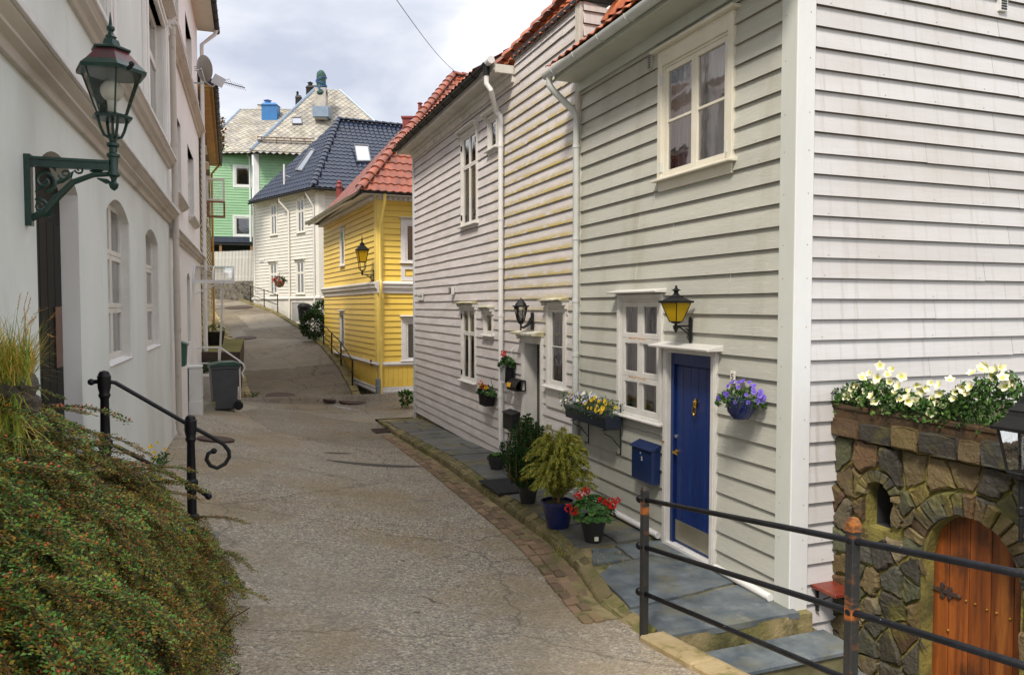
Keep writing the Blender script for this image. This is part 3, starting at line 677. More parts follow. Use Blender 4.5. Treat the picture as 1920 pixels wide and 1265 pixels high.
NAIL=mat('nail_head',(.20,.15,.10),(.30,.26,.2),nz=20,rough=.8)
tag(b.build('nail_heads',NAIL,grey,GF.M),kind='stuff'); tag(bs_.build('nail_heads',NAIL,grey,GS.M),kind='stuff')
# windows
BLUEG=glassmat('glass_reflecting',(.85,.88,.92),.26)
window(grey,GF,ul,ur,ub,ut,cas=.075,cols=2,rows=(1,),munt=-.028,sash=.05,m=CREAM,hinges=1,curtain=CURT,wt=.16,apron=.10,glass=BLUEG,prouds=.05,cw=.95)
b=MB(); b.box(ul-.14,ur+.14,-.11,0,ut+.16,ut+.19); b.build('hood',CREAM,grey,GF.M,bevel=.003)
window(grey,GF,wl,wr,wb,wt,cas=.055,cols=2,rows=(1,1.05,1),sash=.06,m=TRIM,hood='plain',curtain=CURT,prouds=.05,cw=.8,label='white six-pane casement window')
b=MB()
for zz in (wb+(wt-wb)*.335,wb+(wt-wb)*.67):
    for s in (-1,1): b.tube([((wl+wr)/2+s*.02,-.055,zz),((wl+wr)/2+s*.18,-.055,zz-.004)],.008,6)
b.build('window_stay',mat('rust_metal',(.45,.17,.03),(.6,.45,.3),nz=12,rough=.8),grey,GF.M)
# door
DOORB=mat('door_blue',(.003,.018,.105),(.004,.024,.14),nz=3,rough=.38,bump=.35,bs=26,st=(2,1,.15),coat=.15,dirt=[((.03,.06,.20),7,(3,1,.3),.60,.72,.5),((.10,.10,.10),2.2,(1,1,1),.68,.78,.35)])
b=MB(); cw_=.075
b.box(dl-cw_,dl,-.05,.03,-.02,dt+.05); b.box(dr,dr+cw_,-.05,.03,-.02,dt+.05); b.box(dl,dr,-.05,.03,dt,dt+.05)
b.box(dl-cw_+.012,dl-.012,-.062,-.05,-.02,dt); b.box(dr+.012,dr+cw_-.012,-.062,-.05,-.02,dt)
b.build('door_frame',TRIM,grey,GF.M,bevel=.003)
b=MB(); b.prism([(-.20,dt+.055),(-.205,dt+.075),(0,dt+.115),(0,dt+.055)],dl-.13,dr+.15,'x'); b.build('door_canopy',TRIM,grey,GF.M,bevel=.003,recalc=True)
b=MB(); b.box(dl,dr,-.055,.12,-.02,.022); b.build('threshold',PIPEW,grey,GF.M)
b=MB(); b.box(dl+.02,dr-.02,.045,.09,.03,dt-.02); b.box(dl,dl+.05,.0,.10,.02,dt); b.box(dr-.03,dr,.0,.10,.02,dt); b.box(dl+.05,dr-.03,.0,.10,dt-.12,dt)
n=5; a=dl+.055
for k in range(n):
    w_=(dr-.035-a)/n; b.box(a+k*w_+.003,a+(k+1)*w_-.003,.028,.046,.03,dt-.14)
door=b.build('door',DOORB,grey,GF.M,bevel=.003,recalc=True)
b=MB(); b.box(a+.01,dr-.045,.022,.028,.06,.27); b.build('kick_plate',mat('brushed_steel',(.42,.38,.28),(.5,.46,.36),nz=3,rough=.4,metal=.8),door,GF.M)
BRASS=mat('brass',(.78,.52,.12),(.62,.38,.06),nz=9,rough=.28,metal=1)
STEEL=mat('steel',(.5,.5,.5),(.42,.42,.43),nz=6,rough=.35,metal=.9)
hz=GF.z(1262,846); b=MB(); b.lathe([(.028,0),(.028,.01),(.012,.014),(.012,.04)],12,t=T(dl+.075,.03,hz)@Matrix.Rotation(PI/2,4,'X')); b.tube([(dl+.075,-.02,hz),(dl+.15,-.02,hz-.01),(dl+.17,-.022,hz-.012)],.009,8)
b.build('handle',BRASS,door,GF.M,smooth=True,auto=True)
b=MB(); b.lathe([(.022,0),(.022,.012),(.008,.02)],12,t=T(dl+.07,.03,hz+.16)@Matrix.Rotation(PI/2,4,'X')); b.build('lock',STEEL,door,GF.M)
kz=GF.z(1302,768); ku=GF.u(1302,768); b=MB()
b.lathe([(.016,-.03),(.026,-.01),(.026,.02),(.012,.035),(.014,.045),(.004,.055)],10,(ku,.012,kz+.06)); b.tube([(ku+.026*sin(q*PI/8),-.004,kz+.045*cos(q*PI/8)-.005) for q in range(17)],.008,6); b.ball((ku,-.006,kz-.05),.015,8)
b.build('knocker',BRASS,door,GF.M,smooth=True,auto=True)
for (F_,px,py) in ((GF,1225,119),):
    u_,z_=F_.uz(px,py); b=MB(); b.box(u_-.035,u_+.035,-.05,-.01,z_-.07,z_+.07); 
    for k in range(5): b.box(u_-.025,u_+.025,-.056,-.05,z_-.055+k*.026,z_-.045+k*.026,1)
    b.build('vent',[G_FRONT,DARK],grey,F_.M)
u_,z_=GS.uz(1873,6); b=MB(); b.box(u_-.05,u_+.05,-.05,-.01,z_-.09,z_+.09)
for k in range(7): b.box(u_-.035,u_+.035,-.056,-.05,z_-.075+k*.023,z_-.064+k*.023,1)
b.build('vent',[PIPEW,DARK],grey,GS.M)
# ================================================================= white weathered house
white=thing('wooden_house','long white weathered clapboard house with yellow moss on its boards','house',T(-2.4,18.6,0))
WU0=-GF.u(777,600)*-1  # far corner
WU0=GF.u(778,600); WU1=ug+.02
zE=6.30
def hole(pa,pb,pc,pd): # left px/right px at mid, bottom y at left/right mean, tops
    pass
def opening(F,xl,xr,ytl,ytr,ybl,ybr,ym=None):
    a=F.u(xl,(ytl+ybl)/2); c=F.u(xr,(ytr+ybr)/2); return a,c,(F.z(xl,ybl)+F.z(xr,ybr))/2,(F.z(xl,ytl)+F.z(xr,ytr))/2
w1=opening(GF,869,893,578,576,708,719)      # lower double
w2=opening(GF,911.5,925.5,585,584,625,629)    # lower small
w3=opening(GF,1032,1061,577,574,718,731)    # by the door
w4=opening(GF,869,896,262,238,426,416)      # upper tall
w5=opening(GF,920,934,226,216,281,278)      # upper small
wd_=opening(GF,987,1019,640,640,808,822); wd_=(wd_[0],wd_[1],.02,GF.z(1003,640))
clap('wall',white,GF,W_WALL,WU0,WU1,-.1,zE+.02,.17,[w1,w2,w3,w4,w5,(*wd_,.9)],joint=3.,wob=.006,seam=SEAM_SHADE_L,thick=.024)
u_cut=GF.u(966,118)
clap('dormer_wall',white,GF,W_WALL,u_cut+.02,WU1,zE+.02,6.47,.10,[],joint=3.,seam=SEAM_SHADE_L)
W2=Fr(GF.w(WU0,0,0)[:2],(-.935,-.355))   # far gable end
b=MB(); b.box(0,6,.0,.2,-.3,zE); b.build('end_wall',W_WALL,white,Fr(GF.w(WU0,-6,0)[:2],(-.935,-.355)).M)
b=MB(); b.box(WU0,WU1,.0,.25,-.9,-.1); b.build('foundation',FOUNDM,white,GF.M)
PCORN=mat('paint_corner_grey',(.60,.62,.64),(.52,.54,.56),nz=2,rough=.5,st=(1,1,.3),bump=.2)
corner_boards(white,GF,WU0-.04,WU0+.09,-.38,zE-.02,PCORN,out=.04)
corner_boards(white,GF,WU1-.14,WU1+.0,-.05,6.44,mat('wood_weathered_white',(.62,.60,.55),(.38,.34,.27),nz=5,rough=.8,bump=.5,bs=30,st=(3,1,.3)),out=.045)
# eave
b=MB(); b.box(WU0-.3,u_cut,-.36,.0,zE-.02,zE+.02); b.prism([(-.36,zE-.06),(-.36,zE+.1),(-.34,zE+.1),(-.34,zE-.06)],WU0-.3,u_cut,'x'); b.box(WU0,u_cut,-.055,-.0,zE-.22,zE-.022); b.box(WU0,u_cut,-.10,-.056,zE-.10,zE-.022)
b.box(u_cut-.02,u_cut+.02,-.34,-.03,zE-.10,zE+.03)
b.build('eave',mat('paint_eave_white',(.66,.63,.57),(.56,.53,.46),nz=3,rough=.6,dirt=[(grime,4,(1,1,1),.58,.7,.5)]),white,GF.M,bevel=.004,recalc=True)
gutter(white,GF,WU0-.35,u_cut-.12,.43,zE+.08,.06,BLACKM)
b=MB(); b.tube([(u_cut-.16,-.42,zE+.08),(u_cut+.04,-.42,zE+.08)],.060,12); b.build('gutter_end',PIPEW,white,GF.M,recalc=True)
up=GF.u(939,500,.09)
ua_=GF.u(912,150,.43)
pipe(white,[(ua_,-.43,zE+.03),(ua_,-.43,zE-.12)],.052,BLACKM,'pipe_outlet',GF)
pipe(white,[(ua_,-.43,zE-.1),(ua_,-.43,zE-.24),(ua_+.06,-.38,zE-.34),(up-.05,-.16,zE-.56),(up,-.10,zE-.66),(up,-.09,zE-.8),(up,-.09,.12)],.043,PIPEW,'downpipe',GF,
  [((up,-.09,z_),(up,-.09,z_-.07)) for z_ in (zE-1.1,4.0,3.2,2.4,1.05)])
# roofs of the white house
t36=math.tan(R(34))
P=[GF.w(WU0-.35,.42,zE+.13),GF.w(u_cut-.75,.42,zE+.13),GF.w(u_cut-.75,-3,zE+.13+3.42*t36),GF.w(WU0-.35,-3,zE+.13+3.42*t36)]
roofplane('roof',white,P,TERRA,.21,.33)
t48=math.tan(R(60)); Pa=GF.w(u_cut-.05,.0,6.47); nrm=V((0,0,1)).cross(V((0,0,1)))
nn_=(n0*(-sin(R(60)))+V((0,0,cos(R(60)))))
def onroof(px,py,P0=Pa,n=nn_): r=ray(px,py); return C0+r*((P0-C0).dot(n)/r.dot(n))
hp0=onroof(930,108); hp1=onroof(1094,-22)
ea=GF.w(u_cut-.35,.02,6.45); eb=GF.w(WU1+.0,.02,6.45)
top=lambda u,k:GF.w(u,-k,6.47+k*t48)
hp0=GF.w(u_cut-.95,.02,6.44); hp1=onroof(1094,-26)
roofplane('hipped_roof',white,[hp0,GF.w(WU1+.02,.02,6.44),hp1+(hp1-hp0)*.05],TERRA,.21,.26,amp=.034,thick=False)
ridge(white,hp0,hp0+(hp1-hp0)*1.5,TERRA,.15,.36,'hip_tiles')
P=[GF.w(WU1+.02,-.30,6.2),GF.w(WU1+2.4,-.30,6.2),GF.w(WU1+2.4,-2.0,6.2+1.7*t48),GF.w(WU1+.02,-2.0,6.2+1.7*t48)]
roofplane('side_roof',white,P,TERRA,.21,.33,amp=.034)
b=MB(); b.box(u_cut+.02,WU1+.03,-.075,-.03,6.44,6.50); b.box(WU1+.0,WU1+.045,-.05,.62,6.44,6.50); b.build('flashing',BLACKM,white,GF.M)
WC=Fr(GF.w(WU1+.0,0,0)[:2],gs)
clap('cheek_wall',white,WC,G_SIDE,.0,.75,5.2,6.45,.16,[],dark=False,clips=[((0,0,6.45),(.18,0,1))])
for k,(o_,cas,hood,kw) in enumerate(((w1,.07,'moss',dict(cols=2,rows=(1.9,1),sash=.035,hinges=2,curtain=CURT,cw=.35)),(w2,.06,'moss',dict(cols=1,rows=(1,),sash=.04,apron=.06)),
     (w3,.075,'moss',dict(cols=1,rows=(1,),sash=.05,munt=-.012,curtain=mat('curtain_red',(.28,.03,.03),(.5,.4,.38),nz=3,rough=.8,st=(4,1,.2)),cw=.55,apron=.28)),
     (w4,.07,'brk',dict(cols=2,rows=(1.9,1),sash=.035,hinges=2,curtain=CURT,cw=.35,apron=.05)),(w5,.06,'brk',dict(cols=1,rows=(1,),sash=.04,apron=.05)))):
    window(white,GF,*o_,cas=cas,hood=hood,m=TRIM,hw=.13,**kw)
# entrance with a deep recess
a,c,z0_,z1_=wd_; b=MB(); b.box(a-.09,a,-.06,.03,-.05,z1_+.08); b.box(c,c+.05,-.06,.03,-.05,z1_+.08); b.box(a,c,-.06,.03,z1_,z1_+.08)
b.box(a+.001,a+.03,-.05,.60,.02,z1_); b.box(c-.03,c-.001,-.05,.60,.02,z1_); b.box(a+.03,c-.03,-.05,.60,z1_-.03,z1_-.001); b.build('door_frame',TRIM,white,GF.M,bevel=.003)
b=MB(); b.prism([(-.22,z1_+.10),(-.225,z1_+.13),(0,z1_+.16),(0,z1_+.08)],a-.16,c+.06,'x'); b.build('door_canopy',MOSSTRIM,white,GF.M,recalc=True)
bracket_mb(a-.1,z1_+.10,-.002,.15).build('bracket',TRIM,white,GF.M,recalc=True)
b=MB(); dq=.20*(c-a); b.box(a+.03,c-.03,dq+.03,dq+.07,.02,z1_-.03); b.box(a+.2,c-.15,dq,dq+.03,1.2,z1_-.25); b.box(a+.2,c-.15,dq,dq+.03,.2,1.0); b.build('door',mat('door_dark',(.025,.025,.028),(.04,.04,.04),nz=3,rough=.35),white,GF.M,bevel=.004)
b=MB(); u_,z_=GF.uz(853,547); b.box(u_-.04,u_+.06,-.10,-.03,z_-.05,z_+.10)
for k in range(5): b.box(u_-.06,u_+.06,-.125,-.10,z_-.04+k*.028,z_-.028+k*.028,1)
b.build('vent',[TRIM,BLACKM],white,GF.M)
# ================================================================= plaster kit
def plaster(name,parent,F,m,u0,u1,z0,z1,holes=(),room=.5,y=0.,build=True,mats=None):
    """holes: (ua,ub,za,zspring,rise,depth)"""
    b=MB(); cuts=sorted({u0,u1}|{q for h in holes for q in h[:2]})
    zc=sorted({z0,z1}|{q for h in holes for q in (h[2],h[3]+h[4])}); n=12
    for a,c in zip(cuts,cuts[1:]):
        um=(a+c)/2; hs=sorted([h for h in holes if h[0]<um<h[1]],key=lambda h:h[2]); z=z0
        for h in hs:
            if h[2]>z: b.quad((a,y,z),(c,y,z),(c,y,h[2]),(a,y,h[2]))
            z=h[3]+h[4]
        if z<z1: b.quad((a,y,z),(c,y,z),(c,y,z1),(a,y,z1))
    for (a,c,za,zs,rise,dp) in holes:
        w=c-a
        if rise>0:
            rad=(w*w/4+rise*rise)/(2*rise); pts=[]
            for k in range(n+1):
                u=a+w*k/n; pts.append((u,zs+math.sqrt(max(0,rad*rad-(u-a-w/2)**2))-(rad-rise)))
        else: pts=[(a,zs),(c,zs)]
        for p,q in zip(pts,pts[1:]):
            b.quad((p[0],y,p[1]),(q[0],y,q[1]),(q[0],y,zs+rise),(p[0],y,zs+rise))
            b.quad((p[0],y,p[1]),(p[0],dp,p[1]),(q[0],dp,q[1]),(q[0],y,q[1]),1)
        b.quad((a,y,za),(a,y,zs),(a,dp,zs),(a,dp,za),1); b.quad((c,y,zs),(c,y,za),(c,dp,za),(c,dp,zs),1)
        b.quad((a,y,za),(a,dp,za),(c,dp,za),(c,y,za),1)
        if room: b.add([(a,dp,za),(c,dp,za),(c,dp+room,za),(a,dp+room,za),(a,dp,zs+rise),(c,dp,zs+rise),(c,dp+room,zs+rise),(a,dp+room,zs+rise)],[(0,1,2,3),(7,6,5,4),(3,2,6,7),(0,3,7,4),(2,1,5,6)],2)
    return b.build(name,mats or [m,m,DARK],parent,F.M)
PL1=mat('plaster_greygreen',(.67,.705,.68),(.74,.765,.745),nz=.9,rough=.75,bump=.16,bs=10,st=(1,1,.5),dirt=[((.48,.50,.46),1.1,(.7,1,.45),.46,.74,.6),((.34,.33,.28),2.6,(1,1,.6),.62,.72,.35),((.70,.70,.66),.8,(1,1,.3),.55,.75,.5),((.34,.33,.24),.7,(1,1,1),.64,.8,.4)])
PL1W=mat('plaster_reveal_white',(.84,.82,.80),(.78,.75,.73),nz=1.5,rough=.7,bump=.12,bs=18)
PL2=mat('plaster_white',(.80,.77,.76),(.74,.71,.70),nz=1,rough=.75,bump=.2,bs=12,dirt=[((.50,.48,.50),1.1,(2.5,1,.3),.58,.76,.45),((.30,.28,.26),3.,(3,1,.6),.70,.74,.5)])
MOLD=mat('cornice_brown',(.50,.44,.38),(.60,.55,.50),nz=1.5,rough=.7,bump=.3,bs=16,st=(.4,1,3),dirt=[((.30,.25,.20),2,(1,1,2),.54,.7,.5)])
WHITEP=mat('plaster_ledge_white',(.76,.74,.73),(.64,.61,.60),nz=3,rough=.75,bump=.4,bs=18)
qL=1.25; dL=V((-.3287,.9444,0)); nL=V((.9444,.3287,0))
LF=Fr((-qL*nL.x,-qL*nL.y),dL)
uL1=LF.u(321,600); uL2=LF.u(378,600)
left=thing('plaster_house','grey-green plastered house with arched ground-floor openings and stepped brown cornices','house',T(*LF.w(uL1,0,.2)))
a1=LF.u(203,560); a2=LF.u(245,560); b1=LF.u(274,560); b2=LF.u(298,560); d1=LF.u(70,500); d2=LF.u(149,500)
c1=LF.u(268+6,300); c2=LF.u(309,300); e1_=LF.u(160,40); e2_=LF.u(199,40)
plaster('wall',left,LF,PL1,1.0,uL1,-.4,10,[(d1,d2,1.05,3.36,.2,.16),(a1,a2,1.94,3.40,.17,.14),(b1,b2,1.94,3.38,.16,.15),(e1_,e2_,5.15,6.9,0,.14),(c1,c2,5.15,6.9,0,.14)],mats=[PL1,PL1W,DARK])
def cornice(parent,F,u0,u1,z,h=.2,out=.17,name='cornice'):
    b=MB(); s=h
    b.prism([(.02,z),(-.035,z),(-.05,z+.25*s),(-.10,z+.38*s),(-.09,z+.5*s),(-out*.82,z+.72*s),(-out*.86,z+.8*s),(.02,z+.8*s)],u0,u1,'x',0)
    b.prism([(.02,z+.81*s),(-out,z+.81*s),(-out,z+1.02*s),(.02,z+1.75*s)],u0,u1,'x',1)
    return b.build(name,[MOLD,WHITEP],parent,F.M,recalc=True,bevel=.004)
cornice(left,LF,1.0,uL1-.05,3.86); cornice(left,LF,1.0,uL1-.05,4.76,.17,.14); 
def pwin(parent,F,a,c,z0,z1,dp,cols=2,rows=(1,1,1),m=None,sash=.05,cas=.001,arch=False,hinges=False,cw=.85,curtain=None):
    w=window(parent,F,a+.01,c-.01,z0+.01,z1,cas=.001,cols=cols,rows=rows,sash=sash,m=m or TRIM,sill=False,curtain=None,inset=dp-.03,prouds=-dp+.04)
    w.name='window'; return w
for (a,c) in ((a1,a2),(b1,b2)):
    pwin(left,LF,a,c,1.94,3.56,.13,2,(1,1.05,1))
    b=MB(); b.prism([(--.02,1.90),(-.02,1.945),(.14,1.975),(.14,1.90)],a+.001,c-.001,'x'); b.build('sill',WHITEP,left,LF.M,recalc=True)
for (a,c) in ((e1_,e2_),(c1,c2)):
    pwin(left,LF,a,c,5.15,6.9,.14,2,(1.6,1))
    b=MB(); frame_box(b,a-.16,c+.16,5.0,7.04,.15,-.05,.0,wb=.1); frame_box(b,a-.12,c+.12,5.04,7.0,.05,-.075,-.05,wb=.05)
    b.build('window_surround',PL1W,left,LF.M,bevel=.006)
    cornice(left,LF,a-.24,c+.24,7.04,.15,.2,'window_hood')
    for uu in (a-.12,c+.12): bracket_mb(uu,7.05,-.05,.15,.09).build('bracket',WHITEP,left,LF.M,recalc=True)
# arched house door
b=MB(); b.box(d1+.0,d2-.0,.125,.16,1.05,3.57); 
for k in range(5):
    w_=(d2-d1-.2)/5; b.box(d1+.1+k*w_+.006,d1+.1+(k+1)*w_-.006,.105,.127,1.1,3.1)
dd=b.build('door',mat('door_black',(.008,.009,.008),(.014,.015,.013),nz=2,spec=.15,rough=.6,st=(1,1,.2)),left,LF.M,bevel=.004)
b=MB(); u_=d2-.35; b.box(u_,u_+.2,.095,.104,2.05,2.5); b.build('door_plate',mat('copper_plate',(.12,.035,.02),(.08,.03,.02),nz=4,rough=.35,metal=.5),dd,LF.M)
b=MB()
for k in range(4): b.box(d1-.25,d2+.30,-.35-.2*k,.3,-.3,1.02-.165*k); b.box(d1-.26,d2+.31,-.37-.2*k,.3 if k==0 else -.33-.2*(k-1),1.021-.165*k,1.045-.165*k,1)
b.build('doorstep',[FOUND,SLATE],left,LF.M,bevel=.01)
# eave + roof of the left row
b=MB(); b.box(1,uL2+.2,-.42,0,9.9,9.96); b.box(1,uL2+.2,-.44,-.42,9.86,10.05); b.build('eave',CREAM,left,LF.M,recalc=True)
P=[LF.w(1,.5,10.02),LF.w(uL2+.3,.5,10.02),LF.w(uL2+.3,-3.5,12.6),LF.w(1,-3.5,12.6)]
roofplane('roof',left,P,TERRA,.24,.36,seg=4)
b=MB(); b.box(1,uL2,.02,5.5,-.3,9.9); b.build('house_body',PL1,left,(LF.M@T(0,.9,0)))
PIPEB=mat('downpipe_beige',(.52,.47,.42),(.44,.39,.34),nz=3,rough=.45,st=(1,1,.3),dirt=[(grime,5,(1,1,1),.62,.72,.4)])
pipe(left,[(uL1-.06,-.10,9.85),(uL1-.06,-.10,.45),(uL1-.06,-.14,.36)],.05,PIPEB,'downpipe',LF,[((uL1-.06,-.1,z_),(uL1-.06,-.1,z_-.06)) for z_ in (7,5.2,3.7,2.15,.6)])
# second plaster house
left2=thing('plaster_house','tall white plastered house behind the grey-green one on the left, satellite dish side','house',T(*LF.w(uL2,0,.1)))
F2=Fr(LF.w(uL1,0,0)[:2],dL)
def ur_(x): return F2.u(x,600)
k1=(ur_(325.5),ur_(332)); k2=(ur_(334.5),ur_(339.5)); k3=(ur_(351.5),ur_(357.5)); f1=(ur_(327),ur_(345)); f2=(ur_(357),ur_(368))
L2e=uL2-uL1
hs=[(k1[0],k1[1],1.85,3.1,.15,.2),(k2[0],k2[1],1.75,3.1,.12,.2),(k3[0],k3[1],1.75,3.1,.12,.2)]
for f in (f1,f2): hs+=[(f[0],f[1],4.55,6.05,0,.16),(f[0],f[1],7.5,8.9,0,.16)]
plaster('wall',left2,F2,PL2,0,L2e,-.5,10,hs)
for (a,c) in (k1,k2,k3): pwin(left2,F2,a,c,1.8,3.2,.2,1 if c-a<.8 else 2,(1,1,1),sash=.04)
for f in (f1,f2):
    for z0_,z1_ in ((4.55,6.05),(7.5,8.9)):
        pwin(left2,F2,f[0],f[1],z0_,z1_,.16,2,(1.7,1),sash=.05)
        cornice(left2,F2,f[0]-.12,f[1]+.12,z0_-.17,.10,.14,'window_sill')
cornice(left2,F2,0,L2e,3.66,.16,.15); cornice(left2,F2,0,L2e,7.0,.18,.18)
gutter(left2,LF,1,uL2+.25,.50,9.93,.07,BLACKM)
pipe(left2,[(L2e-.08,-.5,9.9),(L2e-.08,-.45,9.75),(L2e-.08,-.12,9.45),(L2e-.08,-.1,.3)],.05,PIPEW,'downpipe',F2)
# third house, ochre boards
dL3=V((-.3512,.9363,0)); p3=F2.w(L2e,0,0); F3=Fr(p3[:2],dL3)
OCH=mat('paint_ochre_cream',(.60,.50,.28),(.50,.41,.22),nz=2,rough=.6,bump=.3,bs=15,st=(.4,1,3),dirt=[(grime,3,(1,1,1),.6,.72,.5)])
OCHS=mat('soffit_ochre',(.50,.30,.07),(.36,.20,.05),nz=2.5,rough=.6,st=(1,1,1))
ochre=thing('wooden_house','ochre clapboard house with dark tiled eave behind the white plastered house','house',T(*p3))
L3=11.4; ws=[(1.2,2.2,2.0,3.4),(3.6,4.6,2.0,3.4),(6.4,7.4,2.2,3.6),(1.2,2.2,5.3,6.9),(3.8,4.8,5.3,6.9),(6.6,7.6,5.3,6.9)]
clap('wall',ochre,F3,OCH,.0,L3,.3,8.4,.17,ws)
for w_ in ws: window(ochre,F3,*w_,cas=.1,cols=2,rows=(1.6,1),m=CREAM,hood='plain')
for (u_,z_,m_,s_) in ((4.2,F3.z(392,335,.2),TRIM,.72),(5.3,F3.z(397,391,.2),mat('frame_brown',(.20,.08,.04),(.28,.12,.06),nz=3,rough=.6),.55)):
    G_=Fr(F3.w(u_,0,0)[:2],nL); b=MB(); frame_box(b,0.05,.62,z_-s_/2,z_+s_/2,.06,-.02,.02); k=b.build('open_casement',m_,ochre,G_.M,bevel=.003)
    g=MB(); g.quad((.1,0,z_-s_/2+.05),(.57,0,z_-s_/2+.05),(.57,0,z_+s_/2-.05),(.1,0,z_+s_/2-.05)); g.build('pane',GLASS,k,G_.M)
corner_boards(ochre,F3,L3-.14,L3+.02,.0,8.4,OCHS)
b=MB(); b.box(-.05,L3+.3,-.36,0,8.36,8.42); b.box(.0,L3+.3,-.30,-.0,8.30,8.36); b.box(-.05,L3+.3,-.39,-.36,8.3,8.5)
b.build('eave',OCHS,ochre,F3.M,recalc=True)
DKT=mat('tile_dark_weathered',(.055,.045,.04),(.10,.08,.06),nz=5,rough=.8,isl=.3,bump=.5,bs=20)
P=[F3.w(-.1,.46,8.44),F3.w(L3+.35,.46,8.44),F3.w(L3+.35,-3,11.0),F3.w(-.1,-3,11.0)]
roofplane('roof',ochre,P,DKT,.24,.36,seg=4,amp=.05)
gutter(ochre,F3,-.1,L3+.35,.44,8.36,.06,BLACKM)
b=MB(); b.box(0,L3,.02,5,-.5,8.4); b.box(0,L3,.0,.02,-.5,.3); b.build('house_body',FOUND,ochre,F3.M@T(0,.9,0))
pipe(ochre,[(L3-.2,-.42,8.3),(L3-.2,-.1,7.9),(L3-.2,-.1,1.5)],.045,OCHS,'downpipe',F3)
# ================================================================= yellow house
YEL=mat('paint_yellow',(.90,.64,.13),(.84,.58,.10),nz=1.2,rough=.45,bump=.2,bs=14,st=(.4,1,3),isl=.06,dirt=[((.60,.40,.08),2,(2,1,.5),.60,.8,.4)])
YELP=mat('paint_yellow_trim',(.92,.71,.20),(.88,.66,.16),nz=2,rough=.4,bump=.1,bs=20)
YW=mat('paint_white_yellowhouse',(.80,.78,.78),(.72,.70,.70),nz=3,rough=.4,dirt=[((.40,.38,.36),4,(1,1,1),.64,.74,.4)])
Yc=at(709,575,22); YL=Fr(Yc[:2],(.414,-.910)); YR=Fr(Yc[:2],(.910,.414)); YLen=8.35
yel=thing('wooden_house','yellow clapboard corner house with a glazed red tiled hip roof','house',T(Yc.x,Yc.y,-.2))
yu=opening(YL,640,646.5,432,430,500,496); yl_=opening(YL,640,646.5,586,588,652,655)
ru0=YR.u(759.5,450); ru=(ru0,ru0+.95,YR.z(760,492),YR.z(760,419)); rl=(ru0,ru0+.95,YR.z(760,675),YR.z(760,603))
clap('wall',yel,YL,YEL,-YLen,-.22,.88,3.0,.172,[yl_],seam=SEAM_SHADE_Y); clap('wall',yel,YL,YEL,-YLen,-.22,3.25,5.72,.172,[yu],seam=SEAM_SHADE_Y)
clap('wall',yel,YR,YEL,.14,8.5,.88,3.0,.172,[rl],seam=SEAM_SHADE_Y); clap('wall',yel,YR,YEL,.14,8.5,3.25,5.72,.172,[ru],seam=SEAM_SHADE_Y)
for F,a,c in ((YL,-YLen,0),(YR,0,8.5)):
    corner_boards(yel,F,-.24 if F is YL else -.03,.03 if F is YL else .16,.88,5.72,YELP,out=.05)
    b=MB(); n=int((c-a)/.145)
    for k in range(n): b.box(a+k*.145+.004,a+(k+1)*.145-.004,-.02,.01,.14,.76)
    b.box(a,c,-.008,.01,.14,.76)
    b.build('plinth_boards',YEL,yel,F.M)
    b=MB(); b.box(a,c+.05,-.06,.0,.76,.88); b.prism([(-.09,.80),(-.09,.83),(0,.88),(0,.80)],a,c+.09,'x'); b.box(a,c+.03,-.05,0,-.06,.13); b.box(a,c+.04,-.065,0,-.02,.02)
    b.prism([(0,2.9),(-.06,2.9),(-.06,3.0),(-.13,3.06),(-.13,3.14),(-.17,3.16),(-.17,3.2),(0,3.26)],a,c+.15,'x')
    b.build('trim_board',YW,yel,F.M,recalc=True,bevel=.004)
    b=MB()
    u_=a
    while u_<c: b.box(u_,u_+.07,-.22,-.08,5.60,5.67); u_+=.15
    b.build('dentils',YW,yel,F.M)
    b=MB(); b.box(a,c,.0,.3,-.7,-.06); b.build('foundation',FOUND,yel,F.M)
    b=MB(); b.box(a-.3,c+.02,-.5,.0,5.74,5.78); b.prism([(-.50,5.68),(-.53,5.70),(-.55,5.84),(-.50,5.84)],a-.5,c+.5,'x'); b.box(a,c+.02,-.10,0,5.6,5.74); b.build('eave',YW,yel,F.M,recalc=True)
    gutter(yel,F,a-.5,c+.55,.60,5.80,.06,STEEL)
window(yel,YL,*yu,cas=.07,cols=1,rows=(1,),m=YW,hood='plain'); window(yel,YL,*yl_,cas=.07,cols=1,rows=(1,),m=YW,hood='plain')
ORG=mat('blind_orange',(.50,.20,.03),(.38,.13,.02),nz=3,rough=.7,st=(1,1,30))
window(yel,YR,*ru,cas=.14,cols=1,rows=(1,),m=YW,hood='plain',curtain=ORG,cw=1.0); window(yel,YR,*rl,cas=.14,cols=1,rows=(1,),m=YW,hood='plain',curtain=CURT,cw=.6)
b=MB(); frame_box(b,ru[0]-.14,ru[1]+.14,3.27,ru[2]-.08,.12,-.05,-.0); b.build('apron_panel',YW,yel,YR.M)
pipe(yel,[(.07,-.6,5.76),(.07,-.55,5.5),(.04,-.12,4.9),(.04,-.11,3.3),(.04,-.2,3.2),(.04,-.2,2.95),(.04,-.11,2.8),(.04,-.11,-.12)],.045,YELP,'downpipe',YR,[((.04,-.11,1.62),(.04,-.11,1.50))])
b=MB(); b.box(-.11,-.0,-.20,-.06,-.1,.40); b.box(-.12,.01,-.21,-.055,.16,.2); b.tube([(-.05,-.1,.40),(-.04,-.1,.55),(-.07,-.08,.72),(-.03,-.06,.9)],.012,6); b.build('cable_box',mat('metal_bluegrey',(.20,.24,.28),(.26,.30,.34),nz=4,rough=.45,metal=.3),yel,YR.M,bevel=.005)
E0=at(676,356,21.1); E1=at(590,418,29.6); E1.z=E0.z; PK=at(850,143,26.85); vr=V((.910,.414,0)).normalized()
E2=E0+vr*10; PE=PK+vr*6
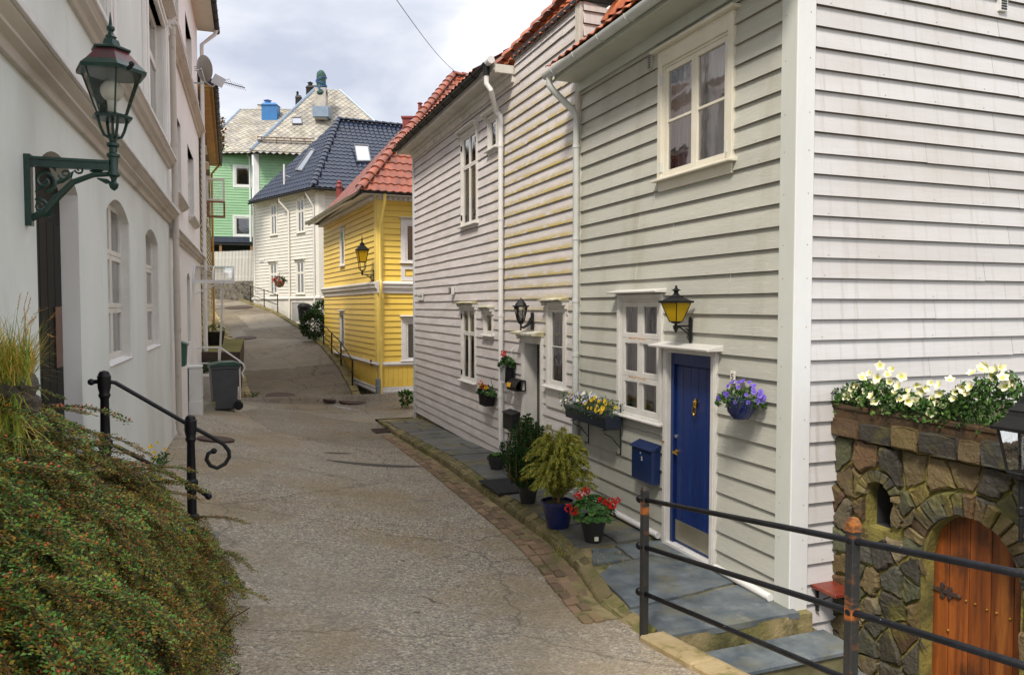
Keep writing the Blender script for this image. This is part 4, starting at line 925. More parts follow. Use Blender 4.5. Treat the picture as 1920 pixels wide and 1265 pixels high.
roofplane('roof_left_slope',yel,[E1,E0,PK],TERRAG,.22,.33,amp=.035)
roofplane('roof_right_slope',yel,[E0,E2,PE,PK],TERRAG,.22,.33,amp=.035)
roofplane('roof_back_slope',yel,[E2+V((-4,7,0)),E1,PK,PE],TERRAG,.22,.36,seg=3)
ridge(yel,E0+V((.0,0,.05)),PK+V((0,0,.05)),TERRAG,.13,.36,'hip_tiles'); ridge(yel,PK+V((0,0,.05)),PE+V((0,0,.05)),TERRAG,.13,.36,'ridge_tiles')
RED=mat('flue_red',(.24,.035,.03),(.16,.03,.025),nz=4,rough=.5)
for (px,py0,py1,D,w_) in ((787.5,190,215,25.3,.07),(765,218,236,25,.16)):
    p=at(px,py1,D); q=at(px,py0,D); b=MB(); 
    if w_<.1: b.lathe([(.09,0),(.07,.05),(.06,(q-p).length),(.10,(q-p).length+.02),(.05,(q-p).length+.06)],10)
    else: b.box(-w_,w_,-w_,w_,-.3,(q-p).length); b.box(-w_-.04,w_+.04,-w_-.04,w_+.04,(q-p).length,(q-p).length+.06)
    b.build('flue',RED,yel,T(p.x,p.y,p.z-.1))
p=at(782,235,25); b=MB(); b.tube([(0,0,-.2),(.35,.15,.25)],.10,12); b.build('flue',BLACKM,yel,T(*p))
p=at(636,352,30.5); b=MB(); b.lathe([(.13,-.5),(.12,0),(.16,.02),(.14,.1),(.08,.16),(.12,.2),(.03,.3)],10); b.build('flue',RED,yel,T(*p))
# ================================================================= blue-roofed white house
BW=mat('paint_offwhite',(.70,.67,.60),(.64,.61,.54),nz=2,rough=.5,bump=.15,bs=14,isl=.05,dirt=[(grime,2,(2,1,.5),.64,.8,.3)])
BWT=mat('paint_offwhite_trim',(.76,.73,.66),(.70,.67,.60),nz=2,rough=.5)
Bc=at(600,575,36); BL=Fr(Bc[:2],(.682,-.731)); BR=Fr(Bc[:2],(.91,.414)); BLen=7.2
blue=thing('wooden_house','off-white clapboard house with a glazed navy tile roof and roof windows','house',T(Bc.x,Bc.y,2))
def op2(F,xa,xc,yt,yb): return F.u(xa,(yt+yb)/2),F.u(xc,(yt+yb)/2),F.z((xa+xc)/2,yb),F.z((xa+xc)/2,yt)
bws=[op2(BL,509,519.5,384,441),op2(BL,559,571,374,436),op2(BL,508,520,494,551),op2(BL,557.5,571,490,551)]
clap('wall',blue,BL,BW,-BLen,-.28,3.05,8.1,.165,bws,joint=5,seam=SEAM_SHADE_L); clap('wall',blue,BR,BW,.25,10,3.05,8.1,.165,[],joint=5,seam=SEAM_SHADE_L)
for w_ in bws: window(blue,BL,*w_,cas=.09,cols=2,rows=(1.9,1),sash=.05,m=BWT,hood='brk',hw=.14,curtain=CURT,cw=.3)
for F,a,c in ((BL,-BLen,0),(BR,0,10)):
    b=MB(); k=a
    while k<c-.1: b.box(k+.004,k+.12,-.02,.01,1.3,2.92); k+=.124
    b.box(a,c,-.006,.01,1.0,2.92); b.build('plinth_boards',BW,blue,F.M)
    b=MB(); b.prism([(0,2.9),(-.10,2.9),(-.10,2.96),(0,3.05)],a-.2,c+.1,'x'); b.box(a,c,-.05,0,1.62,1.74); b.box(a,c+.02,-.05,0,7.95,8.12); b.build('trim_board',BWT,blue,F.M,recalc=True)
    corner_boards(blue,F,-.30 if F is BL else -.03,.03 if F is BL else .28,3.05,8.1,BWT,out=.05)
corner_boards(blue,BL,-BLen-.05,-BLen+.16,1.2,8.1,BWT,out=.05)
b=MB(); b.box(-BLen,0,.0,4,.5,8.1); b.build('house_body',BW,blue,BL.M@T(0,.9,0))
pipe(blue,[(-3.2,-.45,8.05),(-3.3,-.4,7.8),(-2.95,-.1,7.3),(-2.95,-.08,2.9),(-2.95,-.12,1.6)],.05,BWT,'downpipe',BL)
pipe(blue,[(-.55,-.45,8.1),(-.5,-.4,7.9),(-.36,-.1,7.3),(-.36,-.08,1.6)],.045,PIPEW,'downpipe',BL)
e0b=at(587,350,35.4); e1b=at(466,379,40.6); e1b.z=e0b.z; pk=at(634,226,41); vb=V((.91,.41,0)).normalized()
e2b=e0b+vb*14; pe=pk+vb*9
roofplane('roof_left_slope',blue,[e1b,e0b,pk],TILEB,.26,.35,amp=.045,seg=5)
roofplane('roof_right_slope',blue,[e0b,e2b,pe,pk],TILEB,.26,.35,amp=.045,seg=5)
ridge(blue,e0b+V((0,0,.06)),pk+V((0,0,.06)),TILEB,.15,.40,'hip_tiles'); ridge(blue,pk+V((0,0,.06)),pe+V((0,0,.06)),TILEB,.15,.40,'ridge_tiles')
b=MB(); b.add([e0b+V((0,0,-.12)),e1b+V((0,0,-.12)),Bc.xy.to_3d()+V((-7.2*.682,7.2*.731,8.15)),V((Bc.x,Bc.y,8.15)),V((Bc.x,Bc.y,8.15))+vb*10,e2b+V((0,0,-.12))],[(0,1,2,3),(0,3,4,5)])
b.build('soffit',BWT,blue,I4)
gut=(e1b-e0b); b=MB(); b.tube([e1b+V((0,0,-.08)),e0b+V((0,0,-.08)),e2b+V((0,0,-.08))],.06,8); b.build('gutter',BLACKM,blue,I4)
def skylight(parent,P,px4,name='roof_window'):
    """P three points of the roof plane; px4 four picture corners"""
    n=(P[1]-P[0]).cross(P[2]-P[0]).normalized(); 
    if n.z<0:n=-n
    c=[]
    for x,y in px4: r=ray(x,y); c.append(C0+r*((P[0]-C0).dot(n)/r.dot(n)))
    m=sum(c,V())/4; b=MB(); o=n*.12; 
    outer=[m+(q-m)*1.12 for q in c]
    for i in range(4):
        j=(i+1)%4; b.add([outer[i],outer[j],outer[j]+o,outer[i]+o],[(0,1,2,3)]); b.add([outer[i]+o,outer[j]+o,c[j]+o,c[i]+o],[(0,1,2,3)]); b.add([c[i]+o,c[j]+o,c[j]+o*.6,c[i]+o*.6],[(0,1,2,3)])
    w=b.build(name,mat('roof_window_frame',(.10,.11,.12),(.14,.15,.16),nz=3,rough=.4),parent,I4)
    g=MB(); g.add([q+o*.7 for q in c],[(0,1,2,3)]); g.build('pane',MT.get('sky_glass') or mat('sky_glass',(.5,.52,.56),(.6,.6,.62),nz=1,rough=.05,metal=.9),w,I4)
skylight(blue,(e0b,e1b,pk),((558,319),(569,321),(592,285),(584,283)))
skylight(blue,(e0b,e2b,pk),((670,304),(694,304),(689,276),(665,275)))
b=MB(); p=at(533,345,38.6); b.tube([p+V((0,0,-1.0)),p+V((0,0,1.0))],.05,8); b.tube([p+V((0,0,.45)),p+V((.5,.4,.3))],.02,5); b.tube([p+V((.0,0,-.3)),p+V((.45,.4,.25))],.02,5); b.build('mast',TRIM,blue,I4)
# ================================================================= green house on the hill
GRN=mat('paint_green',(.25,.45,.26),(.30,.50,.30),nz=1,rough=.5,bump=.15,bs=12,isl=.05,dirt=[((.15,.36,.16),1.2,(1,1,.5),.56,.8,.4)])
NW=mat('paint_white_greenhouse',(.74,.74,.75),(.66,.66,.67),nz=3,rough=.5)
SLR=mat('slate_roof',(.42,.39,.33),(.30,.28,.25),nz=1.2,rough=.75,isl=.22,lo=.4,hi=.6,dirt=[((.24,.19,.08),.8,(1,1,1),.54,.7,.5),((.52,.50,.46),1.6,(1,1,1),.58,.7,.5)])
BLUF=mat('flashing_bluegrey',(.19,.25,.33),(.24,.31,.40),nz=3,rough=.4,metal=.2)
en=V((.97,.24,0)).normalized(); pR=at(481,575,44); NR=Fr(pR[:2],en); pLx=at(476,575,46.6); NL=Fr(pLx[:2],en)
green=thing('wooden_house','green clapboard house high on the hill with a diamond slate roof','house',T(pR.x,pR.y,4))
g1=(NL.u(440.5,330),NL.u(470,330),NL.z(455,348.5),NL.z(455,313)); g2=(NL.u(440.5,425),NL.u(470,425),NL.z(455,441.5),NL.z(455,407))
clap('wall',green,NL,GRN,-7,0,6.8,12.2,.16,[g1,g2],joint=6,seam=SEAM_SHADE_G); clap('wall',green,NR,GRN,.25,10,4,11.7,.16,[],joint=6,seam=SEAM_SHADE_G)
for g in (g1,g2):
    w_=window(green,NL,*g,cas=.12,cols=1,rows=(1,),sash=.06,m=NW,sill=False,curtain=CURT,cw=.4)
b=MB(); b.box(-.05,.25,-.05,.0,4,11.6); b.build('corner_board',NW,green,NR.M); b=MB(); b.box(-.03,.02,.0,4,4,11.7); b.build('side_wall',GRN,green,NR.M)
pipe(green,[(-.4,-.05,12.0),(-.12,-.05,11.6),(-.12,-.05,6.5)],.06,NW,'downpipe',NL)
b=MB(); b.box(-7,.2,-.06,2,6.45,6.8); b.build('terrace_edge',mat('terrace_dark_blue',(.03,.04,.07),(.05,.06,.09),nz=2,rough=.4),green,NL.M)
b=MB(); b.box(-7,.2,1.5,1.6,3.,6.45); b.box(-7,.2,.0,1.6,6.3,6.44); b.build('carport',DARK,green,NL.M)
for u_ in (-1.9,-.1,-4): b=MB(); b.box(u_-.07,u_+.07,.05,.2,3,6.45); b.build('post',mat('wood_brown',(.25,.12,.05),(.33,.17,.07),nz=3,rough=.7),green,NL.M)
P=[at(372,284,45.9),at(484,284,45.9),at(545,212,50.5),at(451,206,50.5)]; P[0].z=P[1].z; P[2].z=P[3].z
roofplane('roof_left_wing',green,P,SLR,.36,.20,kind='diamond'); 
b=MB(); b.tube([P[0],P[3]],.09,6); b.tube([P[3],P[2]],.06,6,1); b.tube([P[0]+V((0,0,-.1)),P[1]+V((0,0,-.1))],.1,8,2)
P2=[at(470,281,43.2),at(770,281,43.2),at(634,169,48),at(592,166,48)]; P2[1].z=P2[0].z; P2[2].z=P2[3].z
P2=[P2[0],P2[0]+en*9.4,P2[3]+en*1.5,P2[3]]
roofplane('roof_gable',green,P2,SLR,.36,.20,kind='diamond')
b.tube([P2[0],P2[3]],.10,6); b.tube([P2[1],P2[2]],.09,6); b.tube([P2[0]+V((0,0,-.12)),P2[1]+V((0,0,-.12))],.1,8,2)
b.build('roof_flashing',[BLUF,SLR,BLACKM],green,I4)
# west slope of the gabled wing
b=MB(); q=P2[0]+V((-1.2,5,0)); b.add([P2[0],P2[3],P2[3]+V((-1,4,0)),q],[(0,1,2,3)]); b.add([P[0],P[3],P[3]+V((-2,3,-1)),P[0]+V((-2,6,0))],[(0,1,2,3)]); b.add([P2[2],P2[1],P2[1]+V((1,6,0)),P2[2]+V((0,5,0))],[(0,1,2,3)]); b.build('roof_back',SLR,green,I4)
skylight(green,(P2[0],P2[1],P2[3]),((549,234),(566,234),(564,223),(548,223)))
b=MB(); a=at(482,262,43.6); c=at(590,266,44.4); b.tube([a,c+V((0,0,0))],.05,6); b.tube([a+V((0,0,.16)),c+V((0,0,.16))],.04,6)
for k in range(4): p=a.lerp(c,(k+.3)/4); b.tube([p+V((0,.2,-.25)),p+V((0,0,.2))],.025,5)
b.build('snow_guard',mat('rail_brown',(.16,.11,.08),(.22,.16,.11),nz=3,rough=.6),green,I4)
# chimneys of the green house
p=at(603,206,45.9); b=MB(); b.box(-.32,.32,-.3,.3,-.6,1.25); ch=b.build('chimney',mat('chimney_render',(.50,.47,.42),(.36,.33,.30),nz=3,rough=.8),green,T(*p))
b=MB(); b.box(-.45,.5,-.42,.4,-.5,.12); b.build('chimney_flashing',BLUF,ch,T(*p))
TARP=mat('tarp_green',(.008,.09,.055),(.006,.04,.035),nz=4,rough=.4,bump=.8,bs=6,bd=.1,dirt=[((.03,.05,.04),3,(1,1,.4),.5,.6,.7)])
b=MB(); prof=[(.30,.75),(.44,.82),(.50,1.0),(.40,1.15),(.37,1.5),(.36,1.9),(.37,2.1),(.30,2.3),(.14,2.42),(.02,2.44)]; b.lathe([(a_*.76,.75+(c_-.75)*.95) for a_,c_ in prof],18)
for i,v_ in enumerate(b.v): v_.x*=1+uni(-.1,.1); v_.y*=1+uni(-.1,.1)
b.build('tarpaulin',TARP,ch,T(*p),smooth=True)
b=MB()
for z_,tl in ((1.0,.1),(1.15,-.14),(1.3,.1),(1.55,-.12),(1.8,.12)): b.tube([(.33*cos(k*PI/8),.33*sin(k*PI/8),z_+tl*cos(k*PI/8)) for k in range(17)],.022,5)
b.build('rope',mat('rope_blue',(.03,.12,.45),(.03,.12,.45),rough=.6),ch,T(*p))
for (px,py,D,w_,h_,m_) in ((586,168,48.5,.35,.30,BLACKM),(560,184,49,.18,.25,BLACKM),(493,210,50.8,.4,.35,SLR),(508,214,49.6,.5,.75,mat('vent_hood_blue',(.03,.17,.42),(.03,.14,.36),nz=2,rough=.4))):
    p=at(px,py,D); b=MB(); b.box(-w_,w_,-w_*.7,w_*.7,-1.0,h_-.25); b.frustum((0,0),w_*2.2,w_*1.7,w_*1.6,w_*1.2,h_-.25,h_-.1); b.lathe([(w_*.4,0),(w_*.4,.2),(w_*.55,.22),(w_*.05,.32)],10,(-w_*.4,0,h_-.12)); b.build('chimney_pot',m_,green,T(*p))
# ================================================================= fence, hill wall
FW=mat('paint_white_fence',(.66,.64,.60),(.60,.58,.53),nz=2,rough=.6)
pf0=at(388,500,44.2); pf1=at(480,500,42.8); FF=Fr(pf0[:2],(pf1-pf0)[:2]); Lf=(pf1-pf0).xy.length
fz0=FF.z(440,527); fz1=FF.z(440,471)
fence=thing('picket_fence','white board fence on a stone wall below the green house','fence',T(*FF.w(Lf/2,0,fz0)))
b=MB(); u_=-2
while u_<Lf: b.prism([(u_,fz0),(u_+.07,fz0),(u_+.07,fz1-.03),(u_+.035,fz1+.03),(u_,fz1-.03)],-.03,0,'y'); u_+=.105
b.build('boards',FW,fence,FF.M,recalc=True); b=MB(); b.box(-2,Lf,.0,.06,fz0+.2,fz0+.3); b.box(-2,Lf,0,.06,fz1-.4,fz1-.3); b.build('fence_rail',FW,fence,FF.M)
RUB=mat('rubble_dark',(.10,.085,.07),(.19,.17,.13),nz=4,rough=.9,bump=.8,bs=6,bd=.08,dirt=[((.03,.03,.025),3,(1,1,1),.5,.62,.8)])
b=MB(); b.box(-2.2,Lf+.1,-.06,.8,1.5,fz0-.01)
tag(b.build('retaining_wall',RUB,None,FF.M,bevel=.02),'dark rubble stone wall under the white board fence','wall')
# ================================================================= rubble stone outbuilding
def clip_poly(P,a,b_,c):  # keep a x + b y <= c
    o=[]
    for i in range(len(P)):
        p,q=P[i],P[(i+1)%len(P)]; dp=a*p[0]+b_*p[1]-c; dq=a*q[0]+b_*q[1]-c
        if dp<=0:o.append(p)
        if dp*dq<0: t=dp/(dp-dq); o.append((p[0]+t*(q[0]-p[0]),p[1]+t*(q[1]-p[1])))
    return o
def rubble(mb,x0,x1,z0,z1,sp,push,seed=3,asp=1.,h=(.02,.05)):
    rr=random.Random(seed); S=[]; z=z0+sp/2
    while z<z1:
        x=x0+sp*rr.uniform(.2,.6)
        while x<x1: S.append((x+rr.uniform(-.38,.38)*sp,z+rr.uniform(-.38,.38)*sp*asp)); x+=sp*rr.choice((.75,1,1,1.4))
        z+=sp*asp
    for i,s in enumerate(S):
        P=[(x0,z0),(x1,z0),(x1,z1),(x0,z1)]
        for j,q in enumerate(S):
            if i==j or abs(q[0]-s[0])+abs(q[1]-s[1])>sp*4.5: continue
            a,c=q[0]-s[0],q[1]-s[1]; m=((q[0]+s[0])/2,(q[1]+s[1])/2); P=clip_poly(P,a,c,a*m[0]+c*m[1])
            if len(P)<3: break
        if len(P)<3: continue
        c=(sum(p[0] for p in P)/len(P),sum(p[1] for p in P)/len(P))
        if c[1]<nb-.03 and abs(c[0]-nu)<.3: P=clip_poly(P,0,1,nb-.03)
        if nb-.03<=c[1]<ns+.03 and nr*.8<abs(c[0]-nu)<.4: P=clip_poly(P,-1,0,-(nu+nr+.015)) if c[0]>nu else clip_poly(P,1,0,nu-nr-.015)
        if c[1]<zc_ and rc*.8<abs(c[0]-uc)<.8: P=clip_poly(P,-1,0,-(uc+rc+.015)) if c[0]>uc else clip_poly(P,1,0,uc-rc-.015)
        if len(P)<3: continue
        if push(c,test=True): continue
        D=[]
        for k in range(len(P)):
            p,q=P[k],P[(k+1)%len(P)]
            for f in (0,.25,.5,.75):
                j=.012 if f else 0
                D.append(push((p[0]+(q[0]-p[0])*f+rr.uniform(-j,j),p[1]+(q[1]-p[1])*f+rr.uniform(-j,j))))
        stone(mb,D,c,rr,h)
def stone(mb,D,c,rr,h=(.02,.05),g=.905):
    n=len(D); hh=rr.uniform(*h); tx,tz=rr.uniform(-.12,.12),rr.uniform(-.12,.12)
    r0=[(c[0]+(x-c[0])*g,.0,c[1]+(z-c[1])*g) for x,z in D]
    r1=[(c[0]+(x-c[0])*(g-.04),-hh*.8,c[1]+(z-c[1])*(g-.04)) for x,z in D]
    r2=[(c[0]+(x-c[0])*(g-.18),-hh+tx*(x-c[0])+tz*(z-c[1])+rr.uniform(-.004,.004),c[1]+(z-c[1])*(g-.18)) for x,z in D]
    mb.add(r0+r1+r2+[(c[0],-hh,c[1])],[(i,(i+1)%n,n+(i+1)%n,n+i) for i in range(n)]+[(n+i,n+(i+1)%n,2*n+(i+1)%n,2*n+i) for i in range(n)]+[(2*n+i,2*n+(i+1)%n,3*n) for i in range(n)])
SF=Fr(GS.w(.475,0,0)[:2],e0)
STN=mat('rubble_stone',(.13,.10,.06),(.07,.06,.04),nz=5,rough=.62,isl=.35,bump=1.,bs=16,bd=.03,isl2=[(.055,.058,.052),(.15,.10,.04),(.05,.045,.035),(.17,.125,.05),(.08,.085,.065),(.12,.06,.022),(.20,.16,.095),(.028,.026,.022),(.075,.085,.04),(.16,.11,.03)],
  dirt=[((.17,.15,.02),2.4,(1,1,1),.54,.66,.6),((.03,.028,.02),3,(1,1,1),.56,.68,.7)])
MORT=mat('mortar_yellow',(.30,.25,.055),(.15,.13,.035),nz=4,rough=.95,bump=1,bs=24,bd=.02,dirt=[((.06,.06,.02),2.5,(1,1,1),.50,.66,.8)])
LEDG=mat('ledge_dark_stone',(.085,.045,.016),(.03,.022,.012),nz=7,rough=.8,bump=.8,bs=20,bd=.02)
shed=thing('stone_outbuilding','rubble stone outbuilding with an arched wooden door, joined to the white side wall','building',T(*SF.w(1.2,0,-1)))
uc,rc,zc_=SF.u(1822,1100),.385,.62; uc=(SF.u(1731,1150)+SF.u(1914,1150))/2; rc=(SF.u(1914,1150)-SF.u(1731,1150))/2; zc_=SF.z(1822,972)-rc
nu,nr=(SF.u(1627,950)+SF.u(1674,950))/2,(SF.u(1674,950)-SF.u(1627,950))/2; nb=SF.z(1650,992); ns=SF.z(1650,904)-nr
ro=rc+.19; nro=nr+.11; SU=3.2; SZ=1.42
def push(p,test=False):
    x,z=p
    for (u0_,zs_,ri,rout,zb) in ((uc,zc_,rc,ro,-9),(nu,ns,nr,nro,nb-.03)):
        dx,dz=x-u0_,z-zs_
        if dz>=0:
            d=math.hypot(dx,dz)
            if d<rout:
                if test: 
                    if d<rout*.8: return True
                    continue
                d=max(d,1e-4); x,z=u0_+dx/d*rout,zs_+dz/d*rout
        elif abs(dx)<ri+.02 and z>zb:
            if test:
                if abs(dx)<ri*.8: return True
                continue
            x=u0_+(ri+.02)*(1 if dx>0 else -1)
    return False if test else (x,z)
plaster('wall',shed,SF,MORT,-.02,SU,-1.3,SZ,[(uc-rc,uc+rc,-1.3,zc_,rc,.22),(nu-nr,nu+nr,nb,ns,nr,.10)],mats=[MORT,MORT,DARK],room=.45)
b=MB(); rubble(b,.0,SU,-1.2,SZ,.20,push,5,.9)
rr=random.Random(9)
for (u0_,zs_,ri,rout,n) in ((uc,zc_,rc,ro-.01,17),(nu,ns,nr,nro-.01,9)):
    for k in range(n):
        a0,a1=PI*k/n+rr.uniform(-.02,.02),PI*(k+1)/n+rr.uniform(-.02,.02)
        D=[(u0_+r_*cos(a),zs_+r_*sin(a)) for r_,a in ((ri,a0),((ri+rout)/2,a0),(rout,a0),(rout,(a0+a1)/2),(rout,a1),((ri+rout)/2,a1),(ri,a1),(ri,(a0+a1)/2))]
        stone(b,D,(u0_+(ri+rout)/2*cos((a0+a1)/2),zs_+(ri+rout)/2*sin((a0+a1)/2)),rr,(.03,.05),.92)
b.build('masonry',STN,shed,SF.M)
b=MB(); z_=SZ; x=0
while x<SU:
    w_=rr.uniform(.16,.34); 
    for (za,zb_) in ((SZ,SZ+rr.uniform(.13,.2)),):
        D=[(x,za),(x+w_*.5,za-.004),(x+w_,za),(x+w_+.01,(za+zb_)/2),(x+w_,zb_),(x+w_*.5,zb_+.008),(x,zb_),(x-.01,(za+zb_)/2)]
        stone(b,D,(x+w_/2,(za+zb_)/2),rr,(.02,.04),.95)
    x+=w_
b.build('ledge_course',STN,shed,SF.M@T(0,-.045,0))
b=MB(); b.box(-.02,SU,-.055,.25,SZ,SZ+.27); b.box(-.02,SU,.25,1.9,SZ,SZ+.2,1); b.box(.0,SU,.55,.6,-1.2,SZ,0); b.box(-.02,0.02,.0,.6,-1.2,SZ,0)
for k in range(24): x=k/24*SU; b.box(x,x+SU/24-.004,-.062-uni(0,.012),.05,SZ+.23,SZ+.272+uni(-.012,.012))
b.build('planter_ledge',[LEDG,SOIL],shed,SF.M,bevel=.008)
WOOD=mat('door_wood_orange',(.34,.095,.017),(.15,.04,.010),nz=3.5,rough=.45,bump=.5,bs=12,st=(6,1,.35),isl=.25,bd=.01,dirt=[((.06,.025,.012),2.2,(2,1,1),.52,.66,.85),((.50,.19,.04),2,(3,1,.3),.58,.7,.6)])
b=MB(); x=uc-rc-.01; ws_=[.135,.16,.165,.165,.13]; sc=(2*rc+.02)/sum(ws_)
for w_ in ws_:
    w_*=sc; a,c=x+.003,x+w_-.003; pts=[(a,-1.25),(c,-1.25)]
    for k in range(7):
        u_=c+(a-c)*k/6; pts.append((u_,zc_+math.sqrt(max(0,(rc+.01)**2-(u_-uc)**2))))
    b.prism(pts,.10,.14,'y'); x+=w_
sd_=b.build('door',WOOD,shed,SF.M,bevel=.005,recalc=True)
b=MB(); hz=SF.z(1740,1105); hu=uc-rc+.01
b.box(hu,hu+.20,.085,.10,hz-.014,hz+.014); 
for k,(du,dz_) in enumerate(((.07,.04),(.07,-.04),(.13,.028),(.13,-.028))): b.lathe([(.02,0),(.02,.012)],8,t=T(hu+du,.10,hz+dz_)@Matrix.Rotation(PI/2,4,'X'))
b.box(hu+.06,hu+.08,.085,.10,hz-.05,hz+.05); b.ball((hu+.205,.095,hz),.018,8); b.build('hinge',IRON,sd_,SF.M)
b=MB()
for (px,py) in ((1812,1126),(1829,1132),(1851,1143),(1869,1149),(1778,1181),(1895,1160)):
    u_,z_=SF.uz(px,py,-.1); b.ball((u_,.098,z_),.010,8)
b.build('studs',BRASS,sd_,SF.M)
# ================================================================= things in the street
def proj(p):
    v=V(p)-C0; cp,sp=cos(PITCH),sin(PITCH); f=v.y*cp-v.z*sp; u=v.y*sp+v.z*cp
    return PX+F0*v.x/f,PY-F0*u/f
def out_for(F,u,z,px):
    """how far out from the wall a point at (u,z) must stand to appear at picture x = px"""
    best=min((abs(proj(F.w(u,k*.01,z))[0]-px),k*.01) for k in range(0,120)); return best[1]
def on_ground(px,py,zf):
    z=zf if not callable(zf) else -.05
    for _ in range(6):
        p=atz(px,py,z)
        if callable(zf): s=toS(p); z=zf(s.x,s.y)
    return p
# ---- planting bed, landing and stairs at the left, far part
def poly_block(name,pts,z0,z1,mats,parent=None,bevel=.01):
    b=MB(); n=len(pts); b.add([(x,y,z0) for x,y in pts]+[(x,y,z1) for x,y in pts],[tuple(n+i for i in range(n))],0)
    b.add([(x,y,z0) for x,y in pts]+[(x,y,z1) for x,y in pts],[(i,(i+1)%n,n+(i+1)%n,n+i) for i in range(n)],1)
    return b.build(name,mats,parent,I4)
MOSSG=mat('mossy_bed',(.12,.12,.02),(.20,.17,.06),nz=2,rough=.95,bump=.7,bs=14)
RUSTP=mat('panel_dark_rust',(.045,.028,.020),(.075,.045,.03),nz=2,rough=.7,bump=.3,bs=18,st=(1,1,4))
tag(poly_block('planting_bed',[(-8.35,20.0),(-7.26,20.0),(-10.0,28),(-11.3,28.3)],-.3,1.3,[MOSSG,RUSTP]),kind='structure')
b=MB(); Lp=[at(*p) for p in farL[:8]]; 
for p,q in zip(Lp,Lp[1:]):
    a=p+V((-.35,-.1,.16)); c=q+V((-.35,-.1,.16)); b.quad(a,c,c+V((-2.2,-.6,.1)),a+V((-2.0,-.6,.0)))
tag(b.build('verge',GRND,None,I4),kind='structure')
b=MB(); F2l=LF.u(361,527)-uL1
F2r=F2l+1.0; b.box(F2r,F2r+1.3,-.50,0,-.2,.80); b.box(F2r,F2r+1.3,-.72,-.50,-.2,.6); b.box(F2r,F2r+1.3,-.94,-.72,-.2,.4)
b.build('landing',[mat('concrete_pale',(.46,.42,.37),(.36,.33,.28),nz=2,rough=.85,bump=.3,bs=20,dirt=[(grime,2,(1,1,1),.58,.74,.5)])],left2,F2.M,bevel=.01)
b=MB(); zc=3.10; oc=out_for(F2,F2l,3.1,437); prof=[(-oc*sin(PI/2*k/8)**.8,zc+.40*cos(PI/2*k/8)) for k in range(9)]
can=thing('door_canopy','white framed canopy with curved clear sheet over the door of the white plastered house','canopy',F2.at(F2l,0,zc))
prof=[(F2l+.75*(1-cos(PI/2*k/8)),zc+.36*sin(PI/2*k/8)) for k in range(9)]
for yy in (-.02,-oc*.5,-oc): b.tube([(u,yy,z) for u,z in prof],.018,6)
b.box(F2l-.03,F2l+.02,-oc-.02,0,zc-.06,zc+.02); b.box(F2l+.73,F2l+.77,-oc-.02,0,zc+.34,zc+.38); b.box(F2l,F2l+.75,-oc-.02,-oc+.02,zc-.04,zc+.0); b.box(F2l+.72,F2l+.76,-oc-.02,-oc+.02,zc-.04,zc+.38); b.tube([(F2l,0,zc-.33),(F2l,-oc*.66,zc-.05)],.02,6); b.tube([(F2l,-.02,zc-.33),(F2l,-.02,zc)],.02,6)
b.build('frame',PIPEW,can,F2.M)
b=MB()
for (u,z),(u2,z2) in zip(prof,prof[1:]): b.quad((u,0,z),(u,-oc,z),(u2,-oc,z2),(u2,0,z2))
b.build('clear_sheet',glassmat('polycarbonate',(.82,.83,.84),.16),can,F2.M,smooth=True)
b=MB(); b.tube([(F2l+.1,-oc*.75,zc-.05),(F2l+.95,-.50,.80)],.022,6); b.build('post',PIPEW,can,F2.M)
rail=thing('stair_railing','white tube railing on the doorstep behind the grey wheeled bin','railing',F2.at(F2r,.9,.77))
b=MB(); b.tube([(F2r+.02,0,1.50),(F2r+.02,-.50,1.50),(F2r+.02,-.56,1.48),(F2r+.02,-.95,1.18),(F2r+.02,-1.06,1.08),(F2r+.02,-1.10,.98),(F2r+.02,-1.03,.86),(F2r+.02,-1.06,.76)],.02,7); b.tube([(F2r+.02,0,1.12),(F2r+.02,-.52,1.12)],.016,6); b.build('rail',PIPEW,rail,F2.M,smooth=True,auto=True)
for (du,oo,z0_,z1_) in ((.02,.50,.77,1.5),(.02,.98,.2,1.16)): b=MB(); b.tube([(F2r+du,-oo,z0_),(F2r+du,-oo,z1_)],.018,7); b.build('post',PIPEW,rail,F2.M)
# ---- left doorstep stairs in front of the black door
# ---------------------------------------------------------------- lanterns
def lantern(parent,Mw,n,rt,rb,h,roof,metal,glassm,base=None,ph=0,bar=.008,bulb=True,bulbm=None,roofm=None,overh=1.18,names=('lantern_roof','lantern_frame','pane','bulb')):
    """z=0 is the glass bottom, z=h the top rim; roof=[(r,z)..] above h"""
    b=MB(); b.lathe([(rt*overh,h-.005),(rt*overh+.004,h+.015)]+[(r,h+z) for r,z in roof],n,ph=ph)
    rf=b.build(names[0],roofm or metal,parent,Mw)
    b=MB()
    for k in range(n):
        a=2*PI*k/n+ph; a2=2*PI*(k+1)/n+ph
        p0=(rb*cos(a),rb*sin(a),0); p1=(rt*cos(a),rt*sin(a),h); q0=(rb*cos(a2),rb*sin(a2),0); q1=(rt*cos(a2),rt*sin(a2),h)
        b.tube([p0,p1],bar,4); b.tube([p0,q0],bar,4); b.tube([p1,q1],bar*1.1,4)
    if base: b.lathe(base,n if n>4 else 10)
    fr=b.build(names[1],metal,parent,Mw)
    g=MB(); 
    for k in range(n):
        a=2*PI*k/n+ph; a2=2*PI*(k+1)/n+ph; g.quad((rb*cos(a),rb*sin(a),0),(rb*cos(a2),rb*sin(a2),0),(rt*cos(a2),rt*sin(a2),h),(rt*cos(a),rt*sin(a),h))
    g.build(names[2],glassm,fr,Mw)
    if bulb:
        g=MB(); r=rt*.38; g.lathe([(r*.35,.0),(r*.4,h*.3),(r*.45,h*.36)],12); g.ball((0,0,h*.36+r*.9),r,14); g.build(names[3],bulbm or mat('bulb_opal',(.78,.78,.70),(.7,.7,.62),rough=.3),fr,Mw,smooth=True)
    return fr
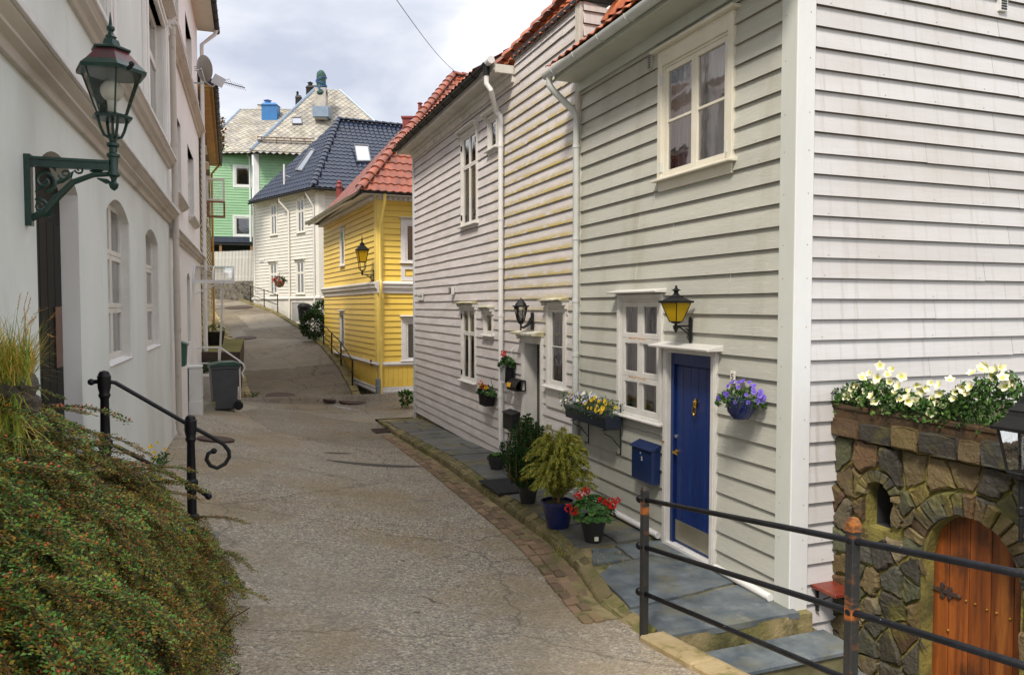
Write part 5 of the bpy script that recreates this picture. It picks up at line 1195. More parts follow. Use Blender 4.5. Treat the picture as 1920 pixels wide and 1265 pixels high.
GREENM=mat('lamp_green',(.006,.045,.034),(.004,.025,.02),nz=6,rough=.32,bump=.3,bs=40,spec=.6)
DKRED=mat('lamp_roof_red',(.14,.02,.025),(.05,.035,.04),nz=3,rough=.35)
u_=LF.u(46,300); zA=3.38; F_=Fr(LF.w(u_,0,0)[:2],nL)      # plane of the bracket: x out of the wall
F_.M=Matrix(((nL.x,-nL.y,0,F_.o.x),(nL.y,nL.x,0,F_.o.y),(0,0,1,0),(0,0,0,1)))
oa=out_for(LF,u_,zA,214)
gl=thing('wall_lamp','large green cast-iron hexagonal street lantern on a scrolled bracket at the grey-green wall','street lamp',T(*LF.w(u_,0,zA)))
b=MB(); b.box(0,.035,-.03,.03,zA-.40,zA+.02); b.box(0,oa-.02,-.022,.022,zA-.05,zA-.005); b.box(.0,oa-.02,-.032,.032,zA-.008,zA+.008)
b.tube([(.03+.0*k,0,0) for k in range(0)] or [(.02,0,zA-.36),(.10,0,zA-.31),(.17,0,zA-.22),(.25,0,zA-.13),(.36,0,zA-.08),(oa-.02,0,zA-.07)],[.02,.022,.02,.018,.016,.014],8)
def spiral(b,cx,cz,r,turns,a0,w=.012,dirn=1):
    b.tube([(cx+r*(1-k/30)*cos(a0+dirn*turns*2*PI*k/24),0,cz+r*(1-k/30)*sin(a0+dirn*turns*2*PI*k/24)) for k in range(25)],[w*(1-.4*k/24) for k in range(25)],6)
spiral(b,.10,zA-.13,.065,1.4,-1.4); spiral(b,.075,zA-.28,.042,1.3,2.2,.01,-1); spiral(b,.21,zA-.085,.036,1.3,3.3,.008); spiral(b,.285,zA-.055,.024,1.2,3.3,.007)
for (x,z,a) in ((.05,-.2,.9),(.15,-.15,.6),(.06,-.34,.2),(.2,-.13,.9),(.34,-.06,.2),(.38,-.1,-.3),(.41,-.07,.1),(.12,-.26,.9),(.16,-.07,2)): b.tube([(x,0,zA+z),(x+.05*cos(a),.012,zA+z+.05*sin(a)),(x+.09*cos(a),0,zA+z+.085*sin(a))],[.004,.017,.002],6)
b.build('bracket',GREENM,gl,F_.M,recalc=True)
Ml=LF.at(u_,oa,0); b=MB(); b.lathe([(.004,-.17),(.022,-.155),(.028,-.13),(.014,-.11),(.02,-.09),(.036,-.08),(.036,-.065),(.026,-.05),(.028,.03),(.038,.035),(.038,.05),(.024,.06),(.022,.09),(.036,.10),(.036,.115),(.02,.125),(.026,.15),(.03,.17)],16,(0,0,zA))
zb=3.66
for k in range(4):
    a=k*PI/2+.5; b.tube([(.022*cos(a),.022*sin(a),zA+.15),(.05*cos(a),.05*sin(a),zA+.16),(.068*cos(a),.068*sin(a),zA+.20),(.088*cos(a),.088*sin(a),zb-.01)],.009,6)
b.tube([(0,0,zA+.15),(0,0,zb)],.008,6); b.lathe([(.115,-.02),(.12,-.005),(.10,.006)],6,(0,0,zb),ph=.3)
b.build('lamp_stem',GREENM,gl,Ml,smooth=True,auto=True)
lantern(gl,Ml@T(0,0,zb),6,.172,.082,.255,[(.09,.125),(.088,.128),(.115,.135),(.115,.145),(.055,.17),(.045,.20),(.03,.205),(.036,.22),(.02,.235),(.014,.25),(.026,.265),(.024,.28),(.012,.29),(.002,.37)],GREENM,glassmat('lamp_glass_clear',(.97,.97,.97),0.),ph=.3,bar=.005,roofm=GREENM)
b=MB(); b.lathe([(.196,.272),(.096,.384)],6,ph=.3,cap=False); b.build('lantern_roof_panel',DKRED,gl,Ml@T(0,0,zb+.003))
b=MB(); b.tube([(-.2,0,.25),(-.245,0,.26)],.012,6); b.ball((-.245,0,.27),.016,6); b.build('lamp_hook',BLACK,gl,Ml@T(0,0,zb)@Matrix.Rotation(.6,4,'Z'))
def scroll_bracket(parent,Mw,o,drop,metal,w=.010,name='bracket'):
    """arm in local x from the wall at 0 to o"""
    b=MB(); b.box(0,.02,-.022,.022,-drop,drop*.45); b.tube([(0,0,0),(o,0,0)],w,6)
    b.tube([(.01+(o*.85)*k/10,0,-drop*.75*(1-k/10)**1.8-.0) for k in range(11)],w*.8,6)
    spiral(b,o*.28,-drop*.33,drop*.17,1.3,1.2,w*.6); spiral(b,o*.16,-drop*.75,drop*.13,1.2,2,w*.6,-1); b.ball((-.0+.012,0,drop*.5),.018,6); b.ball((.012,0,-drop*1.04),.015,6)
    return b.build(name,metal,parent,Mw)
AMBER=mat('glass_amber',(.85,.62,.03),(.75,.5,.02),nz=6,rough=.25)
_n=AMBER.node_tree.nodes; _l=AMBER.node_tree.links; _t=_n.new('ShaderNodeBsdfTranslucent'); _t.inputs[0].default_value=(.95,.72,.04,1); _m=_n.new('ShaderNodeMixShader'); _m.inputs[0].default_value=.6
_l.new(_n['Principled BSDF'].outputs[0],_m.inputs[1]); _l.new(_t.outputs[0],_m.inputs[2]); _l.new(_m.outputs[0],_n['Material Output'].inputs[0])
def wallM(F,u,z): # local x = out of the wall
    ax=-F.y; ay=V((-ax.y,ax.x,0)); o=F.w(u,0,z); return Matrix(((ax.x,ay.x,0,o.x),(ax.y,ay.y,0,o.y),(0,0,1,o.z),(0,0,0,1)))
u_,z_=GF.uz(1301,611); o_=out_for(GF,u_,z_,1267)
l2=thing('wall_lamp','black square lantern with amber panes above the blue door','wall lamp',T(*GF.w(u_,0,z_)))
scroll_bracket(l2,wallM(GF,u_,z_)@T(.03,0,0),o_-.0,.15,BLACKM); Ml=GF.at(u_,o_,z_+.045)
lantern(l2,Ml,4,.145,.062,.19,[(.14,.02),(.07,.05),(.072,.055),(.028,.08),(.02,.10),(.028,.115),(.05,.12),(.02,.135),(.01,.15),(.014,.16),(.002,.17)],BLACKM,AMBER,base=[(.05,0),(.045,-.015),(.016,-.02),(.014,-.05),(.03,-.06),(.01,-.10),(.002,-.115)],ph=PI/4+.25,bar=.006)
u_,z_=GF.uz(1003,603); o_=out_for(GF,u_,z_,980)
l3=thing('wall_lamp','small black lantern with clear panes over the open white entrance','wall lamp',T(*GF.w(u_,0,z_)))
b=MB(); b.box(0,.03,-.03,.03,-.12,.14); b.tube([(.02,0,.05),(.08,0,-.04),(.16,0,-.09),(o_,0,-.07)],[.035,.025,.018,.016],8); b.tube([(o_,0,-.13),(o_,0,.0)],.014,8); b.build('bracket',BLACKM,l3,wallM(GF,u_,z_)@T(.03,0,0))
lantern(l3,GF.at(u_,o_+.03,z_+.02),6,.10,.055,.21,[(.10,.0),(.075,.05),(.045,.085),(.035,.095),(.02,.10),(.006,.13),(.002,.135)],BLACKM,GLASS2,base=[(.055,0),(.04,-.04),(.015,-.06)],bar=.008,overh=1.25,bulb=True)
u_,z_=YL.uz(704.5,515); o_=out_for(YL,u_,z_,680); o_=max(.4,o_)
l4=thing('wall_lamp','black lantern with yellowish panes on the corner of the yellow house','street lamp',T(*YL.w(u_,0,z_)))
scroll_bracket(l4,wallM(YL,u_,z_)@T(.05,0,0),o_-.05,.26,BLACKM,.018); Ml=YL.at(u_,o_,z_+.10)
b=MB(); b.lathe([(.03,-.12),(.035,-.05),(.02,0),(.05,.03)],8); 
for k in range(4):
    a=k*PI/2+PI/4; b.tube([(.04*cos(a),.04*sin(a),.0),(.11*cos(a),.11*sin(a),.06),(.13*cos(a),.13*sin(a),.28)],.012,5)
b.build('lamp_stem',BLACKM,l4,Ml)
lantern(l4,Ml@T(0,0,.26),4,.21,.13,.34,[(.08,.16),(.07,.18),(.10,.19),(.03,.24),(.02,.30),(.035,.33),(.015,.36),(.003,.46)],BLACKM,AMBER,ph=PI/4,bar=.012,bulb=False)
# lantern at the right edge of the picture
p=at(1917,880,4.45); l5=thing('wall_lamp','black lantern cut by the right edge of the photo in front of the stone wall','wall lamp',T(*p))
lantern(l5,T(p.x,p.y,p.z-.02),4,.13,.075,.26,[(.15,.01),(.09,.08),(.075,.11),(.085,.115),(.03,.16),(.01,.2)],BLACKM,GLASS2,base=[(.07,0),(.06,-.03),(.02,-.05),(.014,-.2),(.022,-.21),(.022,-.25),(.012,-.26),(.012,-.42)],ph=PI/4+.35,bar=.010,overh=1.3,bulb=False)
k_=(p-SF.o).dot(-SF.y); pw=p+SF.y*k_
b=MB(); b.tube([p+V((0,0,-.34)),pw+V((0,0,-.34))],.012,6); b.tube([p+V((0,0,-.42)),p.lerp(pw,.4)+V((0,0,-.46)),pw+V((0,0,-.40))],.01,6); b.tube([pw+V((0,0,-.5)),pw+V((0,0,-.25))],.022,6); b.build('bracket',BLACKM,l5,I4)
# ---------------------------------------------------------------- railings
RAILM=mat('rail_black',(.007,.008,.010),(.014,.015,.02),nz=7,rough=.35,spec=.22,bump=.3,bs=45,dirt=[((.62,.62,.62),42,(1,1,1),.70,.73,.75)])
RUSTB=mat('post_rusty',(.018,.019,.02),(.03,.03,.03),nz=5,rough=.5,bump=.6,bs=30,dirt=[((.36,.11,.02),1.6,(.5,.5,2.2),.56,.60,.95),((.16,.06,.02),7,(1,1,1.5),.56,.66,.6)])
r1=thing('railing','black iron railing with three rounded bars and rusty square posts along the near kerb','railing',T(1,5.6,0))
p1=V((1.0,5.6,0)); p2=V((1.70,3.70,0)); dv=(p2-p1)
zs=[(1.05,1.336),(.69,.976),(.335,.626)]
for i,(za,zb_) in enumerate(zs):
    b=MB(); a=p1-dv*.035+V((0,0,za-(zb_-za)*.035)); c=p1+dv*2.0+V((0,0,za+(zb_-za)*2.0)); b.tube([a,c],.017,10)
    b.ball(a,.032,10)
    for q in (p1,p2): 
        k=(q-p1).length/dv.length; z=za+(zb_-za)*k; b.ball(q+V((0,0,z)),.034,10,sz=.8)
    b.build('rail',RAILM,r1,I4,smooth=True)
for q,z0_,z1_ in ((p1,-.03,1.12),(p2,.05,1.42),(p1+dv*1.95,.3,1.66)):
    b=MB(); ang=Matrix.Translation(q)@Matrix.Rotation(math.atan2(dv.y,dv.x),4,'Z'); b.box(-.026,.026,-.026,.026,z0_,z1_); b.frustum((0,0),.056,.056,.03,.03,z1_,z1_+.03)
    b.build('post',RUSTB,r1,ang,bevel=.004)
    if q==p2: b=MB(); b.frustum((0,0),.058,.058,.056,.056,z1_-.035,z1_+.002); b.frustum((0,0),.056,.056,.030,.030,z1_+.002,z1_+.033); b.build('post_cap',mat('rust_orange',(.42,.14,.02),(.12,.05,.02),nz=30,rough=.8,lo=.3,hi=.55),r1,ang)
r2=thing('railing','black handrail with a curled end and two cast posts by the left steps','railing',T(-2.57,6.0,.4))
pA=V((-3.10,5.73,0)); pB=V((-2.57,6.0,0)); RF=Fr(pB[:2],(pB-pA)[:2])
def rp(px,py): u,z=RF.uz(px,py); return (u,0,z)
b=MB(); b.tube([rp(172,716),rp(196,714),rp(216,717),rp(356,797),rp(395,818),rp(419,832),rp(429,845),rp(430,856),rp(422,869),rp(407,877),rp(394,872),rp(387,861),rp(390,850),rp(399,845)],.0165,9); b.ball(rp(171,716),.026,8); b.ball(rp(401,845),.026,8); b.build('handrail',BLACK,r2,RF.M,smooth=True)
b=MB(); b.tube([rp(172,834),rp(196,833),rp(218,836),rp(356,908),rp(390,930)],.0165,9); b.ball(rp(171,834),.026,8); b.ball(rp(391,930),.028,8); b.build('rail',BLACK,r2,RF.M,smooth=True)
for px,pt,mids,zbase in ((195,699,(714,833),.9),(357,782,(797,908),.36)):
    u,_,zt_=rp(px,pt); b=MB(); zz=[rp(px,m)[2] for m in mids]
    b.lathe([(.047,zbase),(.045,zz[1]-.28),(.055,zz[1]-.27),(.055,zz[1]-.25),(.036,zz[1]-.235),(.036,zz[1]-.045),(.05,zz[1]-.03),(.05,zz[1]+.03),(.036,zz[1]+.045),(.030,zz[0]-.14),(.044,zz[0]-.11),(.036,zz[0]-.09),(.046,zz[0]-.05),(.048,zz[0]+.04),(.03,zz[0]+.055),(.028,zt_-.05),(.040,zt_-.035),(.042,zt_-.01),(.03,zt_+.012),(.004,zt_+.02)],16)
    b.build('post',BLACK,r2,RF.M@T(u,0,0),smooth=True,auto=True)
def farrail(label,pts,h,zoff=0):
    P=[at(*p) for p in pts]; t_=thing('railing',label,'railing',T(*P[0])); 
    for k,zz in enumerate((h,h*.5)):
        b=MB(); b.tube([p+V((.1,0,zz)) for p in P],.02,6); b.build('rail',BLACKM,t_,I4)
    for p in P: b=MB(); b.tube([p+V((.1,0,-.1)),p+V((.1,0,h+.03))],.026,6); b.build('post',BLACKM,t_,I4)
farrail('thin black railing beside the yellow house wall',[(655,728,22.8),(634,690,25),(617,669,27),(602,651,28.7),(566,620,33)],.86)
farrail('thin black railing at the top of the street below the picket fence',[(517,590,37),(492,579,39),(467,570,41.5),(440,560,44),(400,548,47)],.98)
# ---------------------------------------------------------------- bins, boxes, dish
p=at(414,762,16.7); p.z=RZ(*toS(p)[:2]); Mb=T(p.x,p.y+.2,p.z)@Matrix.Rotation(R(-62),4,'Z')
bin_=thing('wheeled_bin','grey wheeled rubbish bin with a dark green lid standing by the left wall','bin',Mb)
BING=mat('bin_grey',(.05,.054,.062),(.07,.075,.083),nz=2,rough=.45,bump=.1,bs=40)
b=MB(); b.frustum((0,0),.44,.48,.54,.58,.04,.93); b.box(-.29,.29,-.31,.31,.93,.99); b.frustum((0,.0),.40,.44,.44,.48,.02,.05)
for x in (-.12,.12): b.frustum((x,-.25),.05,.02,.05,.06,.5,.93)
b.build('body',BING,bin_,Mb,bevel=.015)
b=MB(); b.prism([(-.32,.99),(-.33,1.03),(-.1,1.08),(.2,1.09),(.33,1.05),(.33,.99)],-.30,.30,'x'); b.build('lid',mat('bin_lid_green',(.012,.05,.035),(.02,.065,.045),nz=2,rough=.4),bin_,Mb,recalc=True,bevel=.01)
b=MB(); b.tube([(-.22,.36,1.0),(.22,.36,1.0)],.016,8); b.box(-.24,-.2,.3,.37,.98,1.02); b.box(.2,.24,.3,.37,.98,1.02); b.build('handle',BLACKM,bin_,Mb)
for s in (-1,1):
    b=MB(); b.tube([(s*.24,.27,.10),(s*.285,.27,.10)],.10,18); b.tube([(s*.284,.27,.10),(s*.29,.27,.10)],.05,12); b.build('wheel',BLACKM,bin_,Mb)
u_=LF.u(354,720); p0=LF.w(u_-.0,.22,0); z0_=RZ(*toS(p0)[:2]); 
cab=thing('utility_cabinet','tall narrow white metal cabinet against the white plastered wall','cabinet',LF.at(u_,0,z0_))
PAINTW=mat('cabinet_white',(.70,.70,.68),(.60,.60,.58),nz=2,rough=.4,bump=.1,dirt=[((.3,.25,.18),4,(1,1,.5),.62,.74,.5)])
oc_=out_for(LF,u_,1,379); b=MB(); b.box(-.25,.15,-oc_,-.02,z0_-.05,1.22); b.box(-.27,.17,-oc_-.015,-.0,1.22,1.27); b.box(-.26,.16,-oc_-.01,-.01,z0_-.05,z0_+.3); b.build('body',PAINTW,cab,LF.at(u_,0,0),bevel=.008)
b=MB(); b.box(-.22,.12,-oc_-.012,-oc_,z0_+.36,1.18); b.box(-.2,-.19,-oc_-.02,-oc_,.7,.8); b.build('door',PAINTW,cab,LF.at(u_,0,0),bevel=.003)
u_,z_=LF.uz(335,666); GM=mat('mailbox_green',(.012,.075,.05),(.02,.09,.06),nz=2,rough=.4)
mb_=thing('mailbox','dark green mailbox on the white plastered wall','mailbox',LF.at(u_,0,z_)); om=out_for(LF,u_,z_,348)
b=MB(); b.prism([(0,-.22),(-om*.8,-.20),(-om,.18),(-.0,.22)],-.0,.36,'x'); b.build('body',GM,mb_,LF.at(u_,0.01,z_),recalc=True,bevel=.006); b=MB(); b.prism([(0,.22),(-om-.02,.17),(-om-.02,.2),(0,.26)],-.02,.38,'x'); b.build('lid',GM,mb_,LF.at(u_,.01,z_),recalc=True,bevel=.004)
# stones at the foot of the left wall
for (px,py,w_,h_,lab) in ((350,742,.5,.16,'pale stone block at the wall foot under the white cabinet'),(372,765,.42,.14,'low brownish stone block beside the wheeled bin, nearest the road')):
    p=on_ground(px,py,RZ); b=MB(); b.box(-w_/2,w_/2,-.35,.35,-.1,h_)
    for v_ in b.v: v_+=V((uni(-.03,.03),uni(-.03,.03),uni(-.02,.02)))
    tag(b.build('stone_block',FOUND,None,T(*p)@Matrix.Rotation(R(-70),4,'Z'),bevel=.03),lab,'stone','stones at the foot of the left wall')
# satellite dish and antenna
u_=LF.u(360,150); z_=LF.z(360,155)
dish=thing('satellite_dish','grey satellite dish on an arm high on the white plastered wall','satellite dish',LF.at(u_,0,z_))
D_=15.6; cdish=at(382,129,D_); n_=(V((.55,.80,.22))).normalized(); q_=n_.to_track_quat('Z','Y').to_matrix().to_4x4(); Md=T(*cdish)@q_
b=MB(); b.lathe([(.01,-.05),(.10,-.045),(.19,-.02),(.26,.015),(.265,.02),(.26,.022),(.19,-.012),(.01,-.04)],24,cap=False); 
b.build('reflector',mat('dish_grey',(.33,.30,.27),(.27,.25,.22),nz=2,rough=.5),dish,Md,smooth=True,auto=True)
b=MB(); pw=LF.w(u_,0,z_); b.tube([pw,pw+nL*.25,cdish-n_*.12+V((0,0,-.02)),cdish-n_*.04],.02,7); b.tube([cdish-n_*.05,cdish+V((.02,.02,-.27)),cdish+V((.1,.2,-.31)),cdish+n_*.34+V((0,0,-.26))],.013,6)
for k in (-1,0,1): b.tube([cdish-n_*.1+V((0,0,.04*k)),cdish-n_*.1+V((-.10,0,.04*k))],.01,5)
b.build('arm',STEEL,dish,I4)
b=MB(); pp=cdish+n_*.32+V((.02,0,-.24)); b.box(-.12,.12,-.02,.02,-.10,.10,t=T(*pp)@Matrix.Rotation(.5,4,'Y')); b.build('receiver_panel',mat('plastic_white',(.72,.74,.78),(.7,.7,.75),rough=.4),dish,I4)
ant=thing('antenna','thin black television aerial sticking out beside the satellite dish','antenna',T(*at(415,153,19)))
b=MB(); a=at(414,153,19); c=at(459,165,19.5); b.tube([a,c],.012,5)
for k in range(11): p=a.lerp(c,k/10.5); b.tube([p+V((-.02,-.1,.05)),p+V((.02,.1,-.05))],.005,4)
b.tube([a,F3.w(.1,.3,8.5)],.012,5); b.tube([a.lerp(c,.05),a.lerp(c,.35)+V((0,0,.12)),a.lerp(c,.45)],.006,4); b.build('aerial',BLACKM,ant,I4)
# ---------------------------------------------------------------- boxes on the right-hand walls
NAVY=mat('mailbox_navy',(.008,.022,.085),(.012,.03,.11),nz=3,rough=.3,coat=.3,bump=.1)
ul_=GF.u(1184,860,.14); ur2=GF.u(1231,860,.02); zt2=GF.z(1200,826,.08); zb2=GF.z(1205,903,.14); ur2=max(ur2,ul_+.2)
ur2=GF.u(1222,860,.14)
mbx=thing('mailbox','navy blue mailbox numbered 5 left of the blue door','mailbox',GF.at(ul_,0,zb2))
b=MB(); b.box(ul_,ur2,-.14,-.032,zb2,zt2-.05); b.build('body',NAVY,mbx,GF.M,bevel=.006)
b=MB(); b.prism([(-.03,zt2+.01),(-.16,zt2-.045),(-.16,zt2-.06),(-.03,zt2-.05)],ul_-.01,ur2+.01,'x'); b.build('lid',NAVY,mbx,GF.M,recalc=True,bevel=.003)
WL=mat('lettering_white',(.75,.75,.75)); BL_=mat('lettering_black',(.02,.02,.02))
text('5',.065,WL,mbx,GF.at((ul_+ur2)/2+.01,.142,zt2-.17),'number'); b=MB(); b.box((ul_+ur2)/2-.03,(ul_+ur2)/2-.01,-.143,-.14,zt2-.12,zt2-.10); b.build('emblem',mat('emblem_blue',(.15,.35,.7)),mbx,GF.M)
u_,z_=GF.uz(1372,707,.05); np_=thing('house_number','white enamel plate reading 5 to the right of the blue door','sign',GF.at(u_,0,z_)); b=MB(); b.box(-.032,.032,-.045,-.03,-.055,.055); b.build('plate',mat('enamel',(.74,.73,.68),(.45,.22,.08),nz=14,rough=.25,lo=.60,hi=.68),np_,GF.at(u_,0,z_),bevel=.003)
text('5',.085,BL_,np_,GF.at(u_,.046,z_),'number')
u_=GF.u(1247,850,.03); z_=GF.z(1247,840,.03); b=MB(); b.box(u_-.03,u_+.02,-.05,-.03,z_-.07,z_+.07); b.box(u_-.04,u_+.03,-.07,-.03,z_+.07,z_+.085); tag(b.build('doorbell',mat('bell_brown',(.16,.10,.05),(.3,.22,.1),nz=9,rough=.4),None,GF.M),'small brown doorbell box between the navy mailbox and the blue door','doorbell')
# black mailbox, newspaper box of the white house
ul_=GF.u(946,790,.13); ur2=GF.u(964,790,.13); zt2=GF.z(955,768,.1); zb2=GF.z(950,802,.13); zb2=GF.z(948,800,.13)
bm_=thing('mailbox','tall black mailbox low on the weathered white wall left of its entrance','mailbox',GF.at(ul_,0,zb2))
b=MB(); b.box(ul_,ur2,-.16,-.032,zb2-.02,zt2-.04); b.build('body',BLACKM,bm_,GF.M,bevel=.006); b=MB(); b.prism([(-.03,zt2+.0),(-.18,zt2-.04),(-.18,zt2-.05),(-.03,zt2-.04)],ul_-.01,ur2+.01,'x'); b.build('lid',BLACKM,bm_,GF.M,recalc=True)
ul_=GF.u(950,720,.2); ur2=GF.u(966,722,.2); z_=GF.z(958,721,.2)
nb_=thing('newspaper_box','black open-ended newspaper holder with an orange sticker on the weathered wall','newspaper holder',GF.at(ul_,0,z_))
b=MB(); n=10; o=[(-.115+.085*cos(PI*k/n),.02+.075*sin(PI*k/n)) for k in range(n+1)]; pr=[(-.03,.02)]+o[1:-1]+[(-.2,.02),(-.16,-.09),(-.03,-.09)]
pr=[(-.03,.08),(-.10,.09),(-.16,.07),(-.21,-.02),(-.19,-.09),(-.03,-.09)]; inn=[(-.045,.065),(-.10,.075),(-.15,.055),(-.195,-.02),(-.18,-.075),(-.045,-.075)]
b.prism(pr,0,.02,'x'); 
for i in range(6):
    j=(i+1)%6; L0=ur2-ul_+.02
    b.add([(0,*pr[i]),(0,*pr[j]),(L0,*pr[j]),(L0,*pr[i]),(0.01,*inn[i]),(0.01,*inn[j]),(L0,*inn[j]),(L0,*inn[i])],[(0,1,2,3),(7,6,5,4),(3,2,6,7)])
b.build('body',BLACKM,nb_,GF.at(ul_,0,z_)); b=MB(); b.box(.06,.06+(ur2-ul_)*.4,-.212,-.205,-.06,.01,t=T(0,0,0)); b.build('sticker',mat('sticker_orange',(.80,.42,.02),(.7,.35,.02),nz=9),nb_,GF.at(ul_,0,z_)@Matrix.Rotation(-.2,4,'X')@T(0,-.004,-.02))
# street signs
def sign(label,F,px,py,txt,w,h,fs):
    u_,z_=F.uz(px,py,.05); s=thing('street_sign',label,'sign',F.at(u_,0,z_)); b=MB(); b.box(-w/2,w/2,-.055,-.035,-h/2,h/2); b.build('plate',mat('sign_white',(.74,.74,.72),(.66,.66,.64),rough=.3),s,F.at(u_,0,z_),bevel=.004)
    text(txt,fs,BL_,s,F.at(u_,.056,z_),'lettering'); return s
sign('white street name plate at the far end of the weathered white wall',GF,788,555,'Sole Bakken',.52,.2,.085)
sign('small white street name plate on the off-white blue-roofed house',BL,490,489,'Sole Bakken',.56,.16,.09)
u_,z_=YL.uz(697,680,.05); s=thing('wall_sign','small red square sign with white marks on the yellow corner board','sign',YL.at(u_,0,z_)); b=MB(); b.box(-.13,.07,-.075,-.055,-.09,.09); b.build('plate',mat('sign_red',(.25,.012,.01),(.2,.01,.01)),s,YL.at(u_,0,z_)); text('H2',.09,WL,s,YL.at(u_-.03,.077,z_),'lettering')
# shelf bench on brackets
BEN=mat('bench_redbrown',(.22,.035,.018),(.14,.025,.015),nz=4,rough=.35,bump=.4,bs=18,st=(.5,1,1),dirt=[((.33,.09,.04),3,(.4,1,1),.55,.7,.6)])
z_=GS.z(1517,1098); u0b=GS.u(1516,1090)
be=thing('wall_shelf','small red-brown wooden shelf on iron brackets between the white wall and the stonework','shelf',GS.at(u0b,0,z_))
b=MB(); b.box(u0b,u0b+.47,-.30,-.03,z_-.0,z_+.03); b.build('board',BEN,be,GS.M,bevel=.004)
for uu in (u0b+.06,u0b+.36): b=MB(); b.box(uu-.012,uu+.012,-.045,-.03,z_-.2,z_); b.tube([(uu,-.22,z_-.01),(uu,-.14,z_-.06),(uu,-.045,z_-.12)],.006,5); b.ball((uu,-.05,z_-.19),.012,6); b.build('bracket',BLACKM,be,GS.M)
# manhole covers, grate, marks
def disc(px,py,wpx,label,square=False):
    c=ROADT.ray_cast(C0,ray(px,py).normalized())[0]; z=c.z; D=c.y; r=wpx/F0*D/2; g_=.4; gx=(road_z(c.x+g_,c.y)-road_z(c.x-g_,c.y))/(2*g_); gy=(road_z(c.x,c.y+g_)-road_z(c.x,c.y-g_))/(2*g_); gx=max(-.12,min(.12,gx)); gy=max(-.12,min(.16,gy)); zz=lambda x,y:c.z+gx*(x-c.x)+gy*(y-c.y)+.012
    b=MB(); rings=[0,r*.5,r*.84,r*.86,r*1.0]; hs_=[.012,.012,.012,.006,.010]; n=20; 
    for rr_,h_ in zip(rings,hs_): b.v+= [V((rr_*cos(2*PI*k/n),rr_*sin(2*PI*k/n),zz(c.x+rr_*cos(2*PI*k/n),c.y+rr_*sin(2*PI*k/n))-z+h_+.01)) for k in range(n)]
    for i in range(4):
        for k in range(n): b.f.append((i*n+k,i*n+(k+1)%n,(i+1)*n+(k+1)%n,(i+1)*n+k)); b.m.append(0)
    b.v+=[V((v.x,v.y,v.z-.03)) for v in b.v[4*n:5*n]]
    for k in range(n): b.f.append((4*n+k,4*n+(k+1)%n,5*n+(k+1)%n,5*n+k)); b.m.append(0)
    tag(b.build('manhole_cover',IRON,None,T(c.x,c.y,z)),label,'manhole cover','manhole covers in the road')
disc(526,743,54,'round rusty manhole cover in the middle of the dip before the slope')
disc(662,754,52,'wide rusty manhole cover in front of the yellow house corner'); disc(618,750,24,'smallest manhole cover, just left of the one by the yellow house')
disc(405,825,66,'rusty manhole cover nearest the camera by the left downpipe'); disc(461,634,38,'manhole cover halfway up the slope on its left side'); disc(448,577,50,'manhole cover at the top of the slope below the fence')
p=on_ground(727,808,RZ); g=thing('drain_grate','rusty rectangular iron drain grate at the far end of the brick gutter','grate',T(*p)@Matrix.Rotation(math.atan2(d0.y,d0.x)-PI/2,4,'Z')); Mg=WM[g.name]
b=MB(); frame_box(b,-.32,.22,-.26,.26,.03,-.02,.02); b2=MB(); 
for v_ in b.v: b2.v.append(V((v_.x,v_.z,v_.y+.015)))
b2.f=b.f; b2.m=b.m
for k in range(11): x=-.27+k*.047; b2.box(x,x+.022,-.24,.24,-.01,.028)
b2.build('bars',IRON,g,Mg); b=MB(); b.box(-.3,.2,-.24,.24,.004,.008); b.build('pit',DARK,g,Mg)
def strip(px0,py0,px1,py1,w,name,m,h=.005):
    a=on_ground(px0,py0,RZ); c=on_ground(px1,py1,RZ); d=(c-a).normalized(); s=V((-d.y,d.x,0)); b=MB(); n=10
    for k in range(n):
        f0,f1=k/n,(k+1)/n; w0=w*(sin(PI*f0)**.5+.05); w1=w*(sin(PI*f1)**.5+.05); P0=a.lerp(c,f0);P1=a.lerp(c,f1); V4=[]
        for P_,ww,sg in ((P0,w0,-1),(P1,w1,-1),(P1,w1,1),(P0,w0,1)):
            q=P_+s*ww*sg*.5; t_=toS(q); V4.append((q.x,q.y,RZ(t_.x,t_.y)+h))
        b.quad(*V4)
    return tag(b.build(name,m,None,I4),kind='structure')
TAR=mat('tar_patch',(.055,.048,.042),(.08,.07,.06),nz=6,rough=.7,bump=.3,bs=80)
strip(610,862,795,874,.22,'asphalt_patch',TAR); strip(606,848,660,850,.12,'asphalt_patch',TAR); 
PNT=mat('road_paint_worn',(.55,.55,.55),(.22,.2,.19),nz=9,rough=.8)
strip(622,760,676,770,.07,'road_mark',PNT); strip(622,760,634,758,.05,'road_mark',PNT)
p=on_ground(950,912,lambda q,t:PZ(t)); b=MB(); b.box(-.28,.28,-.42,.42,.005,.02); tag(b.build('doormat',mat('mat_black',(.012,.012,.013),(.02,.02,.02),nz=9,rough=.95,bump=.8,bs=120),None,T(p.x,p.y,p.z+.004)@Matrix.Rotation(math.atan2(d0.y,d0.x)-PI/2,4,'Z')),'black doormat lying on the slate in front of the white house entrance','doormat')
# cable across the sky
b=MB(); a=at(735,-12,14); c=at(880,152,27); b.tube([a.lerp(c,k/12)+V((0,0,-.25*sin(PI*k/12))) for k in range(13)],.008,4); tag(b.build('cable',BLACKM,None,I4),'thin black overhead cable crossing the sky above the yellow house','cable')
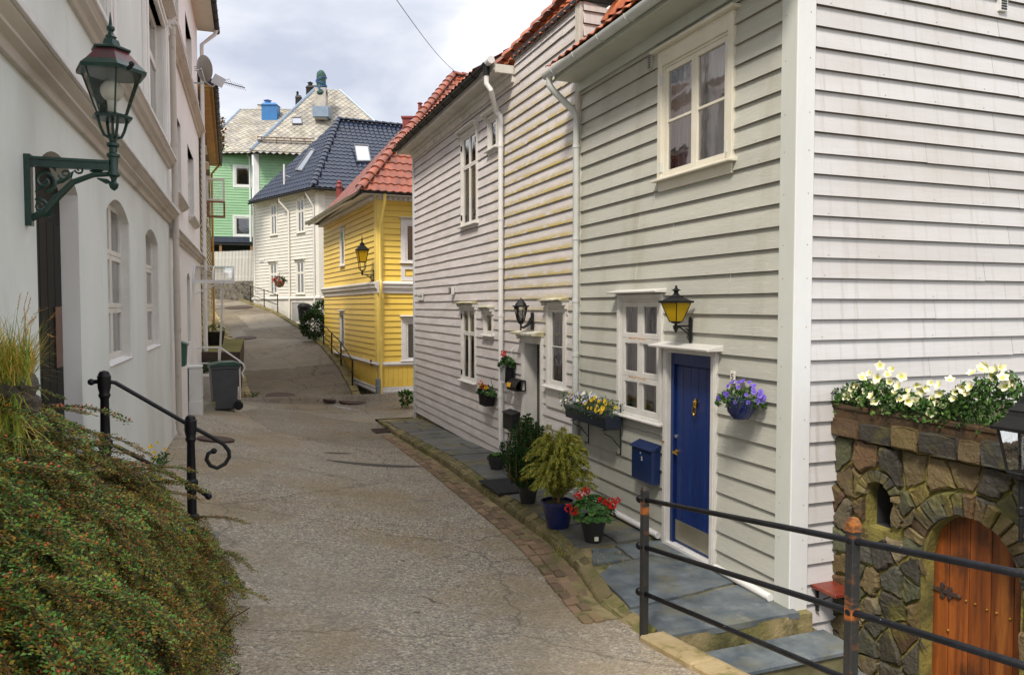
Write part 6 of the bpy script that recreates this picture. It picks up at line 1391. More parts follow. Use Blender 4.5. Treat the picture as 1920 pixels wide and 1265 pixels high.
# ================================================================= plants
GREENS=[(.025,.06,.015),(.045,.11,.02),(.075,.16,.03),(.03,.085,.02),(.11,.20,.04)]
BLEAF=leafmat('leaf_cotoneaster',(.04,.09,.02),(.08,.13,.03),isl2=[(.018,.04,.008),(.05,.13,.015),(.11,.29,.03),(.20,.34,.06),(.10,.12,.012),(.34,.30,.035),(.03,.07,.012),(.26,.17,.015),(.26,.42,.09)],isl=.3,rough=.4)
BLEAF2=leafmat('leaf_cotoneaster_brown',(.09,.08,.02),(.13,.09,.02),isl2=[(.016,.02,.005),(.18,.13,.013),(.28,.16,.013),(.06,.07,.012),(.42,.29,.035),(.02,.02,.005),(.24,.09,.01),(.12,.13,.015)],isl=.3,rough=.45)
BERRY=mat('berry_orange',(.60,.10,.015),(.45,.06,.01),rough=.3); TWIG=mat('twig_brown',(.13,.065,.025),(.22,.12,.05),rough=.8)
LF_=leafmat('leaf_green',(.04,.10,.02),(.07,.15,.03),isl2=GREENS,isl=.3)
def leaf(b,p,d,w,l,up=None,m=0,fold=.25):
    d=d.normalized(); s=d.cross(up or V((0,0,1)))
    if s.length<1e-3: s=V((1,0,0))
    s.normalize(); n=s.cross(d); a=p+d*(l*.45)
    b.v+= [p,a+s*(w/2)+n*(w*fold),p+d*l,a-s*(w/2)+n*(w*fold)]; k=len(b.v)-4; b.f+=[(k,k+1,k+2),(k,k+2,k+3)]; b.m+=[m,m]
def rv(): 
    while 1:
        v=V((uni(-1,1),uni(-1,1),uni(-1,1)))
        if .05<v.length<1: return v.normalized()
edgeX=lambda y:lerp([(1.8,-1.0),(2.4,-1.15),(3.5,-1.48),(4.5,-1.80),(5.5,-2.12),(6.4,-2.5)],y)
capH=lambda y:lerp([(2.4,1.66),(3.2,1.52),(4,1.22),(5,.72),(5.6,.40),(6.4,.12)],y)
def gz_(x,y): s=toS(V((x,y,0))); return RZ(s.x,s.y)
def bankh(x,y): return gz_(x,y)+max(-.25,min(1.5*(edgeX(y)-x),capH(y)+.08*sin(x*9+y*5)))
b=MB(); ny,nx=34,24
for j in range(ny):
    y=1.6+(6.5-1.6)*j/(ny-1)
    for i in range(nx):
        x=edgeX(y)+.12-(1.75)*i/(nx-1); b.v.append(V((x,y,bankh(x,y)-.09+uni(-.02,.02))))
for j in range(ny-1):
    for i in range(nx-1): o=j*nx+i; b.f.append((o,o+1,o+nx+1,o+nx)); b.m.append(0)
tag(b.build('bank',mat('soil_dark',(.010,.012,.006),(.035,.03,.014),nz=30,rough=.95,bump=1,bs=40,bd=.03,dirt=[((.03,.06,.012),45,(1,1,1),.5,.6,.8)]),None,I4,smooth=True),kind='structure')
bush=thing('cotoneaster_bush','dense trailing cotoneaster with orange berries spilling over the bank in the lower left corner','bush',T(-1.9,3.8,.5))
bl=MB(); bt=MB(); bb=MB(); bl2=MB()
CL=[(1.9+4.2*(i_+uni(-.5,.5))/15+.14,.05+1.1*(j_+uni(-.5,.5))/8,uni(-.3,.3),rnd.random()) for i_ in range(15) for j_ in range(8)]
NF=800
for i in range(NF):
    cy_,cd_,ca_,cb_=CL[i%120]; y=cy_+uni(-.12,.12); d_=cd_+uni(-.085,.085); x=edgeX(y)-.08-d_; hh=bankh(x,y)
    ang=-.50+ca_+.35*sin(x*5.3+y*2.1)+uni(-.35,.35); dx,dy=cos(ang),sin(ang); out=rnd.random()**1.3; L_=uni(.26,.40+.22*out)*(.8 if d_<.25 else 1); k=int(L_/.02); P=[]
    side=uni(-.4,.4); up0=.03+.13*out
    for s in range(k+1):
        f=s/k; px_=x+dx*L_*f-dy*side*f*f*.2; py_=y+dy*L_*f+dx*side*f*f*.2; g=bankh(px_,py_)
        zs_=hh+up0+L_*(.45*out)*f-L_*(1.3-.95*out)*f*f
        P.append(V((px_,py_,max(zs_,g+.015+.10*out*(1-f)))))
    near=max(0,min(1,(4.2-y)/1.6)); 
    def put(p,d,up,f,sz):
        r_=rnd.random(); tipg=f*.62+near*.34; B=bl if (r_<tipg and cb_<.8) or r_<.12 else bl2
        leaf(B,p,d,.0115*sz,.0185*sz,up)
    for s in range(1,k+1):
        f=s/k; d=(P[s]-P[s-1]).normalized(); sd=d.cross(V((0,0,1))).normalized(); up=sd.cross(d)
        for sg in (1,-1):
            put(P[s],sd*sg+d*.4+up*uni(-.1,.5),up,f,uni(.8,1.2))
            if s>1:
                bd_=(sd*sg*uni(.7,1.1)+d*uni(.7,1.1)+up*uni(.0,.5)).normalized(); bl_len=uni(.035,.085)*(1-.55*f); m_=max(2,int(bl_len/.0105)); bs=bd_.cross(up).normalized()
                for q_ in range(1,m_+1):
                    pp_=P[s]+bd_*(bl_len*q_/m_)-V((0,0,.25*bl_len*(q_/m_)**2))
                    for s2 in (1,-1): put(pp_,bs*s2+bd_*.6+up*uni(-.1,.5),up,min(1,f*.6+.4*q_/m_),uni(.7,1.1))
                if rnd.random()<.10:
                    c=P[s]+bd_*bl_len*.5+up*.01; r=.0055; j=len(bb.v); bb.v+=[c+V(q)*r for q in ((1,0,0),(-1,0,0),(0,1,0),(0,-1,0),(0,0,1),(0,0,-1))]
                    bb.f+=[(j+a,j+e,j+g_) for a,e,g_ in ((0,2,4),(2,1,4),(1,3,4),(3,0,4),(2,0,5),(1,2,5),(3,1,5),(0,3,5))]; bb.m+=[0]*8
    bt.tube(P[::4]+[P[-1]],.0028,3,caps=False)
for i in range(9):
    x=uni(-2.2,-1.7); y=uni(3.2,5); h=bankh(x,y); bt.tube([(x,y,h),(x+uni(.0,.1),y,h+uni(.1,.2)),(x+uni(.05,.25),y-.1,h+uni(.15,.3))],.004,4)
bl.build('foliage',BLEAF,bush,I4); bl2.build('brown_foliage',BLEAF2,bush,I4); bb.build('berries',BERRY,bush,I4); bt.build('twigs',TWIG,bush,I4)
# rock and grass tuft
def rock(name,p,r,m,lab,cat='rock',sc=(1,1,.8),grp=None):
    bm=bmesh.new(); bmesh.ops.create_icosphere(bm,subdivisions=3,radius=r)
    ph=[uni(0,6) for _ in range(6)]
    for v in bm.verts:
        q=v.co/r; f=1+.16*sin(q.x*3+ph[0])*cos(q.y*4+ph[1])+.10*sin(q.z*6+ph[2]+q.x*4)+.05*sin(q.y*13+ph[3]+q.z*9)
        v.co=V((v.co.x*f*sc[0],v.co.y*f*sc[1],v.co.z*f*sc[2]))
    me=bpy.data.meshes.new(name); bm.to_mesh(me); bm.free(); me.materials.append(m); o=bpy.data.objects.new(name,me); link(o,None,T(*p)); return tag(o,lab,cat,grp)
RK=mat('rock_dark',(.13,.11,.09),(.07,.06,.05),nz=7,rough=.8,bump=1,bs=18,bd=.04,dirt=[((.22,.20,.10),6,(1,1,1),.55,.7,.6)])
rock('rock',at(38,724,2.9),.060,RK,'dark rough rock poking out under the yellow grass at the left edge',sc=(1,1,1.15),grp='rocks in the bank'); rock('rock',at(-5,738,2.85),.085,RK,'largest dark rock, cut by the left edge of the photo below the grass',sc=(1,1,1.1),grp='rocks in the bank'); rock('rock',at(50,757,2.95),.045,RK,'smallest rock, between the grass tuft and the trailing bush',sc=(1,1,1.1),grp='rocks in the bank')
gr=thing('grass_tuft','yellow-green grass tuft with dry seed heads above the rocks at the left edge','grass tuft',T(*at(15,690,2.9)))
GRS=leafmat('grass_blades',(.16,.20,.03),(.30,.26,.05),isl2=[(.16,.28,.02),(.42,.36,.05),(.60,.42,.08),(.09,.20,.02),(.28,.36,.03),(.66,.40,.08)],isl=.2)
def blade(b,p,d,l,w,bend,n=5,m=0):
    d=d.normalized(); s=d.cross(V((0,0,1))); s=s.normalized() if s.length>.01 else V((1,0,0)); pr=None; q=p.copy(); v=d.copy(); idx=[]
    for k in range(n+1):
        ww=w*(1-k/n)**.7+.0004; b.v+=[q-s*ww/2,q+s*ww/2]; idx.append(len(b.v)-2); v=(v+V((0,0,-bend/n))).normalized(); q=q+v*(l/n)
    for k in range(n): i,j=idx[k],idx[k+1]; b.f.append((i,i+1,j+1,j)); b.m.append(m)
    return q,v
b=MB(); hb=MB()
for i in range(1100):
    c=at(uni(-60,62),uni(672,725),2.9+uni(-.25,.2)); d=V((uni(-.5,.6),uni(-.5,.3),uni(.5,1.2))); blade(b,c,d,uni(.06,.22),.0035,uni(.3,1.6))
for i in range(15):
    c=at(uni(20,60),uni(660,700),2.9); d=V((uni(.0,.40),uni(-.2,.2),1)); q,v=blade(b,c,d,uni(.16,.27),.003,uni(.8,1.9),8)
    for k in range(26):
        f=k/26; p_=q-v*(.07*f); leaf(hb,p_,v+rv()*.5,.0028,.009,V((0,0,1)))
for i in range(220):
    c=at(uni(-40,40),uni(735,800),2.8); d=V((uni(-.2,.7),uni(-.9,0),uni(-.4,.6))); blade(b,c,d,uni(.1,.22),.003,uni(.8,2))
b.build('blades',GRS,gr,I4); hb.build('seed_heads',mat('seed_dry',(.55,.33,.12),(.42,.24,.07),rough=.8),gr,I4)
b=MB()
for i in range(10): pass
# ---- pots and potted plants on the slate
def pz(q,t): return PZ(t)
def pot(parent,Mw,r,h,m,rim=.02,taper=.7,soil=True,name='pot'):
    b=MB(); b.lathe([(r*taper*.98,0),(r*taper,.005),(r*(taper+1)/2+.01*r,h*.5),(r,h-.03),(r+rim*.5,h-.03),(r+rim*.5,h),(r-.012,h),(r-.016,h-.035),(.01,h-.035)],22); 
    o=b.build(name,m,parent,Mw,smooth=True,auto=True)
    if soil: b=MB(); b.lathe([(r-.015,h-.03),(.01,h-.02)],16,cap=False); b.build('soil',SOIL,o,Mw)
    return o
PBLK=mat('pot_black',(.022,.024,.028),(.035,.036,.04),nz=5,rough=.35,bump=.1); PBLU=mat('pot_navy_glazed',(.006,.014,.085),(.01,.02,.12),nz=5,rough=.12,coat=.5)
DKC=leafmat('needle_dark',(.018,.06,.018),(.03,.085,.022),isl2=[(.012,.04,.012),(.02,.07,.018),(.04,.11,.025),(.015,.05,.015),(.065,.15,.03)],isl=.3,rough=.45)
p=on_ground(990,942,pz); c1_=thing('potted_conifer','dark green upright conifer in a black pot beside the white entrance','potted plant',T(*p)); pot(c1_,T(*p),.135,.27,PBLK)
b=MB(); bt=MB()
for i in range(50):
    a=uni(0,2*PI); r0=uni(0,.36)*(1 if i else 0); hh=uni(.62,.98)*(1-1.6*r0**1.5)+.06; base=p+V((.05*cos(a),.05*sin(a),.2)); tip=p+V((r0*cos(a),r0*sin(a),hh+.14)); mid=base.lerp(tip,.35)+V((r0*.5*cos(a),r0*.5*sin(a),-.02)); n=26
    bt.tube([base,mid,tip],.006,4)
    for k in range(n):
        f=(k+.5)/n; q=(base*(1-f)**2+mid*2*f*(1-f)+tip*f*f); rr_=.095*(1-f)**.6+.012
        for j in range(13):
            o=rv(); o.z=abs(o.z)*.4; qq=q+V((o.x,o.y,0))*rr_*uni(.2,1); leaf(b,qq,V((o.x*.7,o.y*.7,1.0)),.02,uni(.03,.055),rv())
b.build('needles',DKC,c1_,I4); bt.build('stems',TWIG,c1_,I4)
GOL=leafmat('needle_golden',(.20,.20,.03),(.30,.26,.04),isl2=[(.08,.12,.02),(.22,.28,.035),(.38,.40,.05),(.52,.48,.08),(.28,.33,.05),(.52,.38,.05),(.13,.20,.035)],isl=.25,rough=.5)
p=on_ground(1046,986,pz); c2_=thing('potted_conifer','golden-green drooping conifer in a navy glazed pot','potted plant',T(*p)); pot(c2_,T(*p),.185,.30,PBLU,taper=.72)
b=MB(); bt=MB(); bt.tube([p+V((0,0,.25)),p+V((.02,0,.5)),p+V((0,0,.88))],[.022,.016,.006],6)
for i in range(185):
    a=i*2.4+uni(-.2,.2); f0=rnd.random()**.8; z0_=.24+.54*f0; L_=uni(.34,.46)*(1-.62*f0**2.2)*(.75 if f0<.1 else 1); rise=uni(.14,.26)+.06*f0; base=p+V((0,0,z0_)); n=int(9+L_*22); pts=[]
    for k in range(n+1):
        f=k/n; pts.append(base+V((cos(a)*L_*f,sin(a)*L_*f,rise*sin(f*PI*.62)*1.3-.05*f**3)))
    if i%2==0: bt.tube(pts[::4],.003,3,caps=False)
    for k in range(2,n+1):
        d=(pts[k]-pts[k-1]).normalized(); f=k/n
        for j in range(10):
            s=rv()*.7; s.z=-abs(s.z)*.5; st_=pts[k]+rv()*.012; dd=(d*uni(.5,1.2)+s+V((0,0,-.25*f))); leaf(b,st_,dd,.0085,uni(.03,.055),rv())
b.build('needles',GOL,c2_,I4); bt.build('branches',TWIG,c2_,I4)
# flowers
def petal_mesh(name,r,n=5,cup=.3,mats=None,center=.25,wav=.12):
    b=MB(); k=n*4
    for i in range(k): a=2*PI*i/k; rr_=r*(1-wav*(.5-.5*cos(n*a))*1.0); b.v.append(V((rr_*cos(a),rr_*sin(a),r*cup*(.85+.25*cos(n*a)))))
    for i in range(k): a=2*PI*i/k; b.v.append(V((r*.5*cos(a),r*.5*sin(a),r*cup*.45)))
    for i in range(k): a=2*PI*i/k; b.v.append(V((r*center*cos(a),r*center*sin(a),r*.02)))
    b.v.append(V((0,0,-r*.1)))
    for i in range(k): j=(i+1)%k; b.f+=[(i,j,k+j,k+i),(k+i,k+j,2*k+j,2*k+i),(2*k+i,2*k+j,3*k)]; b.m+=[0,0,1]
    me=bpy.data.meshes.new(name); me.from_pydata(b.v,[],b.f)
    for q in mats: me.materials.append(q)
    me.polygons.foreach_set('material_index',b.m); me.polygons.foreach_set('use_smooth',[True]*len(b.f)); me.update(); return me
PW=mat('petal_white',(.80,.80,.68),(.72,.72,.55),rough=.6); PYC=mat('petal_yellow_centre',(.60,.55,.08),(.5,.5,.05),rough=.6); PYE=mat('petal_yellow',(.80,.56,.01),(.70,.42,.01),nz=20,rough=.6)
PK_=mat('petal_black',(.03,.015,.03)); PV=mat('petal_violet',(.10,.06,.42),(.17,.09,.55),nz=20,rough=.6); PL=mat('petal_lilac',(.55,.55,.68),(.35,.32,.50),nz=15,rough=.6); PR=mat('petal_red',(.72,.02,.012),(.55,.012,.01),nz=20,rough=.55)
PO=mat('petal_orange',(.65,.14,.03),(.5,.1,.02),nz=20,rough=.6)
def flower(me,parent,p,nrm,name='flower',s=1):
    o=bpy.data.objects.new(name,me); q=nrm.normalized().to_track_quat('Z','Y').to_matrix().to_4x4(); return link(o,parent,T(*p)@q@Matrix.Rotation(uni(0,6),4,'Z')@Matrix.Scale(s,4))
def leafblob(b,c,rx,ry,rz_,n,w,l,M_=None):
    for i in range(n):
        d=rv(); rr_=uni(.45,1)**.5; q=V((d.x*rx*rr_,d.y*ry*rr_,abs(d.z)*rz_*rr_ if rz_>0 else d.z*-rz_*rr_)); q=(M_@q if M_ else c+q); leaf(b,q,d+V((0,0,.3))+rv()*.6,w*uni(.7,1.2),l*uni(.7,1.2),rv())
# geranium in the black pot
p=on_ground(1112,1014,pz); ge=thing('potted_geranium','red geranium with round green leaves in a black pot at the kerb','potted plant',T(*p)); pot(ge,T(*p),.145,.27,PBLK,taper=.62)
b=MB(); b.box(-.022,.022,-.003,0,.04,.085); b.build('price_tag',PW,ge,T(*p)@Matrix.Rotation(R(10),4,'Z')@T(0,-.125,0))
b=MB()
for i in range(170):
    d=rv(); d.z=abs(d.z)*.9-.05; q=p+V((0,0,.27))+V((d.x*.235,d.y*.235,d.z*.24+.02)); nn=(d+V((0,0,.7))+rv()*.25).normalized(); t1=nn.cross(V((0,0,1))).normalized() if abs(nn.z)<.98 else V((1,0,0)); t2=nn.cross(t1); r_=uni(.026,.04); k=10; j0=len(b.v)
    b.v.append(q-nn*.008)
    for k_ in range(k): a=2*PI*k_/k; rr_=r_*(1+.1*(k_%2)); b.v.append(q+t1*rr_*cos(a)+t2*rr_*sin(a)+nn*.006*(k_%2))
    for k_ in range(k): b.f.append((j0,j0+1+k_,j0+1+(k_+1)%k)); b.m.append(0)
b.build('leaves',leafmat('leaf_geranium',(.035,.11,.02),(.06,.17,.035),isl2=GREENS,isl=.2),ge,I4)
mR=petal_mesh('flower',.018,5,.25,[PR,PR])
for (px,py,sc,n) in ((1147,943,.055,26),(1128,941,.05,24),(1098,921,.04,18),(1084,928,.038,14),(1077,957,.04,16),(1066,952,.036,14),(1157,938,.035,12)):
    D_=p.y-.12+uni(-.05,.05); c=at(px,py,D_); b=MB()
    for i in range(n):
        d=rv(); q=c+d*sc*.8
        for k in range(5): a=rv(); leaf(b,q,(d+a*.9),.021,.024,a)
    b.build('flower_head',PR,ge,I4); b=MB(); b.tube([c,p+V((0,0,.4))],.003,4); b.build('stalk',LF_,ge,I4)
# small pot near the downpipe
p=on_ground(932,879,pz); sp_=thing('potted_plant','small dark grey ribbed pot with low green leaves at the foot of the white downpipe','potted plant',T(*p)); b=MB(); b.lathe([(.10,0),(.115,.07),(.13,.075),(.14,.15),(.16,.155),(.165,.2),(.14,.2),(.13,.17),(.01,.17)],20); b.build('pot',PBLK,sp_,T(*p))
b=MB(); 
for i in range(60): a=uni(0,6.3); leaf(b,p+V((.05*cos(a),.05*sin(a),.19)),V((cos(a),sin(a),uni(.1,.9))),.045,.10,V((0,0,1)))
b.build('leaves',LF_,sp_,I4)
# window box with pansies, on scroll brackets
ua,ub_=GF.u(1062,790,.26),GF.u(1136,800,.26); zt_=GF.z(1150,783,.26); zb_=zt_-.16
fb=thing('flower_box','dark flower box full of yellow and white pansies under the six-pane window','flower box',GF.at((ua+ub_)/2,.05,zb_))
b=MB(); b.prism([(-.29,zt_),(-.27,zb_),(-.07,zb_),(-.05,zt_)],ua,ub_+.03,'x'); b.box(ua-.01,ub_+.04,-.30,-.285,zt_-.03,zt_); b.box(ua-.01,ub_+.04,-.06,-.04,zt_-.03,zt_); b.build('trough',mat('box_navy_black',(.014,.02,.035),(.02,.028,.045),nz=3,rough=.4),fb,GF.M,recalc=True,bevel=.004)
for uu in (ua+.22,ub_-.03):
    b=MB(); b.tube([(uu,-.05,zt_+.12),(uu,-.05,zb_-.32)],.008,6); b.tube([(uu,-.05,zb_-.3),(uu,-.09,zb_-.32),(uu,-.10,zb_-.28)],.006,5); b.tube([(uu,-.05,zb_-.24),(uu,-.17,zb_-.1),(uu,-.26,zb_-.06),(uu,-.27,zb_-.02),(uu,-.24,zb_-.01)],.006,5); b.tube([(uu,-.05,zb_-.01),(uu,-.30,zb_-.01)],.007,5); b.build('bracket',BLACKM,fb,GF.M)
b=MB(); 
for i in range(1500): leaf(b,GF.w(uni(ua-.04,ub_+.06),uni(.03,.34),zt_+uni(-.06,.16)*1.0),rv()+V((0,0,.4)),.014,.035,rv())
b.build('foliage',leafmat('leaf_pansy',(.05,.10,.03),(.09,.15,.05),isl2=[(.03,.06,.02),(.07,.15,.04),(.12,.20,.06),(.05,.08,.05),(.03,.09,.02)]),fb,I4)
mY=petal_mesh('flower',.024,5,.15,[PYE,PK_]); mW=petal_mesh('flower',.022,5,.2,[PW,PYC]); mLi=petal_mesh('flower',.024,5,.2,[PL,PK_]); mV=petal_mesh('flower',.026,5,.2,[PV,PK_])
no=-GF.y
for i in range(88):
    f=uni(0,1); u_=ua-.03+(ub_-ua+.08)*f; o_=uni(.12,.35); z_=zt_+.02+.16*(1-abs(o_-.2)/.2)*uni(.5,1)+(.04 if .2<f<.7 else 0)
    me=mY if (f>.62 or (f<.14 and rnd.random()<.6)) else (mW if rnd.random()<.55 else mLi)
    flower(me,fb,GF.w(u_,o_,z_),no+V((uni(-.5,.5),uni(-.6,.1),uni(.1,1))),s=uni(.8,1.15))
# blue pansies in the hanging bowl
uc_=GF.u(1390,765,.16); zc2=GF.z(1390,750,.16); hb_=thing('hanging_basket','navy half bowl of blue and violet pansies on the wall right of the blue door','flower pot',GF.at(uc_,.16,zc2))
b=MB(); b.lathe([(.02,-.17),(.07,-.16),(.115,-.10),(.135,0),(.145,0),(.145,.012),(.12,.012),(.115,-.02),(.01,-.02)],20); b.build('bowl',PBLU,hb_,GF.at(uc_,.165,zc2),smooth=True,auto=True)
b=MB(); b.box(uc_-.17,uc_-.12,-.045,-.03,zc2-.16,zc2+.14); b.build('wall_plate',mat('wood_grey',(.18,.15,.16),(.12,.10,.10),nz=6,rough=.8),hb_,GF.M)
b=MB(); c=GF.w(uc_,.165,zc2)
for i in range(620): d=rv(); leaf(b,c+V((d.x*.19,d.y*.19,abs(d.z)*.14-.05)),d+V((0,0,.2)),.014,.04,rv())
for i in range(5): a=uni(0,6.3); leaf(b,c,V((cos(a),sin(a),.2)),.02,.1)
b.build('foliage',LF_,hb_,I4)
for i in range(42): d=rv(); d.z=abs(d.z); flower(mV,hb_,c+V((d.x*.20,d.y*.19,d.z*.17+.0)),d+no*.9,s=uni(.7,1.05))
# two small hanging pots of the white house
def wallpot(label,px,py,w_,h_,fl,grid):
    u_,z_=GF.uz(px,py,.12); t_=thing('wall_planter',label,'flower pot',GF.at(u_,.12,z_)); b=MB()
    b.prism([(-w_/2,z_),(-w_/2*.75,z_-h_),(w_/2*.75,z_-h_),(w_/2,z_)],-.20,-.05,'y',t=T(u_,0,0)); b.build('pot',BLACKM,t_,GF.M,recalc=True)
    b=MB()
    for k in range(7): x=-w_/2+w_*k/6; b.tube([(u_+x,-.205,z_+.01),(u_+x*.78,-.205,z_-h_)],.004,4)
    b.tube([(u_-w_/2,-.207,z_+.01),(u_+w_/2,-.207,z_+.01)],.006,4); b.tube([(u_-w_*.38,-.207,z_-h_),(u_+w_*.38,-.207,z_-h_)],.006,4); b.tube([(u_+w_*.3,-.03,z_+.3),(u_+w_*.3,-.09,z_+.26),(u_+w_*.3,-.04,z_+.05)],.005,4); b.build('wire_basket',PIPEW if grid else BLACKM,t_,GF.M)
    b=MB(); c=GF.w(u_,.13,z_)
    for i in range(170): d=rv(); leaf(b,c+GF.x*(d.x*w_*.7)+GF.y*(d.y*.1)+V((0,0,abs(d.z)*.13-.02)),d+V((0,0,.2)),.045,.07,rv())
    b.build('foliage',leafmat('leaf_dark'+str(len(MT)),(.02,.06,.015),(.04,.09,.02),isl2=GREENS[:4]),t_,I4)
    for (dx,dz_,m_,r_) in fl:
        b=MB(); q=c+GF.x*dx+V((0,0,dz_))-GF.y*.06
        for i in range(34): d=rv(); leaf(b,q+d*r_*.6,d,.024,.026,rv())
        b.build('flower_head',m_,t_,I4)
wallpot('small pot with one red flower on the weathered wall beside the white downpipe',951,686,.26,.26,[(.0,.21,PR,.05),(.045,.20,PR,.04)],True)
wallpot('black wire basket of red and yellow flowers under the ground-floor window of the weathered wall',913,738,.44,.20,[(-.14,.18,PO,.04),(-.12,.12,PYE,.045),(.06,.13,PR,.045),(.17,.13,PYE,.025)],False)
# petunias along the top of the stone outbuilding
pt=thing('petunia_row','white petunias with yellow throats growing along the top of the stone outbuilding','flowers',T(*SF.w(.8,0,1.66)))
b=MB(); bt=MB()
def pet_h(u): return lerp([(0,.12),(.15,.2),(.35,.26),(.55,.2),(.8,.14),(1.0,.18),(1.2,.30),(1.38,.40),(1.55,.38),(1.75,.14),(2.2,.1)],u)
for i in range(4200):
    u_=uni(0,1.9); h=pet_h(u_)*rnd.random()**.7; leaf(b,SF.w(u_+uni(-.03,.03),uni(-.18,.10)*(1-.4*h),1.68+h-.03-.04*(rnd.random()<.15)),rv()+V((0,0,.5)),.026,.04,rv())
for i in range(90):
    u_=uni(0,1.75); h=pet_h(u_); bt.tube([SF.w(u_,0,1.66),SF.w(u_+uni(-.05,.05),uni(-.06,.08),1.68+h*uni(.7,1.05))],.0025,3)
b.build('foliage',LF_,pt,I4); bt.build('stems',LF_,pt,I4)
PC_=mat('petal_cream',(.84,.82,.66),(.74,.72,.42),nz=25,rough=.6)
mP=petal_mesh('flower',.037,5,.40,[PC_,PYC],.34,.30); mPb=petal_mesh('flower',.030,5,.9,[PC_,PYC],.40,.25)
spots=[(1617,708),(1650,686),(1673,692),(1690,706),(1600,740),(1625,733),(1642,722),(1655,735),(1668,716),(1685,724),(1702,745),(1676,757),(1660,770),(1640,752),(1612,748),(1590,742),(1719,722),(1745,718),(1750,748),(1772,760),(1748,773),(1728,733),(1762,738),(1781,712),(1805,726),(1820,725),(1812,735),(1840,692),(1860,703),(1876,690),(1897,715),(1885,724),(1700,732),(1634,742),(1676,738),(1606,722),(1735,727),(1761,722),(1791,735),(1630,700),(1895,722),(1850,687),(1822,700),(1704,752),(1598,729),(1664,702),(1715,752),(1788,748),(1880,708),(1645,708),(1688,748),(1757,755),(1868,695),(1583,745)]
for px,py in spots:
    o_=uni(.03,.12); u_,z_=SF.uz(px,py,o_); flower(mP if rnd.random()<.75 else mPb,pt,SF.w(u_,o_,z_),-SF.y*.6+V((uni(-.8,.6),-uni(-.2,.8),uni(-.3,1.0))),s=uni(.75,1.2))
# ---- smaller plants
def shrub(name,label,cat,p,rx,rz_,n,m,w=.04,l=.09,stem=True,grp=None):
    t_=thing(name,label,cat,T(*p),grp); b=MB()
    for i in range(n): d=rv(); r_=uni(.35,1)**.5; leaf(b,p+V((d.x*rx*r_,d.y*rx*r_,rz_*.5+d.z*rz_*.5*r_)),d+V((0,0,.3))+rv()*.5,w,l,rv())
    b.build('foliage',m,t_,I4)
    if stem:
        b=MB(); 
        for k in range(5): a=k*1.3; b.tube([p,p+V((rx*.5*cos(a),rx*.5*sin(a),rz_*.6))],.01,4)
        b.build('stems',TWIG,t_,I4)
    return t_
DLF=leafmat('leaf_evergreen',(.02,.05,.015),(.035,.08,.02),isl2=[(.012,.03,.012),(.02,.055,.015),(.04,.09,.02),(.06,.10,.04)],isl=.3)
shrub('shrub','dark evergreen shrub behind the railing beside the yellow house','shrub',at(588,634,30.0),.5,1.1,1100,DLF,.07,.14)
shrub('shrub','low dark shrub against the plinth of the off-white house','shrub',at(610,600,32.5),.6,.8,800,DLF,.07,.14)
shrub('broadleaf_plant','leafy green plant at the foot of the yellow house beside the white corner board','plant',at(760,757,20.6)+V((0,0,0)),.17,.30,90,LF_,.08,.16)
# plants by the left stairs / bed
pp=at(404,636,23.5); pp.z=1.3; t_=thing('potted_plant','black square planter with small flowers on the mossy bed at the left','potted plant',T(*pp)); b=MB(); b.frustum((0,0),.32,.32,.44,.44,0,.42); b.build('pot',BLACKM,t_,T(*pp)); b=MB(); leafblob(b,pp+V((0,0,.42)),.28,.28,.22,220,.03,.06); b.build('foliage',LF_,t_,I4)
shrub('shrub','green bush squeezed under the white stair railing','shrub',F2.w(F2l+2.1,.35,.3),.35,.8,500,DLF,.05,.1)
i_=0
for (px,py,r_,h_,n,lab) in ((466,745,.20,.25,160,'weeds at the end of the ochre cobble kerb'),(432,768,.14,.12,70,'weeds beside the wheel of the grey rubbish bin'),(285,890,.13,.30,90,'weeds with yellow flowers at the wall foot behind the curled handrail'),(335,775,.12,.14,60,'weeds at the foot of the beige downpipe'),(300,868,.10,.2,60,'small weeds between the curled handrail and the wall'),(1060,1035,.10,.06,70,'grass tufts between the slate flags below the navy pot'),(1140,1050,.16,.05,80,'grass in the slate joints below the geranium'),(655,738,.13,.1,80,'moss and weeds at the low end of the kerb by the yellow house')):
    zf=pz if px>1000 else RZ
    p=on_ground(px,py,zf); t_=thing('weeds',lab,'weeds',T(*p),'weeds along walls and kerbs'); b=MB()
    for k in range(n): a=uni(0,6.3); q=p+V((uni(-r_,r_),uni(-r_,r_)*1.4,0)); (leaf(b,q+V((0,0,uni(0,h_*.5))),V((cos(a),sin(a),uni(.3,1.5))),.03*min(1,h_*5),h_*.4,rv()) if k%2 else blade(b,q,V((cos(a)*.4,sin(a)*.4,1)),h_*uni(.5,1),.006,1.2))
    b.build('foliage',GRS if px>1000 else LF_,t_,I4)
    if px in (285,):
        for k in range(12): flower(mY,t_,p+V((uni(-.1,.1),uni(-.2,.2),uni(.2,.42))),V((uni(-.3,.6),-1,.6)),s=.8)
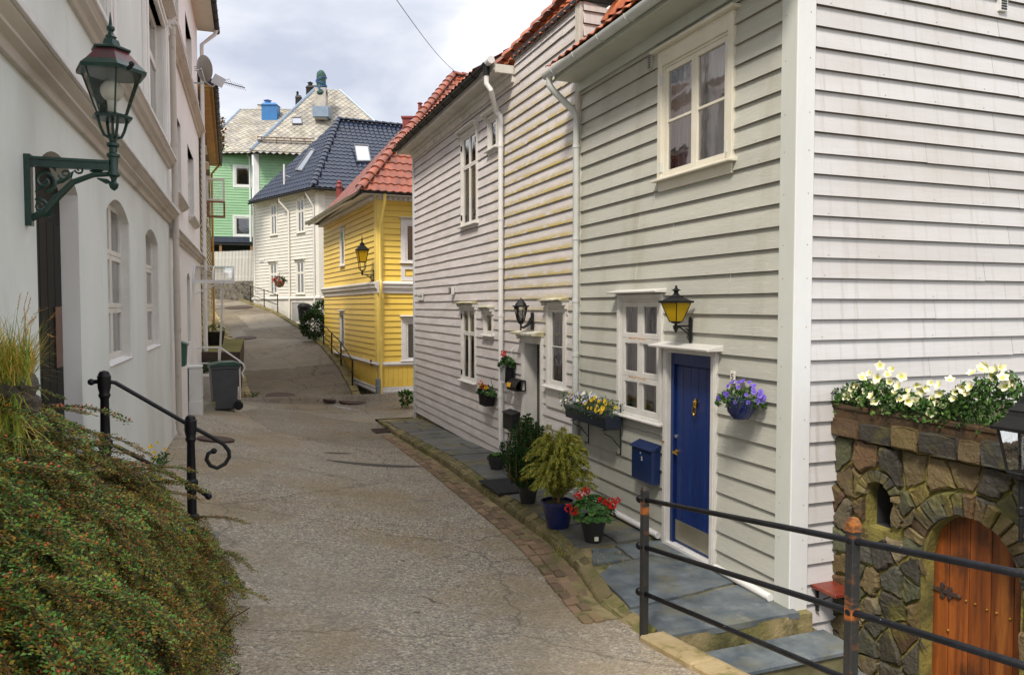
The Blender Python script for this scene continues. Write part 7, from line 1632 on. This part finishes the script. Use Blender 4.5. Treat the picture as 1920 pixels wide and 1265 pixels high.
# terracotta pots half hidden by the bush
p=at(262,945,5.6); t_=thing('potted_plant','dark terracotta pot with small flowers half hidden behind the trailing bush','potted plant',T(*(p+V((0,0,-.1))))); pot(t_,T(p.x,p.y,p.z-.1),.12,.2,mat('pot_brown',(.10,.05,.03),(.16,.09,.05),nz=5,rough=.7)); b=MB(); leafblob(b,p+V((0,0,.1)),.14,.14,.1,160,.02,.04); b.build('foliage',LF_,t_,I4)
for k in range(6): flower(mW,t_,p+V((uni(-.12,.12),uni(-.1,.05),uni(.1,.2))),V((0,-1,.7)))
p=at(335,1004,5.15); t_=thing('potted_plant','orange-rimmed pot of yellow and blue pansies in front of the nearer cast post','potted plant',T(*(p+V((0,0,-.16))))); pot(t_,T(p.x,p.y,p.z-.16),.11,.17,mat('pot_orange',(.45,.13,.03),(.35,.1,.02),nz=5,rough=.6)); b=MB(); leafblob(b,p,.13,.13,.1,200,.02,.04); b.build('foliage',LF_,t_,I4)
for k in range(12): flower(mY if k%4 else mV,t_,p+V((uni(-.13,.13),uni(-.12,.05),uni(.02,.12))),V((uni(-.3,.3),-1,.8)),s=.8)
# hanging basket and dark bin at the off-white house
c=at(524,528,36.6); t_=thing('hanging_basket','round hanging basket of dark red flowers on the off-white house','hanging basket',T(*c)); b=MB(); b.lathe([(.05,-.28),(.2,-.2),(.27,0),(.25,.02)],12); b.build('basket',TWIG,t_,T(*c)); b=MB(); leafblob(b,c,.32,.3,.25,260,.05,.1); b.build('foliage',DLF,t_,I4); b=MB(); b.tube([c,c+V((0,0,.45)),c+V((.3,.6,.45))],.012,4); b.build('bracket',BLACKM,t_,I4)
for k in range(8): flower(mR,t_,c+V((uni(-.25,.25),-.25,uni(0,.2))),V((0,-1,.4)),s=2)
c=at(571,600,33.6); t_=thing('rubbish_bin','rounded black bin standing by the white plinth of the off-white house','bin',T(*c)); b=MB(); b.lathe([(.25,0),(.29,.55),(.31,.56),(.31,.62),(.24,.72),(.1,.76),(.02,.77)],14); b.build('body',BLACKM,t_,T(*c),smooth=True,auto=True); b=MB(); b.tube([(.31,0,.5),(.38,0,.55),(.38,0,.62),(.3,0,.64)],.02,5); b.build('handle',BLACKM,t_,T(*c))
c=at(560,602,35.2); b=MB(); b.box(-.25,.2,-.2,.2,0,.85); b.box(-.27,.22,-.22,.22,.85,.9); tag(b.build('storage_box',TRIM,None,T(*c),bevel=.01),'white box behind the rounded black bin','box')
# tree behind the ochre house
tp=at(409,236,38); tp.x-=.45; tr=thing('tree','small tree with reddish autumn leaves showing behind the dark eave at the left','tree',T(tp.x-.6,tp.y,3)); tb=V((tp.x-.6,tp.y,3)); h=tp.z-3
b=MB(); b.tube([tb,tb+V((0,0,h*.6)),tb+V((.1,0,h))],[.18,.12,.04],7)
for k in range(7): a=k*.9; b.tube([tb+V((0,0,h*(.7+.03*k))),tb+V((.7*cos(a),.7*sin(a),h*(.8+.04*k)))],[.05,.015],5)
b.build('trunk',TWIG,tr,I4); b=MB()
for k in range(26):
    cc=tb+V((uni(-.6,1.0),uni(-1,1),h*uni(.90,1.06)))
    for i in range(110): d=rv(); leaf(b,cc+d*uni(.05,.5),d+rv(),.12,.2,rv())
b.build('crown',leafmat('leaf_autumn',(.10,.13,.03),(.35,.12,.04),isl2=[(.06,.11,.03),(.12,.16,.03),(.40,.14,.06),(.22,.10,.03),(.08,.08,.03)]),tr,I4)
